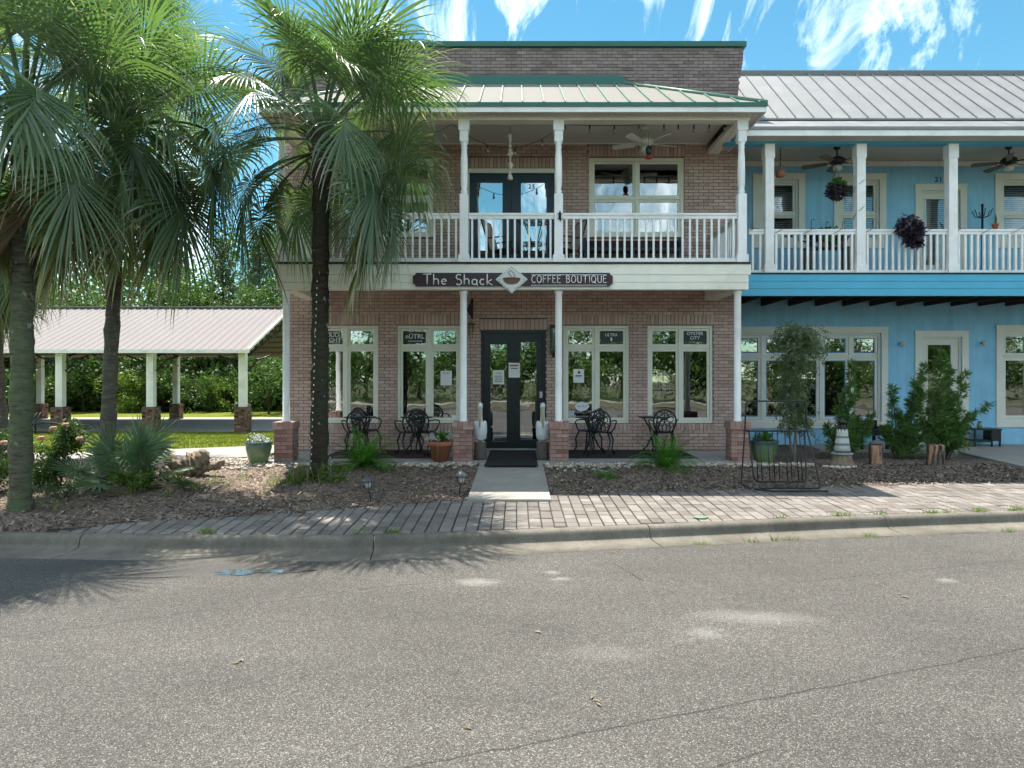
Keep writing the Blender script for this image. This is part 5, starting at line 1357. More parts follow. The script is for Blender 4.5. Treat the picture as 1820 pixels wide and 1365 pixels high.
# the dense wood further back reads as one mass
rs_ = np.random.RandomState(77); C = []
for i in range(1700):
    x = rs_.uniform(-62, -8); y = rs_.uniform(50, 62); h = 11.5 + 1.8 * sin(x * .55) + 1.1 * sin(x * 1.7); C.append((x, y, GZ + h * rs_.rand() ** .8))
for i in range(700):
    x = rs_.uniform(-45, -10); y = rs_.uniform(41.5, 45); C.append((x, y, GZ + (2.2 + .8 * sin(x * 1.3)) * rs_.rand() ** .9))
V, Fq = leaf_cloud(rs_, C, 30, .42, 1.2); tag(np_mesh('woods', V, Fq, M['leaf']), 'dense dark wood behind the pavilion', 'woods', kind='stuff')
# trees on the far side of the street, behind the viewer: seen in the window panes
for i in range(21):
    x = -29 + 3.7 * i + rt.uniform(-1, 1); y = -18.5 - rt.uniform(0, 4)
    put_tree(TP[i % 3], (x, y, -.35), (.9, .8, .70 + .14 * rt.random()), rt.uniform(0, 6), 'leafy tree across the street, mirrored in the shop panes', 'tree', 'trees across the street', 'broadleaf_tree')
C = []
for i in range(700): C.append((rs_.uniform(-30, 32), rs_.uniform(-19, -15.5), -.2 + 2.0 * rs_.rand() ** 1.3))
for i in range(420): C.append((rs_.uniform(-40, 42), rs_.uniform(-30, -26), 5.2 * rs_.rand()))
V, Fq = leaf_cloud(rs_, C, 26, .16, .5); tag(np_mesh('undergrowth', V, Fq, M['leaf']), 'green undergrowth across the street, mirrored in the panes', 'undergrowth', kind='stuff')

# ---- shrubs of the bed
def shrub(name, loc, label, cat, leafm, rx, h, n, per, leaf, seed, spread, flowers=None, aspect=.5):
    t = thing(name, loc, label, cat); rs = np.random.RandomState(seed); C, L = crown_centers(rs, n, rx, h * .5, h * .52, 9)
    V, Fq = leaf_cloud(rs, C, per, leaf, spread, .3, aspect); np_mesh('foliage', V + np.array(loc), Fq, leafm, t)
    g = MB()
    for lx, ly, lz, lr in L: g.tube([Vector(loc) + Vector((lx * .1, ly * .1, -.02)), Vector(loc) + Vector((lx * .5, ly * .5, lz * .6)), Vector(loc) + Vector((lx, ly, lz))], [.012, .009, .004], 5)
    g.build('stems', M['stem'], t)
    if flowers:
        for x, y, z in flowers:
            f = MB()
            for k in range(9):
                a = k * 2.4; f.ball((loc[0] + x + .03 * cos(a), loc[1] + y + .03 * sin(a), loc[2] + z + .012 * (k % 3)), .024, 6, 4)
            f.build('blossom', M['flower_pink'], t)
    return t
shrub('rose_bush', ground_at(105, 10.0), 'dark leafy rose bush with peach blossoms behind the mossy palm trunk', 'bush', M['leaf'], .46, .98, 220, 22, .055, 31, .085, [(-.02, -.1, .86), (.06, .05, .90), (.30, 0, .70), (-.2, -.1, .72)])
shrub('rose_bush', ground_at(-12, 9.6), 'leafy bush with peach blossoms cut by the left picture edge', 'bush', M['leaf'], .34, .85, 120, 20, .055, 33, .08, [(.22, -.1, .7), (.2, 0, .55)])
shrub('trailing_weed', ground_at(238, 9.45), 'low bright green weed growing under the saw palmetto', 'plant', M['weed'], .42, .3, 80, 16, .045, 35, .07)
shrub('trailing_weed', ground_at(110, 9.2), 'sparse grey green weed beside the mossy palm foot', 'plant', M['yaupon'], .5, .22, 50, 12, .04, 36, .07)
shrub('flowering_weed', ground_at(590, 10.2), 'leafy green weed at the foot of the dark palm', 'plant', M['weed'], .24, .24, 50, 16, .045, 37, .06)

def podocarpus(loc, label, stems, seed, leafL=.135):
    t = thing('podocarpus_shrub', loc, label, 'shrub', 'podocarpus shrubs before the blue wall'); rs = np.random.RandomState(seed); V = []; g = MB()
    for (dx_, dy_, hh, lx, r_) in stems:
        r_ *= 1.25; hh *= 1.06
        P = [Vector(loc) + Vector((dx_ * .25, dy_ * .25, 0)), Vector(loc) + Vector((dx_ * .7, dy_ * .7, hh * .5)), Vector(loc) + Vector((dx_ + lx, dy_, hh))]
        g.tube(P, [.012, .009, .003], 5)
        nb = int(hh * 30)
        for i in range(nb):
            f = .12 + .88 * i / nb; q = P[0].lerp(P[1], f * 2) if f < .5 else P[1].lerp(P[2], f * 2 - 1)
            bl = r_ * (1.05 - f) * rs.uniform(.5, 1.2); a = rs.uniform(0, 2 * pi); d = Vector((cos(a), sin(a), rs.uniform(.3, 1.1))).normalized()
            g.tube([q, q + d * bl], [.004, .002], 4)
            tips = max(2, int(bl / .045))
            for k in range(tips):
                c = q + d * bl * (k + 1) / tips
                for _ in range(12):
                    e = (Vector(rs.normal(size=3)) * .75 + d * 1.0).normalized(); L = leafL * rs.uniform(.6, 1.1); b = e.cross(Vector(rs.normal(size=3))).normalized() * L * .065
                    V += [c, c + e * L * .5 + b, c + e * L, c + e * L * .5 - b]
    np_mesh('foliage', np.array([tuple(v) for v in V]), np.arange(len(V)).reshape(-1, 4), M['podo'], t); g.build('stems', M['stem'], t); return t
podocarpus(ground_at(1500, 12.9), 'podocarpus shrub behind the small lighthouse, single sprout on top', [(0, 0, 1.15, 0, .30), (.28, .1, .75, .05, .26), (-.3, 0, .62, 0, .26), (.08, -.1, 1.75, 0.02, .10), (.5, .1, .8, .1, .24), (-.1, -.2, .8, 0, .28)], 3)
podocarpus(ground_at(1598, 12.9), 'podocarpus shrub between the two log stumps with forked upright branches', [(0, 0, .8, 0, .3), (-.1, 0, 1.3, -.02, .2), (.22, .1, 1.35, .22, .12), (.3, -.1, .7, .05, .28), (-.3, .0, .6, 0, .24), (.1, -.2, .6, 0, .3), (.45, .1, 1.7, .1, .06)], 4)
podocarpus(ground_at(1672, 12.75), 'tallest podocarpus shrub standing in front of the lower white door', [(0, 0, 1.9, .02, .28), (.2, .1, 1.6, .02, .26), (-.15, 0, 1.2, -.02, .3), (.35, 0, 1.55, .12, .2), (.3, -.1, 1.0, .6, .12), (-.35, .1, 1.4, -.1, .14), (.3, -.1, .8, .1, .3), (-.1, -.2, .8, 0, .3), (.5, 0, .7, .05, .26)], 5)

# weeping yaupon
loc = ground_at(1412, 12.55); t = thing('weeping_holly', loc, 'weeping holly with grey stems and small leaves behind the bike rack', 'shrub'); rs = np.random.RandomState(9); V = []; g = MB()
trunk = [Vector(loc) + Vector(p) for p in ((0, 0, -.05), (.03, 0, .7), (-.03, .02, 1.4), (.06, 0, 2.0), (.12, 0, 2.45))]; g.tube(trunk, [.035, .028, .022, .016, .006], 7)
g.tube([trunk[0], Vector(loc) + Vector((-.1, 0, .6)), Vector(loc) + Vector((-.14, 0, 1.2))], [.02, .016, .008], 6)
for i in range(230):
    f = .18 + .82 * (rs.rand() ** .75); k = min(3, int(f * 4)); q = trunk[k].lerp(trunk[k + 1], f * 4 - k); a = rs.uniform(0, 2 * pi); d = Vector((cos(a), sin(a), rs.uniform(.3, .9))).normalized(); L = rs.uniform(.25, .75) * (1.1 if f > .7 else .75); P = []
    for s in range(9): P.append(q.copy()); q = q + d * (L / 9); d = (d + Vector((0, 0, -.28))).normalized()
    g.tube(P, [.005, .0045, .004, .0035, .003, .003, .0025, .002, .0015], 4)
    for s in range(2, 9):
        for _ in range(9):
            c = P[s] + Vector(rs.normal(size=3)) * .022; e = Vector(rs.normal(size=3)).normalized(); L2 = rs.uniform(.028, .052); b = e.cross(Vector(rs.normal(size=3))).normalized() * L2 * .3; V += [c, c + e * L2 * .5 + b, c + e * L2, c + e * L2 * .5 - b]
np_mesh('foliage', np.array([tuple(v) for v in V]), np.arange(len(V)).reshape(-1, 4), M['yaupon'], t); g.build('stems', plain('grey_stem', (.28, .27, .24), .85, .25, 12), t)

def fern(loc, label, n, L, seed, mat='fern', up=1.0):
    t = thing('fern', loc, label, 'fern'); rs = np.random.RandomState(seed)
    for i in range(n):
        a = i * 2.4 + rs.uniform(-.3, .3); f = i / n; el = R(80 - 60 * f) * up; d = Vector((cos(a) * cos(el), sin(a) * cos(el), sin(el))); p = Vector(loc) + Vector((cos(a), sin(a), 0)) * .04; V = []; st = 26; Lf = L * rs.uniform(.75, 1.1); lat = Vector((-sin(a), cos(a), 0))
        for s in range(st):
            w = Lf * .155 * (sin(pi * min(1, (s + 2) / (st + 1))) ** .7) + .004
            for sg in (-1, 1):
                e = (lat * sg + d * .35 + Vector((0, 0, -.12))).normalized(); w2 = w * rs.uniform(.8, 1.15); V += [p - d * Lf / st * .25, p + e * w2 * .5 - d * Lf / st * .34, p + e * w2 + Vector((0, 0, rs.uniform(-.012, .006))), p + e * w2 * .5 + d * Lf / st * .34]
            p = p + d * (Lf / st); d = (d + Vector((0, 0, -.068))).normalized()
        np_mesh('frond', np.array([tuple(v) for v in V]), np.arange(len(V)).reshape(-1, 4), M[mat], t)
    return t
fern(ground_at(645, 11.75), 'full green fern before the left porch chairs', 52, .80, 2)
fern(ground_at(1183, 11.75), 'bright green fern with bare base before the right porch chair', 36, .78, 3)
fern(ground_at(1078, 11.0), 'small low fern in the mulch right of the front walk', 26, .30, 4, up=.75)

def blades(name, loc, label, n, L, w, seed, mat, spread=.1, arch=.12):
    t = thing(name, loc, label, 'plant'); rs = np.random.RandomState(seed)
    V = []; Fq = []
    for i in range(n):
        a = rs.uniform(0, 2 * pi); el = R(rs.uniform(45, 85)); d = Vector((cos(a) * cos(el), sin(a) * cos(el), sin(el))); p = Vector(loc) + Vector((rs.normal() * spread, rs.normal() * spread, -.01)); lat = Vector((-sin(a), cos(a), 0)); LL = L * rs.uniform(.5, 1.1); b = len(V)
        for s in range(6):
            ww = w * (1 - (s / 5.2)) ; V += [p - lat * ww, p + lat * ww]
            if s: Fq.append((b + 2*s - 2, b + 2*s - 1, b + 2*s + 1, b + 2*s))
            p = p + d * LL / 5; d = (d + Vector((0, 0, -arch))).normalized()
    np_mesh('leaves', np.array([tuple(v) for v in V]), Fq, M[mat], t); return t
blades('daylily', ground_at(535, 10.15), 'yellow green strappy clump at the foot of the dark palm', 70, .42, .012, 5, 'weed', .12, .22)
blades('daylily', ground_at(492, 10.2), 'small strappy clump left of the dark palm', 22, .28, .008, 6, 'weed', .07, .2)
for k, (px_, D, L, n) in enumerate(((380, 10.2, .34, 16), (405, 10.0, .26, 14), (432, 10.5, .30, 10), (350, 9.7, .2, 12), (300, 9.2, .22, 14), (100, 8.6, .26, 16), (78, 8.75, .25, 10), (715, 10.9, .14, 14), (612, 11.3, .2, 18), (752, 9.9, .16, 12), (470, 9.6, .12, 10), (1010, 10.1, .06, 8), (1600, 10.7, .1, 12), (1440, 10.55, .06, 8))):
    where = ['beside the driftwood', 'nearer than the driftwood', 'between driftwood and green pot', 'below the driftwood', 'under the saw palmetto', 'right of the mossy palm foot', 'close to the mossy palm foot', 'in the mulch below the terracotta pot', 'left of the full fern', 'near the path lights', 'in the mulch under the dark palm', 'in the mulch right of the walk', 'in the sunny mulch strip before the stumps', 'at the mulch edge right of the bike rack'][k]
    blades('grass_weed', ground_at(px_, D), 'thin weed tuft ' + where, n, L, .005, 60 + k, 'weed', .05, .1)
# weeds in the joints of the kerb
V = []; rs = random.Random(5)
for px_ in (365, 370, 695, 700, 1335, 1380, 1405, 1490, 1500, 1565, 1650, 1660, 1680, 1735, 1745, 1800, 1810, 1390, 1548, 1790, 640, 1245):
    D = 8.0; x = PX(px_, D); onroad = px_ in (1335, 1380, 1405, 1548, 1790, 1245); y = Yc(x) - (.52 if onroad else -.006); z = -.35 if onroad else -.2; x = PX(px_, y)
    for i in range(22):
        a = rs.uniform(0, 6.3); l = rs.uniform(.03, .10 if px_ != 367 else .16); bx_ = x + rs.gauss(0, .05); by = y + rs.gauss(0, .006); V += [(bx_ - .004, by, z), (bx_ + .004, by, z), (bx_ + cos(a) * l * .6, by + sin(a) * l * .5, z + l)]
tag(np_mesh('kerb_weeds', V, np.arange(len(V)).reshape(-1, 3), M['weed']), 'small weeds growing in the kerb joints', 'weeds', kind='stuff')

# saw palmetto: stiff fans
loc = ground_at(228, 9.75); t = thing('saw_palmetto', loc, 'spiky blue green saw palmetto beside the leaning palm trunk', 'palmetto'); rs = random.Random(8)
SP = [frond_mesh(e, 500 + i, Lp=.38, Lb=.52, nseg=22, droop=.25, mat=M['palmetto'], wid=.030, stiff=True) for i, e in enumerate((78, 60, 42, 25, 8))]
for i in range(30):
    a = i * 2.4 + rs.uniform(-.3, .3); f = i / 30; s = rs.uniform(.85, 1.2)
    instance('fan_leaf', SP[min(4, int(f * 5))], t, (loc[0] + rs.gauss(0, .16), loc[1] + rs.gauss(0, .1), loc[2] + .02 + .1 * (1 - f)), (rs.uniform(-.2, .2), rs.uniform(-.2, .2), a), (s, s, s))
DP = frond_mesh(-25, 520, Lp=.3, Lb=.5, nseg=22, droop=.5, mat=M['frond_dead'], wid=.022, stiff=True)
for x_, a in ((.42, -.3), (-.2, 3.6), (.1, 4.6)): instance('dead_leaf', DP, t, (loc[0] + x_, loc[1] - .1, loc[2] + .2), (0, 0, a))
# driftwood
loc = ground_at(338, 10.7); t = thing('driftwood_log', loc, 'gnarled driftwood log lying beside the saw palmetto', 'driftwood'); lx, ly, lz = loc
def gnarl(pts, rad, n=18, amp=1.0):
    P = [Vector(loc) + Vector(p) for p in pts]; m = 40; Q = []; RR = []
    for i in range(m + 1):
        f = i / m * (len(P) - 1); k = min(len(P) - 2, int(f)); Q.append(P[k].lerp(P[k + 1], f - k)); RR.append(rad[k] + (rad[k + 1] - rad[k]) * (f - k))
    g = MB().tube(Q, RR, n)
    for i in range(m + 1):
        for k in range(n):
            v = Vector(g.v[i * n + k]); c = Q[i]; d = v - c; a_ = 2 * pi * k / n
            s_ = 1 + amp * (.20 * sin(a_ * 3 + i * .16) + .16 * sin(a_ * 7 - i * .3) + .10 * sin(a_ * 2 + i * .9) + random.uniform(-.07, .07)); g.v[i * n + k] = tuple(c + d * s_)
    return g
gnarl([(-.42, -.1, .42), (-.36, -.06, .30), (-.25, -.02, .18), (-.1, 0, .08), (0, 0, .04)], [.06, .08, .085, .10, .09]).build('branch', M['driftwood'], t)
gnarl([(-.1, 0, .05), (.03, .02, .14), (.12, .03, .22), (.2, .05, .30), (.26, .05, .33)], [.11, .16, .17, .12, .04]).build('log', M['driftwood'], t)
gnarl([(.05, 0, .05), (.22, .05, .12), (.38, .08, .14), (.5, .1, .2)], [.09, .08, .06, .03]).build('branch', M['driftwood'], t)

# ================================================================== SHOP SIGN
SD = 12.135
sx_ = lambda p: PX(p, SD)
sz_ = lambda p: PZ(p, SD)
sign = thing('shop_sign', (sx_(910), SD, sz_(497)), 'long dark brown sign with white lettering and a coffee bowl diamond', 'sign')
x0, x1, z0, z1 = sx_(734), sx_(1089), sz_(509.5), sz_(485); n_ = .05
def notch(a, b, c, d, n): return [(a + n, c)] + [(b - n, c)] + [(b - n + n * sin(R(t)), c + n - n * cos(R(t)) if 0 else c + n * (1 - cos(R(t)))) for t in (30, 60)] + [(b, c + n), (b, d - n)] + [(b - n * (1 - cos(R(t))), d - n * (1 - sin(R(t)))) for t in (0,)] + [(b - n, d), (a + n, d), (a, d - n), (a, c + n)]
MB().prism([(x0 + n_, z0), (x1 - n_, z0), (x1 - n_, z0 + .02), (x1 - .02, z0 + n_), (x1, z0 + n_), (x1, z1 - n_), (x1 - .02, z1 - n_), (x1 - n_, z1 - .02), (x1 - n_, z1), (x0 + n_, z1), (x0 + n_, z1 - .02), (x0 + .02, z1 - n_), (x0, z1 - n_), (x0, z0 + n_), (x0 + .02, z0 + n_), (x0 + n_, z0 + .02)], SD - .012, SD).build('board', M['sign_board'], sign)
e = .012
MB().prism([(x0 + n_ - e, z0 - e), (x1 - n_ + e, z0 - e), (x1 - n_ + e, z0 + .01), (x1 - .02, z0 + n_ - e), (x1 + e, z0 + n_ - e), (x1 + e, z1 - n_ + e), (x1 - .02, z1 - n_ + e), (x1 - n_ + e, z1 - .01), (x1 - n_ + e, z1 + e), (x0 + n_ - e, z1 + e), (x0 + n_ - e, z1 - .01), (x0 + .02, z1 - n_ + e), (x0 - e, z1 - n_ + e), (x0 - e, z0 + n_ - e), (x0 + .02, z0 + n_ - e), (x0 + n_ - e, z0 + .01)], SD + .0005, SD + .008).build('border', M['sign_white'], sign)
dc = (sx_(909.5), sz_(497)); hw, hh = .285, .245
for k, (s, y, m, nm) in enumerate(((1.0, SD - .040, M['sign_white'], 'diamond'), (.93, SD - .044, plain('dark_line', (.06, .045, .05), .5), 'diamond_line'), (.90, SD - .048, plain('diamond_face', (.62, .64, .62), .5, .05, 5), 'diamond_face'))):
    MB().prism([(dc[0], dc[1] - hh * s), (dc[0] + hw * s, dc[1]), (dc[0], dc[1] + hh * s), (dc[0] - hw * s, dc[1])], y, y + .006 if k else SD - .013).build(nm, m, sign)
bw_, by_ = .155, dc[1] + .012
MB().prism(arc(dc[0], by_, bw_, .105, 180, 360, 14), SD - .056, SD - .049).build('bowl', M['coffee'], sign)
MB().prism(arc(dc[0], by_, bw_ + .006, .022, 0, 345, 20), SD - .060, SD - .0565).build('bowl_rim', plain('bowl_rim', (.10, .05, .03), .5), sign)
g = MB()
for s in (-1, 1):
    pts = [(dc[0] + s * .03 + .030 * sin(t * 5.2 + (0 if s > 0 else 1.5)), SD - .051, by_ + .03 + .115 * t) for t in np.linspace(0, 1, 14)]; g.tube(pts, .005, 5)
g.build('steam', plain('steam_line', (.10, .07, .06), .5), sign)
g = MB()
for s in (-1, 1): g.ball((dc[0] + s * .205, SD - .049, dc[1] + .0), .008, 6, 4)
g.build('screws', M['ink'], sign)['kind'] = 'stuff'
# hand drawn stroke lettering
GL = {
 'T': (.72, [[(0, .98), (.72, 1.02)], [(.36, 1.0), (.35, 0)]]), 'h': (.52, [[(.05, 1.02), (.04, 0)], [(.04, .36)] + arc(.25, .36, .2, .2, 160, 0, 8) + [(.46, 0)]]),
 'e': (.5, [[(.05, .29), (.46, .33)] + arc(.26, .28, .21, .25, 12, 310, 12)]), 'S': (.55, [arc(.29, .74, .23, .23, 40, 250, 10) + arc(.27, .25, .24, .27, 85, -140, 10)]),
 'a': (.52, [arc(.25, .25, .21, .25, 40, 330, 12), [(.46, .5), (.45, .06), (.52, -.12)]]), 'c': (.46, [arc(.26, .26, .21, .26, 50, 310, 12)]), 'k': (.5, [[(.06, 1.02), (.05, 0)], [(.46, .5), (.08, .24), (.5, -.06)]]),
 'C': (.60, [arc(.36, .5, .32, .5, 50, 310, 14)]), 'O': (.70, [arc(.35, .5, .31, .5, 0, 360, 18)]), 'F': (.52, [[(.06, 0), (.06, 1), (.5, 1)], [(.06, .55), (.42, .55)]]), 'E': (.52, [[(.5, 0), (.06, 0), (.06, 1), (.5, 1)], [(.06, .58), (.42, .58)]]),
 'B': (.56, [[(.06, 0), (.06, 1)], [(.06, 1)] + arc(.2, .77, .26, .22, 80, -80, 8) + [(.06, .54)], [(.06, .54)] + arc(.2, .27, .32, .27, 80, -80, 8) + [(.06, 0)]]), 'U': (.64, [[(.06, 1)] + arc(.32, .32, .26, .32, 180, 360, 12) + [(.58, 1)]]),
 'I': (.16, [[(.08, 0), (.08, 1)]]), 'Q': (.72, [arc(.35, .5, .31, .5, 0, 360, 18), [(.4, .22), (.68, -.12)]])}
def letters(txt, x, z, h, width, wd, parent):
    tot = sum((GL[c][0] if c != ' ' else .45) + .16 for c in txt) - .16; k = width / (tot * h)
    for c in txt:
        if c == ' ': x += .61 * h * k; continue
        w, st = GL[c]; g = MB()
        for s in st: g.tube([(x + p[0] * h * k, SD - .016, z + p[1] * h) for p in s], wd, 6)
        g.build('letter', M['sign_white'], parent); x += (w + .16) * h * k
letters('The Shack', sx_(752), sz_(506), .185, sx_(875) - sx_(752), .0105, sign)
letters('COFFEE BOUTIQUE', sx_(944.5), sz_(502.5), .125, sx_(1078) - sx_(944.5), .0075, sign)
for y in (488.5, 507): MB().box(sx_(944), sx_(1078), SD - .016, SD - .0125, sz_(y) - .004, sz_(y) + .004).build('line', M['sign_white'], sign)

# ================================================================== PORCH FURNITURE
def make_chair(root):
    o = wl(root)
    def b(g, nm): return g.build(nm, M['black_iron'], root)
    def W(p): return Vector(p) + o
    b(MB().lathe([(.02, .425), (.19, .425), (.205, .437), (.205, .45), (.19, .457), (.001, .46)], o, 22), 'seat')
    for sx in (-1, 1):
        b(MB().tube([W((sx * .15, -.12, .43)), W((sx * .20, -.17, .28)), W((sx * .17, -.17, .12)), W((sx * .22, -.22, .0))], [.018, .017, .013, .016], 8), 'leg')
        b(MB().tube([W((sx * .15, .12, .43)), W((sx * .20, .18, .28)), W((sx * .17, .19, .12)), W((sx * .22, .25, .0))], [.018, .017, .013, .016], 8), 'leg')
        b(MB().tube([W((sx * .205, .20, .66)), W((sx * .27, .05, .67)), W((sx * .27, -.10, .65)), W((sx * .255, -.14, .60)), W((sx * .22, -.12, .5)), W((sx * .18, -.10, .44))], .013, 8), 'arm')
    g = MB(); yb = .19
    def pb(x, z): return W((x, yb + (z - .45) * .16, z))
    hoop = [pb(-.14, .45)] + [pb(-.19, .55), pb(-.21, .66)] + [pb(.21 * cos(R(a)), .66 + .21 * sin(R(a))) for a in range(170, 5, -15)] + [pb(.21, .66), pb(.19, .55), pb(.14, .45)]
    g.tube(hoop, .016, 8)
    for cx0, cz0, r in ((0, .74, .07), (-.105, .69, .055), (.105, .69, .055), (-.05, .61, .045), (.05, .61, .045), (-.13, .58, .04), (.13, .58, .04), (-.07, .80, .035), (.07, .80, .035)):
        g.tube([pb(cx0 + r * cos(a), cz0 + r * sin(a)) for a in np.linspace(0.4, 5.9, 14)], .0085, 6)
    for k in (-.1, -.035, .035, .1): g.tube([pb(k * .9, .45), pb(k * 1.15, .54), pb(k * .8, .62)], .009, 6)
    g.tube([pb(0, .62), pb(0, .86)], .009, 6); g.tube([pb(-.08, .63), pb(0, .72), pb(.08, .63)], .008, 6); g.tube([pb(-.15, .76), pb(0, .68), pb(.15, .76)], .008, 6)
    b(g, 'backrest')
def make_table(root):
    o = wl(root)
    top = MB().lathe([(.29, .685), (.315, .69), (.32, .70), (.315, .708), (.05, .71), (.001, .71)], o, 32).build('table_top', M['black_iron'], root)
    for k in range(3):
        a = 2 * pi * k / 3 + .5; d = Vector((cos(a), sin(a), 0)); MB().tube([o + d * .22 + Vector((0, 0, .685)), o + d * .10 + Vector((0, 0, .5)), o + d * .05 + Vector((0, 0, .32)), o + d * .14 + Vector((0, 0, .14)), o + d * .26], [.015, .018, .018, .016, .016], 8).build('leg', M['black_iron'], root)
    MB().lathe([(.06, .30), (.075, .31), (.075, .325), (.06, .335)], o, 16).build('collar', M['black_iron'], root)
ch0 = empty('bistro_chair'); make_chair(ch0); tb0 = empty('bistro_table'); make_table(tb0)
used = {'c': False, 't': False}
def put(kind, x, y, rz, label):
    p0 = ch0 if kind == 'c' else tb0
    o = p0 if not used[kind] else copy_tree(p0); used[kind] = True
    o.location = (x, y, 0.012); o.rotation_euler = (0, 0, rz); tag(o, label, 'chair' if kind == 'c' else 'table', 'cast iron chairs on the porch' if kind == 'c' else 'round bistro tables on the porch'); return o
cxp = lambda p, D=13.1: PX(p, D)
put('t', cxp(640, 13.35), 13.35, .2, 'round black table behind the full fern at the far left window')
put('c', cxp(634, 13.0), 13.0, pi + .35, 'black scrollwork chair behind the full fern, left of the pair')
put('c', cxp(655, 13.55), 13.45, -pi / 2 - .5 + pi, 'black scrollwork chair tucked behind the full fern, right of the pair')
put('t', cxp(741, 13.35), 13.35, .8, 'round black table beneath the seltzer sign window')
put('c', cxp(729, 12.95), 12.95, pi + .45, 'black scrollwork chair left of the pair by the terracotta pot')
put('c', cxp(754, 13.15), 13.15, pi - .35, 'black scrollwork chair standing next to the terracotta pot')
put('t', cxp(1051, 13.35), 13.35, 1.4, 'round black table beneath the hexagon decal window')
put('c', cxp(1045, 13.5), 13.4, pi + .9, 'black scrollwork chair close to the pier right of the door')
put('c', cxp(1069, 12.98), 12.98, pi - .3, 'black scrollwork chair facing the hexagon decal window')
put('t', cxp(1163, 13.4), 13.4, .1, 'round black table under the window with the open sign')
put('c', cxp(1179, 13.1), 13.1, pi - .1, 'single black scrollwork chair behind the bare based fern')
# mats
tag(MB().slab([(PX(861, 11.55), 11.55), (PX(956, 11.55), 11.55), (PX(951.5, 13.85), 13.85), (PX(872, 13.85), 13.85)], .002, [-.018 + .012, -.018 + .012, .014, .014]).build('door_mat', M['rubber']), 'long black rubber mat leading to the shop door', 'mat')
tag(MB().box(PX(588, 13.2), PX(796, 13.2), 12.55, 13.9, .0015, .010).build('porch_rug', M['rug']), 'dark red rug under the chairs left of the door', 'rug')
tag(MB().box(PX(1000, 13.2), PX(1225, 13.2), 12.55, 13.9, .0015, .010).build('porch_rug', M['rubber']), 'black rug under the chairs right of the door', 'rug')

# pelicans on stumps
def pelican(x, y, label, flip):
    t = thing('pelican_statue', (x, y, 0), label, 'statue', 'pelican statues by the door'); g = MB(); zb = .33
    g.lathe([(.03, zb + .0), (.07, zb + .03), (.105, zb + .12), (.118, zb + .22), (.112, zb + .30), (.08, zb + .345), (.05, zb + .36), (.042, zb + .45), (.038, zb + .55), (.043, zb + .60)], (x, y, 0), 24, 1, .85)
    for s in (-1, 1):
        g.lathe([(.005, zb + .02), (.03, zb + .06), (.045, zb + .18), (.045, zb + .28), (.035, zb + .345), (.012, zb + .38)], (x + s * .088, y + .01, 0), 14, .85, 1.6)
    g.ball((x, y + .005, zb + .64), .052, 16, 12, 1, 1.15, 1.25)
    b = g.build('body', M['pelican'], t)
    m = b.modifiers.new('join', 'REMESH'); m.mode = 'VOXEL'; m.voxel_size = .009; m.use_smooth_shade = True
    s_ = b.modifiers.new('soft', 'SMOOTH'); s_.iterations = 4
    MB().tube([(x, y - .045, zb + .62), (x, y - .075, zb + .54), (x, y - .095, zb + .40), (x, y - .115, zb + .24)], [.026, .030, .026, .006], 12).build('beak', M['beak'], t)
    for s in (-1, 1):
        MB().ball((x + s * .045, y - .02, zb + .655), .008, 8, 6).build('eye', M['ink'], t)
        f = MB()
        for k in (-1, 0, 1): f.tube([(x + s * .06, y - .06, zb + .02), (x + s * .06 + k * .025, y - .115, zb + .004)], [.012, .006], 6)
        f.build('foot', M['beak'], t)
    MB().lathe([(.112, 0), (.116, .05), (.108, .18), (.112, .31), (.10, .325), (.001, .328)], (x, y, 0), 20, jit=.03).build('stump', M['wood_grey'], t)
    return t
pelican(PX(853.5, 12.42), 12.42, 'white wooden pelican on a stump at the left of the door', 1); pelican(PX(964.5, 12.42), 12.42, 'white wooden pelican on a stump at the right of the door', -1)

# pots
def leaf_fan(t, loc, n, L, W, mat, seed, el0=30, el1=75, name='leaf'):
    rs = random.Random(seed)
    for i in range(n):
        a = i * 2.4 + rs.uniform(-.2, .2); el = R(rs.uniform(el0, el1)); d = Vector((cos(a) * cos(el), sin(a) * cos(el), sin(el))); lat = Vector((-sin(a), cos(a), 0)); p = Vector(loc); V = []; Fq = []; LL = L * rs.uniform(.7, 1.1)
        for s in range(6):
            w = W * sin(pi * min(1, (s + .25) / 5.3)) * .5; V += [p - lat * w + Vector((0, 0, w * .3)), p, p + lat * w + Vector((0, 0, w * .3))]
            if s: b = 3 * s; Fq += [(b-3, b-2, b+1, b), (b-2, b-1, b+2, b+1)]
            p = p + d * LL / 5; d = (d + Vector((0, 0, -.16))).normalized()
        np_mesh(name, np.array([tuple(v) for v in V]), Fq, mat, t, True)
def dusty(t, c, r, n, seed, mat, name='silver_leaves', leaf=.05):
    rs = np.random.RandomState(seed); C = [(c[0] + rs.normal() * r, c[1] + rs.normal() * r * .7, c[2] + abs(rs.normal()) * r * .7) for _ in range(n)]; V, Fq = leaf_cloud(rs, C, 12, leaf, .03, .3, .35); np_mesh(name, V, Fq, mat, t)
x, y = PX(783, 12.2), 12.2; t = thing('terracotta_pot', (x, y, 0), 'terracotta pot with silver leaves and broad green leaves', 'plant pot')
MB().lathe([(.14, .0), (.195, .265), (.215, .268), (.222, .35), (.205, .352), (.195, .31), (.001, .31)], (x, y, 0), 28).build('pot', M['terracotta'], t)
MB().lathe([(.19, .312), (.001, .325)], (x, y, 0), 20).build('soil', M['soil'], t)
leaf_fan(t, (x + .02, y, .33), 9, .26, .13, M['fern'], 3)
dusty(t, (x - .15, y - .05, .40), .05, 16, 4, M['dusty']); dusty(t, (x + .16, y - .02, .44), .05, 16, 5, M['dusty'])
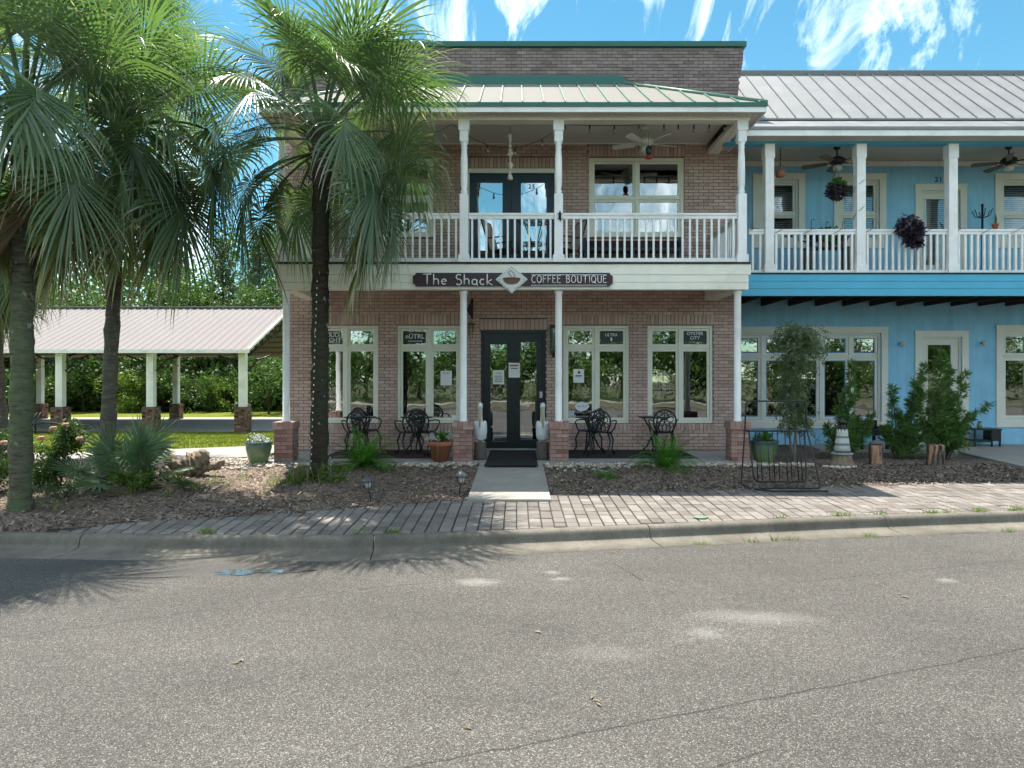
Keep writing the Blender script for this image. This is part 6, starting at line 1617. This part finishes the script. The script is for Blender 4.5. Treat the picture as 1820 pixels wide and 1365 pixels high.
g = MB().tube([(x - .02, y - .235, -.04), (x - .02, y - .23, .3), (x - .01, y - .1, .62), (x - .0, y, .68)], .004, 5); g.build('plant_stake', plain('stake', (.3, .25, .22), .6), t)
def glazed_pot(x, y, z, label, h, r):
    t = thing('glazed_pot', (x, y, z), label, 'plant pot'); MB().lathe([(r * .62, 0), (r * .66, .02), (r * .85, h * .4), (r * .98, h * .75), (r * .97, h * .88), (r * 1.05, h * .94), (r * 1.06, h), (r * .93, h), (r * .9, h * .9), (.001, h * .9)], (x, y, z), 32).build('pot', M['glaze'], t)
    MB().lathe([(r * .9, h * .905), (.001, h * .93)], (x, y, z), 20).build('soil', M['soil'], t); return t
x, y = PX(460, 12.1), 12.1; z = zbed(x, y); t = glazed_pot(x, y, z, 'green glazed pot full of white flowers left of the porch', .40, .225)
dusty(t, (x, y, z + .40), .085, 60, 7, M['flower_white'], 'white_flowers', .035); dusty(t, (x, y, z + .38), .09, 30, 8, M['leaf'], 'leaves', .04)
x, y = PX(1358, 12.35), 12.35; z = zbed(x, y); t = glazed_pot(x, y, z, 'dark green glazed pot seen through the bike rack', .40, .24)
leaf_fan(t, (x + .05, y, z + .38), 14, .22, .10, M['fern'], 13, 30, 80); dusty(t, (x - .08, y, z + .41), .06, 20, 14, M['leaf'], 'leaves', .05)

# bike rack
xa, xb = PX(1321, 10.3), PX(1437, 10.3); yk = 10.35; zg = zbed((xa + xb) / 2, yk); rk = thing('bike_rack', ((xa + xb) / 2, yk, zg), 'black tubular bike rack standing in the mulch', 'bike rack'); zt = PZ(713, 10.35)
def corner(pts, r=.07, n=5):
    out = [Vector(pts[0])]
    for a, b, c in zip(pts[:-2], pts[1:-1], pts[2:]):
        a, b, c = Vector(a), Vector(b), Vector(c); p = b + (a - b).normalized() * r; q = b + (c - b).normalized() * r
        for i in range(n + 1): t = i / n; out.append((p.lerp(b, t)).lerp(b.lerp(q, t), t))
    out.append(Vector(pts[-1])); return out
zm = PZ(766, 10.35)
MB().tube(corner([(xa + .02, yk - .32, zg + .03), (xa - .03, yk - .05, zg + .05), (xa + .04, yk, zm), (xa + .06, yk, zt), (xb - .02, yk, zt), (xb, yk, zm), (xb + .08, yk - .3, zg + .03), (xa + .15, yk - .32, zg + .03)], .06), .0125, 10).build('hoop', M['black_iron'], rk)
MB().tube([(xa + .04, yk, zm), (xb, yk, zm)], .0115, 10).build('rail', M['black_iron'], rk)
MB().tube(corner([(xa + .10, yk, zm), (xa + .14, yk - .12, zg + .10), (xb - .06, yk - .12, zg + .10), (xb - .04, yk, zm)], .09), .0125, 10).build('lower_loop', M['black_iron'], rk)
for i, u in enumerate((.12, .2, .34, .43, .52, .66, .74, .86, .93)):
    xx = xa + .1 + (xb - xa - .16) * u; MB().tube([(xx, yk, zm), (xx, yk - .12, zg + .10)], .0075, 8).build('bar', M['black_iron'], rk)
MB().tube([(xa + .06, yk - .33, zg + .025), (xa + .3, yk - .5, zg + .02), (xb + .1, yk - .48, zg + .02)], .0125, 10).build('foot_bar', M['black_iron'], rk)

# lighthouse ornament on a stone foot
x, y = PX(1497, 11.85), 11.85; z = zbed(x, y) - .01; t = thing('lighthouse_ornament', (x, y, z), 'small grey banded garden lighthouse on a stony foot', 'ornament')
MB().lathe([(.23, 0), (.21, .05), (.17, .12), (.155, .2), (.15, .21)], (x, y, z), 20, jit=.06).build('stone_foot', M['driftwood'], t)
MB().lathe([(.145, .21), (.175, .215), (.18, .24), (.145, .25)], (x, y, z), 20).build('ledge', M['concrete'], t)
MB().lathe([(.135, .25), (.12, .38), (.10, .52), (.085, .64), (.08, .66)], (x, y, z), 20).build('tower', M['banded'], t)
g = MB()
for k in range(10): a = 2 * pi * k / 10; g.lathe([(.018, .66), (.016, .70), (.002, .735)], (x + .075 * cos(a), y + .075 * sin(a), z - .06), 6)
g.build('crown_spikes', M['cream'], t)['kind'] = 'stuff'
MB().lathe([(.095, .66), (.095, .675), (.055, .68), (.055, .76), (.075, .765), (.07, .79), (.01, .84), (.005, .86)], (x, y, z), 14).build('lantern', M['black_iron'], t)
for k in range(9):
    a = pi + pi * k / 8 + random.uniform(-.1, .1); r = random.uniform(.025, .045); MB().ball((x - .08 + .26 * cos(a), y + .16 * sin(a) - .05, z + .015), r, 10, 7, 1.2, 1, .75).build('stone', M['stone'], t)
# stumps
def stump(px_, D, w, h, label):
    x, y = PX(px_, D), D; z = zbed(x, y) - .01; g = MB(); n = 16; prof = [(w, 0), (w * .96, .03), (w * .93, h * .5), (w * .97, h * .95), (w * .94, h), (.001, h * 1.0)]
    g.lathe(prof, (x, y, z), n, jit=.035, rot=.2); o = g.build('log_stump', M['split_log']); o.location = (0, 0, 0); return tag(o, label, 'stump', 'split log stumps before the blue wall'), (x, y, z + h)
_, top = stump(1557, 12.15, .125, .35, 'split log stump with a stone bird resting on it'); _, _t = stump(1662, 12.1, .15, .36, 'bare split log stump before the tallest podocarpus')
x, y, z = top; t = thing('stone_bird', (x, y, z), 'small grey stone bird lying on the log stump', 'ornament')
MB().lathe([(.03, 0), (.10, .012), (.115, .035), (.09, .06), (.04, .075), (.012, .09), (.003, .12)], (x, y, z), 16, 1.1, .8).build('body', plain('grey_stone', (.12, .12, .12), .8, .3, 20, .3, 60), t)
MB().tube([(x + .09, y, z + .03), (x + .14, y, z + .045), (x + .17, y, z + .04)], [.03, .018, .004], 8).build('head', plain('grey_stone_head', (.12, .12, .12), .8, .3, 20), t)
# solar path lights
def path_light(px_, D, label, lean=0.0):
    x, y = PX(px_, D), D; z = zbed(x, y); t = thing('path_light', (x, y, z), label, 'garden light', 'solar path lights'); tip = Vector((lean, 0, .23))
    MB().tube([(x, y, z - .03), Vector((x, y, z)) + tip * .75], .008, 6).build('stake', M['black_iron'], t); c = Vector((x, y, z)) + tip
    MB().lathe([(.035, -.06), (.045, -.02), (.05, .03)], c, 12).build('lens', M['lampglass'], t); MB().lathe([(.095, .03), (.085, .05), (.045, .085), (.012, .105), (.004, .12)], c, 14).build('cap', plain('pewter_cap', (.10, .10, .11), .45, .2, 10, metal=.4), t)
    g = MB()
    for k in range(6): a = pi * k / 3; g.tube([c + Vector((.05 * cos(a), .05 * sin(a), -.06)), c + Vector((.055 * cos(a), .055 * sin(a), .035))], .004, 4)
    g.tube([c + Vector((.05 * cos(a), .05 * sin(a), -.06)) for a in np.linspace(0, 2 * pi, 12, endpoint=False)], .004, 4, closed=True); g.build('cage', M['black_iron'], t)
path_light(816, 9.65, 'pewter path light upright beside the front walk', .03); path_light(660, 9.15, 'pewter path light leaning low in the mulch left of the walk', -.05)

# ================================================================== WALL FITTINGS BY THE DOOR
x, y = wx(984), DW - .02; t = thing('wall_lantern', (x, y, wz(607)), 'tall black wall lantern at the right of the shop door', 'lantern')
MB().box(x - .03, x + .03, y - .01, y + .005, wz(636), wz(579)).build('back_plate', M['black_iron'], t)
g = MB(); ring(g, x - .075, x + .075, wz(624), wz(583), .015, y - .17, y - .155); ring(g, x - .075, x + .075, wz(624), wz(583), .015, y - .035, y - .02); g.box(x - .085, x + .085, y - .18, y - .012, wz(583), wz(579)); g.box(x - .08, x + .08, y - .175, y - .015, wz(628), wz(624)); g.build('frame', M['black_iron'], t)
MB().box(x - .06, x + .06, y - .153, y - .037, wz(623.5), wz(583.5)).build('glass', M['glass_clear'], t)
MB().tube([(x, y - .09, wz(628)), (x, y - .09, wz(633)), (x, y - .02, wz(634))], .014, 8).build('arm', M['black_iron'], t)
x = wx(838); t = thing('flag_bracket', (x, DW - .01, wz(549)), 'black wedge shaped wall bracket left of the shop door', 'bracket')
MB().add([(x + .04, DW - .011, wz(568)), (x + .04, DW - .011, wz(530)), (x - .06, DW - .26, wz(553)), (x + .02, DW - .011, wz(568)), (x + .02, DW - .011, wz(530)), (x - .08, DW - .26, wz(553))], [(0, 1, 2), (5, 4, 3), (0, 3, 4, 1), (1, 4, 5, 2), (2, 5, 3, 0)]).build('wedge', M['black_iron'], t)
MB().tube([(x - .05, DW - .25, wz(553)), (x - .1, DW - .27, wz(550))], .015, 8).build('hook', M['black_iron'], t)
x, y = wx(840), 13.6; t = thing('wind_chime', (x, y, 2.1), 'small brown wind chime hanging left of the shop door', 'wind chime'); zc = PZ(577, y)
MB().lathe([(.03, .05), (.075, .03), (.075, .0), (.06, -.01)], (x, y, zc), 16).build('disc', M['wood_grey'], t); MB().tube([(x, y, zc + .05), (x, y, 3.34)], .003, 4).build('cord', M['wire'], t)
for k in range(6): a = pi * k / 3; MB().tube([(x + .05 * cos(a), y + .05 * sin(a), zc - .02), (x + .05 * cos(a), y + .05 * sin(a), zc - .14 - .03 * k)], .008, 6).build('tube', plain('chime_tube', (.2, .13, .09), .4, .2, 8, metal=.4), t)

# ================================================================== BALCONY OF THE SHOP
def fan(loc, label, body, blade, light, r, rot, group=None):
    x, y, z = loc; t = thing('ceiling_fan', loc, label, 'ceiling fan', group)
    MB().lathe([(.02, -.07), (.06, -.05), (.075, -.0)], loc, 16).build('canopy', body, t); MB().tube([(x, y, z - .05), (x, y, z - .2)], .014, 8).build('rod', body, t)
    MB().lathe([(.04, -.38), (.11, -.36), (.15, -.33), (.15, -.27), (.10, -.23), (.03, -.2)], loc, 22).build('motor', body, t)
    for k in range(5):
        a = rot + 2 * pi * k / 5; d = Vector((cos(a), sin(a), 0)); l = Vector((-sin(a), cos(a), 0)); c = Vector((x, y, z - .33)); tw = Vector((0, 0, .02))
        P = [c + d * .2 - l * .045 - tw, c + d * .2 + l * .045 + tw, c + d * r - l * .075 - tw, c + d * (r + .03), c + d * r + l * .075 + tw]
        g = MB().add([*P, *[p - Vector((0, 0, .008)) for p in P]], [(0, 2, 3, 4, 1), (6, 9, 8, 7, 5), (0, 5, 7, 2), (2, 7, 8, 3), (3, 8, 9, 4), (4, 9, 6, 1), (1, 6, 5, 0)]); g.build('blade', blade, t)
        MB().tube([c + d * .12, c + d * .24], .014, 6).build('blade_arm', body, t)
    MB().lathe([(.02, -.52), (.07, -.50), (.095, -.45), (.08, -.40), (.05, -.385)], loc, 18).build('lamp_shade', light, t)
    return t
fan((PX(1147, 13.05), 13.05, 6.29), 'white ceiling fan over the brick shop balcony', M['fan_white'], M['fan_white'], M['lampglass'], .62, .25)
fan((PX(1488, 14.1), 14.1, 6.258), 'black ceiling fan above the hanging basket on the blue balcony', M['fan_dark'], M['fan_wood'], M['lampglass'], .66, .1)
fan((PX(1793, 14.1), 14.1, 6.258), 'black ceiling fan at the far right of the blue balcony', M['fan_dark'], M['fan_wood'], M['lampglass'], .66, .35)
def lights(name, label, pts, every, par_loc, bulb_mat, bs=.03):
    t = thing(name, par_loc, label, 'string lights'); MB().tube(pts, .006, 5).build('cord', M['wire'], t)
    for p in pts[every[0]::every[1]]:
        MB().lathe([(.014, -.07), (.016, -.02), (.008, 0)], p, 8).build('socket', M['wire'], t); MB().lathe([(.004, -.15), (.02, -.135), (.026, -.11), (.016, -.072)], p, 8).build('bulb', bulb_mat, t)
pts = []
def sag(a, b, s, n=16): return [(a[0] + (b[0] - a[0]) * i / n, a[1] + (b[1] - a[1]) * i / n, a[2] + (b[2] - a[2]) * i / n - s * 4 * (i / n) * (1 - i / n)) for i in range(n + 1)]
yl = 12.45
P_ = lambda p, q: (PX(p, yl), yl, PZ(q, yl))
pts = sag(P_(560, 225), P_(800, 222), .35) + sag(P_(806, 222), P_(1000, 222), .42)[0:] + sag(P_(1004, 221), P_(1180, 219), .03) + sag(P_(1185, 219), P_(1295, 219), .02) + [(PX(1300, 12.5), 12.6, PZ(222, 12.5)), (PX(1296, 13.2), 13.2, PZ(240, 13.2)), (PX(1274, 13.9), 13.9, PZ(255, 13.9))]
lights('string_lights', 'black cord of clear bulbs slung along the brick shop balcony', pts, (2, 4), (0, 12.45, 5.9), M['bulb'])
# shell garland, humming bird feeder
x, y = PX(907, 12.6), 12.6; t = thing('shell_garland', (x, y, PZ(318, y)), 'hanging garland of pale sea shells before the balcony door', 'garland'); MB().tube([(x, y, 6.29), (x, y, PZ(318, y))], .003, 4).build('cord', M['wire'], t)
for i in range(30):
    z = PZ(241 + 77 * i / 29, y); r = .022 + (.014 if i in (0, 1, 12, 13, 19, 20, 21, 27, 28, 29) else 0) + random.uniform(-.006, .008)
    MB().ball((x + random.uniform(-.012, .012), y + random.uniform(-.01, .01), z), r, 8, 5, 1.3, 1, .8).build('shell', M['shell'], t)
x, y = PX(1153, 12.75), 12.75; t = thing('bird_feeder', (x, y, PZ(283, y)), 'red and dark hummingbird feeder hanging below the white fan', 'bird feeder'); z = PZ(283, y)
MB().tube([(x, y, 6.1), (x, y, z + .26)], .004, 4).build('hook', M['wire'], t); MB().lathe([(.03, .08), (.055, .12), (.06, .2), (.045, .235), (.015, .26)], (x, y, z), 14).build('bottle', M['fan_dark'], t); MB().lathe([(.03, 0), (.075, .015), (.08, .035), (.06, .06), (.03, .08)], (x, y, z), 16).build('dish', M['red'], t)
x, y = POST[2] + .02, 12.175; z = fz(386); t = thing('gecko_ornament', (x, y, z), 'small dark gecko ornament on the balcony post', 'ornament')
MB().tube([(x, y, z + .10), (x, y - .012, z + .05), (x, y - .012, z - .03), (x + .02, y, z - .08)], [.010, .028, .022, .004], 8).build('body', M['fan_dark'], t)
g = MB()
for s in (-1, 1): g.tube([(x, y, z + .04), (x + s * .045, y, z + .06)], .006, 5); g.tube([(x, y, z - .02), (x + s * .045, y, z - .04)], .006, 5)
g.build('legs', M['fan_dark'], t)
# sling chairs, wire table and bench behind the railing
def sling(x, y, rz, label):
    t = thing('sling_chair', (x, y, ZD), label, 'chair', 'sling chairs on the shop balcony'); Mx = Matrix.Translation((x, y, ZD)) @ Matrix.Rotation(rz, 4, 'Z'); f = MB()
    for s in (-.26, .26):
        f.tube([(s, -.28, 0), (s, -.25, .38), (s, .16, .34), (s, .34, .95)], .014, 8); f.tube([(s, .30, 0), (s, .16, .34)], .014, 8); f.tube([(s, -.25, .38), (s, -.2, .60), (s, .22, .58)], .014, 8)
    f.tube([(-.26, .34, .95), (.26, .34, .95)], .014, 8); f.xform(Mx).build('frame', M['black_iron'], t)
    q = MB().add([(-.245, -.25, .385), (.245, -.25, .385), (.245, .15, .345), (-.245, .15, .345), (.245, .335, .94), (-.245, .335, .94)], [(0, 1, 2, 3), (3, 2, 4, 5)]); q.xform(Mx).build('sling', M['fabric'], t); return t
sling(PX(893, 13.1), 13.1, 1.25, 'beige sling chair left of the wire balcony table'); sling(PX(1005, 13.1), 13.1, -1.25, 'beige sling chair right of the wire balcony table')
x, y = PX(950, 13.0), 13.0; t = thing('wire_table', (x, y, ZD), 'round black wire table before the balcony door', 'table'); zt = PZ(395, y)
g = MB()
for r in (.12, .22, .31): g.tube([(x + r * cos(a), y + r * sin(a), zt) for a in np.linspace(0, 2 * pi, 24, endpoint=False)], .009, 6, closed=True)
for k in range(12): a = pi * k / 6; g.tube([(x, y, zt), (x + .31 * cos(a), y + .31 * sin(a), zt)], .005, 5)
g.build('table_top', M['black_iron'], t)
for k in range(4): a = pi * k / 2 + .6; MB().tube([(x + .25 * cos(a), y + .25 * sin(a), zt), (x + .06 * cos(a), y + .06 * sin(a), (zt + ZD) / 2), (x + .28 * cos(a), y + .28 * sin(a), ZD)], .010, 6).build('leg', M['black_iron'], t)
x0, x1, y = PX(1035, 13.5), PX(1210, 13.5), 13.5; t = thing('balcony_bench', ((x0 + x1) / 2, y, ZD), 'long dark bench under the brick shop balcony window', 'bench'); zs = PZ(444, y)
MB().box(x0, x1, y - .22, y + .2, zs - .05, zs).build('seat', M['navy_door'], t); MB().box(x0, x1, y + .2, y + .24, zs, zs + .22).build('backrest', M['rug'], t)
for xx in (x0 + .05, (x0 + x1) / 2, x1 - .05):
    MB().box(xx - .03, xx + .03, y - .2, y - .14, ZD, zs - .051).build('leg', M['navy_door'], t); MB().box(xx - .03, xx + .03, y + .12, y + .18, ZD, zs - .051).build('leg', M['navy_door'], t)
for s, xx in ((0, x0), (1, x1 - .06)): MB().box(xx, xx + .06, y - .22, y + .19, zs + .001, zs + .20).build('arm', M['navy_door'], t)

# ================================================================== BALCONY OF THE BLUE BUILDING
def foliage(t, c, r, n, seed, mat, leaf, sz=1.0, name='foliage', spread=.05):
    rs = np.random.RandomState(seed); C = []
    for _ in range(n):
        d = rs.normal(size=3); d /= np.linalg.norm(d); q = rs.rand() ** .4; C.append((c[0] + d[0] * r * q, c[1] + d[1] * r * q * .8, c[2] + d[2] * r * q * sz))
    V, Fq = leaf_cloud(rs, C, 12, leaf, spread, .2, .5); np_mesh(name, V, Fq, mat, t)
y = 13.75; x = PX(1387, y); z = PZ(309, y); t = thing('hanging_clay_pot', (x, y, z), 'small round clay pot hanging by the first blue balcony post', 'hanging pot'); MB().tube([(x, y, 6.258), (x, y, z + .08)], .006, 5).build('cord', M['wire'], t)
MB().lathe([(.02, -.08), (.08, -.06), (.095, -.01), (.08, .05), (.035, .09), (.03, .13)], (x, y, z), 18).build('pot', M['terracotta'], t)
for k in range(4): MB().ball((x, y, z + .2 + .09 * k), .016, 8, 5).build('bead', M['wire'], t)
y = 13.65; x = PX(1486, y); z = PZ(338, y); t = thing('hanging_basket', (x, y, z), 'hanging basket of dark purple and green leaves under the black fan', 'hanging basket')
MB().lathe([(.05, -.10), (.12, -.05), (.15, .03)], (x, y, z), 16).build('basket', M['soil'], t)
foliage(t, (x, y, z - .02), .19, 80, 3, M['purple'], .075, .9); foliage(t, (x, y, z + .12), .13, 40, 4, M['fern'], .07, .6, 'green_leaves'); foliage(t, (x + .14, y, z + .06), .08, 20, 5, M['weed'], .06, 1, 'green_leaves')
for k in range(3): a = 2 * pi * k / 3; MB().tube([(x + .15 * cos(a), y + .15 * sin(a), z + .03), (x, y, z + .45)], .004, 4).build('chain', M['wire'], t)
MB().tube([(x, y, z + .45), (x, y, 6.258)], .004, 4).build('hook', M['wire'], t)
y = 13.27; x = PX(1614, y); z = PZ(408, y); t = thing('railing_planter', (x, y, z), 'dark purple leafy plant spilling over the blue balcony railing', 'plant'); MB().box(x - .16, x + .16, y - .12, y + .05, z - .09, z + .02).build('trough', M['black_iron'], t)
foliage(t, (x, y - .04, z + .03), .22, 90, 6, M['purple'], .09, .9); foliage(t, (x + .06, y - .10, z - .16), .15, 60, 7, M['purple'], .085, 1.1); foliage(t, (x + .13, y - .1, z - .27), .07, 18, 8, M['purple'], .08, 1)
y = 14.6; x = PX(1746, y); t = thing('coat_stand', (x, y, bd0), 'black metal coat stand on the blue balcony', 'coat stand'); zt = PZ(366, y); MB().tube([(x, y, bd0), (x, y, zt)], .022, 8).build('pole', M['black_iron'], t); MB().ball((x, y, zt + .02), .03, 8, 6).build('finial', M['black_iron'], t)
for k in range(6):
    a = pi * k / 3 + .2; d = Vector((cos(a), sin(a), 0)); b = Vector((x, y, zt - .26)); MB().tube([b, b + d * .14 + Vector((0, 0, .04)), b + d * .17 + Vector((0, 0, .14)), b + d * .20 + Vector((0, 0, .17))], .009, 6).build('hook', M['black_iron'], t)
    MB().tube([(x, y, bd0 + .3), Vector((x, y, bd0 + .2)) + d * .12, Vector((x, y, bd0)) + d * .2], .010, 6).build('foot', M['black_iron'], t)
y = 13.4; x = PX(1769, y); z = rz1; t = thing('cactus_pot', (x, y, z), 'little clay pot with a tall thin cactus on the railing', 'plant pot'); MB().lathe([(.035, 0), (.055, .08), (.062, .085), (.062, .11), (.05, .11), (.001, .10)], (x, y, z), 14).build('pot', M['terracotta'], t); MB().tube([(x + .01, y, z + .1), (x + .015, y, z + .2), (x + .01, y, z + .3)], [.018, .02, .008], 8).build('cactus', M['weed'], t)
# plant stand behind the railing
y = 14.3; x0, x1 = PX(1432, y), PX(1506, y); t = thing('plant_stand', ((x0 + x1) / 2, y, bd0), 'low plant stand crowded with pots behind the blue balcony railing', 'plant stand'); zs = PZ(440, y)
MB().box(x0, x1, y - .15, y + .15, zs - .03, zs).build('shelf', M['wood_grey'], t)
for xx in (x0 + .04, x1 - .04):
    for yy in (y - .12, y + .12): MB().box(xx - .02, xx + .02, yy - .02, yy + .02, bd0, zs - .031).build('leg', M['wood_grey'], t)
for k in range(4):
    xx = x0 + .12 + k * (x1 - x0 - .24) / 3; p = thing('potted_plant', (xx, y, zs), ['purple leafed pot plant at the left of the plant stand', 'bushy dark pot plant second on the plant stand', 'tall bright green pot plant on the plant stand', 'small dark pot plant at the right of the plant stand'][k], 'potted plant', 'pots on the plant stand')
    MB().lathe([(.05, 0), (.075, .12), (.07, .12), (.001, .11)], (xx, y, zs), 14).build('pot', M['terracotta'] if k % 2 else M['black_iron'], p); foliage(p, (xx, y, zs + .24), .12 + .03 * (k == 2), 30, 20 + k, M['purple'] if k == 0 else M['leaf'] if k != 2 else M['fern'], .07, 1.3)
for k, px_ in enumerate((1442, 1468, 1497)):
    x = PX(px_, 13.75); z = PZ(398 if k else 394, 13.75); o = MB().tube([(x, 13.75, bd0), (x, 13.75, z), (x + .01, 13.75, z + .04), (x + .04, 13.75, z + .05), (x + .055, 13.75, z + .02)], .007, 6).build('plant_hook', M['black_iron']); tag(o, ['thin black plant hook left of the three above the railing', 'thin black plant hook in the middle above the railing', 'thin black plant hook nearest the second balcony post'][k], 'hook', 'plant hooks on the blue balcony')
# light cord winding along rail and posts
pts = []
L0, L1 = cx_(1332), cx_(1850); n = 900
for i in range(n):
    u = i / n; a = u * 62; pts.append((L0 + (L1 - L0) * u, BF - .058 * cos(a), rz1 - .03 + .055 * sin(a)))
t = thing('rail_light_cord', (cx_(1590), BF, rz1), 'thin dark light cord wound along the blue balcony rail', 'string lights'); MB().tube(pts, .005, 4).build('cord', M['wire'], t)
pts = []
for i in range(160): u = i / 160; a = u * 15; pts.append((BP[2] + .10 * cos(a), BF + .10 * sin(a), rz1 + 1.25 * u))
MB().tube(pts, .005, 4).build('post_cord', M['wire'], t)
# wall lights, console, bench at the blue ground floor
for k, (px_, py_) in enumerate(((1600, 611.5), (1744, 611))):
    x, z = bx(px_), bz(py_); t = thing('wall_light', (x, BW, z), ['small round wall light left of the lower white door', 'small round wall light right of the lower white door'][k], 'wall light', 'globe lights on the blue wall'); MB().tube([(x, BW - .001, z + .01), (x, BW - .05, z + .01)], .025, 10).build('stem', M['black_iron'], t); MB().ball((x, BW - .10, z), .052, 14, 10).build('globe', M['lampglass'], t)
y = 14.8; x0, x1 = PX(1722, y), PX(1771, y); t = thing('console_table', ((x0 + x1) / 2, y, 0), 'low black console table against the blue wall', 'table'); zt = PZ(761, y)
MB().box(x0, x1, y - .18, y + .18, zt - .035, zt).build('table_top', M['black_iron'], t); MB().box(x1 - .18, x1 - .01, y - .16, y + .16, .12, zt - .036).build('side_panel', M['black_iron'], t); MB().box(x0 + .02, x1 - .185, y - .15, y + .15, .10, .14).build('shelf', M['black_iron'], t)
for xx in (x0 + .03, x1 - .2, x1 - .03): MB().box(xx - .015, xx + .015, y - .16, y - .13, .0, .1195 if xx > x1 - .15 else zt - .036).build('leg', M['black_iron'], t)
x = PX(1741, y); t = thing('glass_jar', (x, y, zt), 'small dark jar standing on the console table', 'jar'); MB().lathe([(.04, 0), (.05, .02), (.05, .08), (.035, .11), (.035, .13)], (x, y, zt), 14).build('jar', M['glaze'], t); MB().lathe([(.042, .13), (.042, .15), (.001, .155)], (x, y, zt), 14).build('lid', M['wood_grey'], t)
y = 14.4; x0, x1 = PX(1517, y), PX(1568, y); t = thing('outdoor_chair', ((x0 + x1) / 2, y, 0), 'black box armchair half hidden behind podocarpus and lighthouse', 'chair'); zt = PZ(748, y)
MB().box(x0, x1, y - .3, y + .3, .28, .40).build('seat', M['rubber'], t); MB().box(x0, x1, y + .2, y + .3, .401, zt).build('backrest', M['rubber'], t)
for xx in (x0, x1 - .08): MB().box(xx, xx + .08, y - .3, y + .199, .401, zt - .12).build('arm', M['rubber'], t)
for xx in (x0 + .04, x1 - .04):
    for yy in (y - .26, y + .26): MB().box(xx - .025, xx + .025, yy - .025, yy + .025, 0, .279).build('leg', M['rubber'], t)

# ================================================================== SMALL THINGS AT THE LEFT AND ON THE ROAD
x, y = PX(92, 23.6), 23.6; z = zlawn(x, y); t = thing('iron_glider', (x, y, z), 'low black iron garden frame before the pavilion, behind the rose bush', 'garden seat')
MB().tube([(x - .9, y, z + .30), (x - .2, y, z + .42), (x + .5, y, z + .34), (x + 1.3, y, z + .30)], .03, 6).build('rail', M['black_iron'], t)
MB().tube([(x - .95, y, z + .12), (x + .2, y, z + .05), (x + 1.4, y, z + .25)], .03, 6).build('runner', M['black_iron'], t)
for k in (-.7, -.55): MB().tube([(x + k, y, z), (x + k * 1.05, y, z + .4), (x + k * .8, y + .1, z + .75)], .03, 6).build('leg', M['black_iron'], t)
x, y = PX(9, 11.0), 11.0; z = zbed(x, y); t = thing('garden_pole', (x, y, z), 'thin black pole with a hook at the left picture edge', 'pole')
MB().tube([(x - .05, y, z), (x, y, z + .6), (x + .05, y, z + 1.05), (x + .14, y, z + 1.1), (x + .17, y, z + 1.0)], .014, 6).build('pole', M['black_iron'], t)
MB().lathe([(.02, .3), (.05, .33), (.05, .45), (.02, .48)], (x + .02, y, z), 10).build('lamp', M['black_iron'], t)
V = []; rs = random.Random(91)
for px_, py_ in ((958, 1122), (1090, 985), (1058, 1245), (826, 1290), (1610, 1060), (420, 1180)):
    D = F * (H - ZROAD) / (py_ - CY); x = PX(px_, D)
    for _ in range(3):
        a = rs.uniform(0, 6.3); L = rs.uniform(.012, .035); w = L * .35; cx2, cy2 = x + rs.gauss(0, .03), D + rs.gauss(0, .03); z = ZROAD + .006
        V += [(cx2 - cos(a) * L, cy2 - sin(a) * L, z), (cx2 - sin(a) * w, cy2 + cos(a) * w, z + .006), (cx2 + cos(a) * L, cy2 + sin(a) * L, z + .003), (cx2 + sin(a) * w, cy2 - cos(a) * w, z + .004)]
tag(np_mesh('fallen_leaves', V, np.arange(len(V)).reshape(-1, 4), M['frond_dead']), 'dry brown leaf scraps lying on the road', 'leaves', kind='stuff')
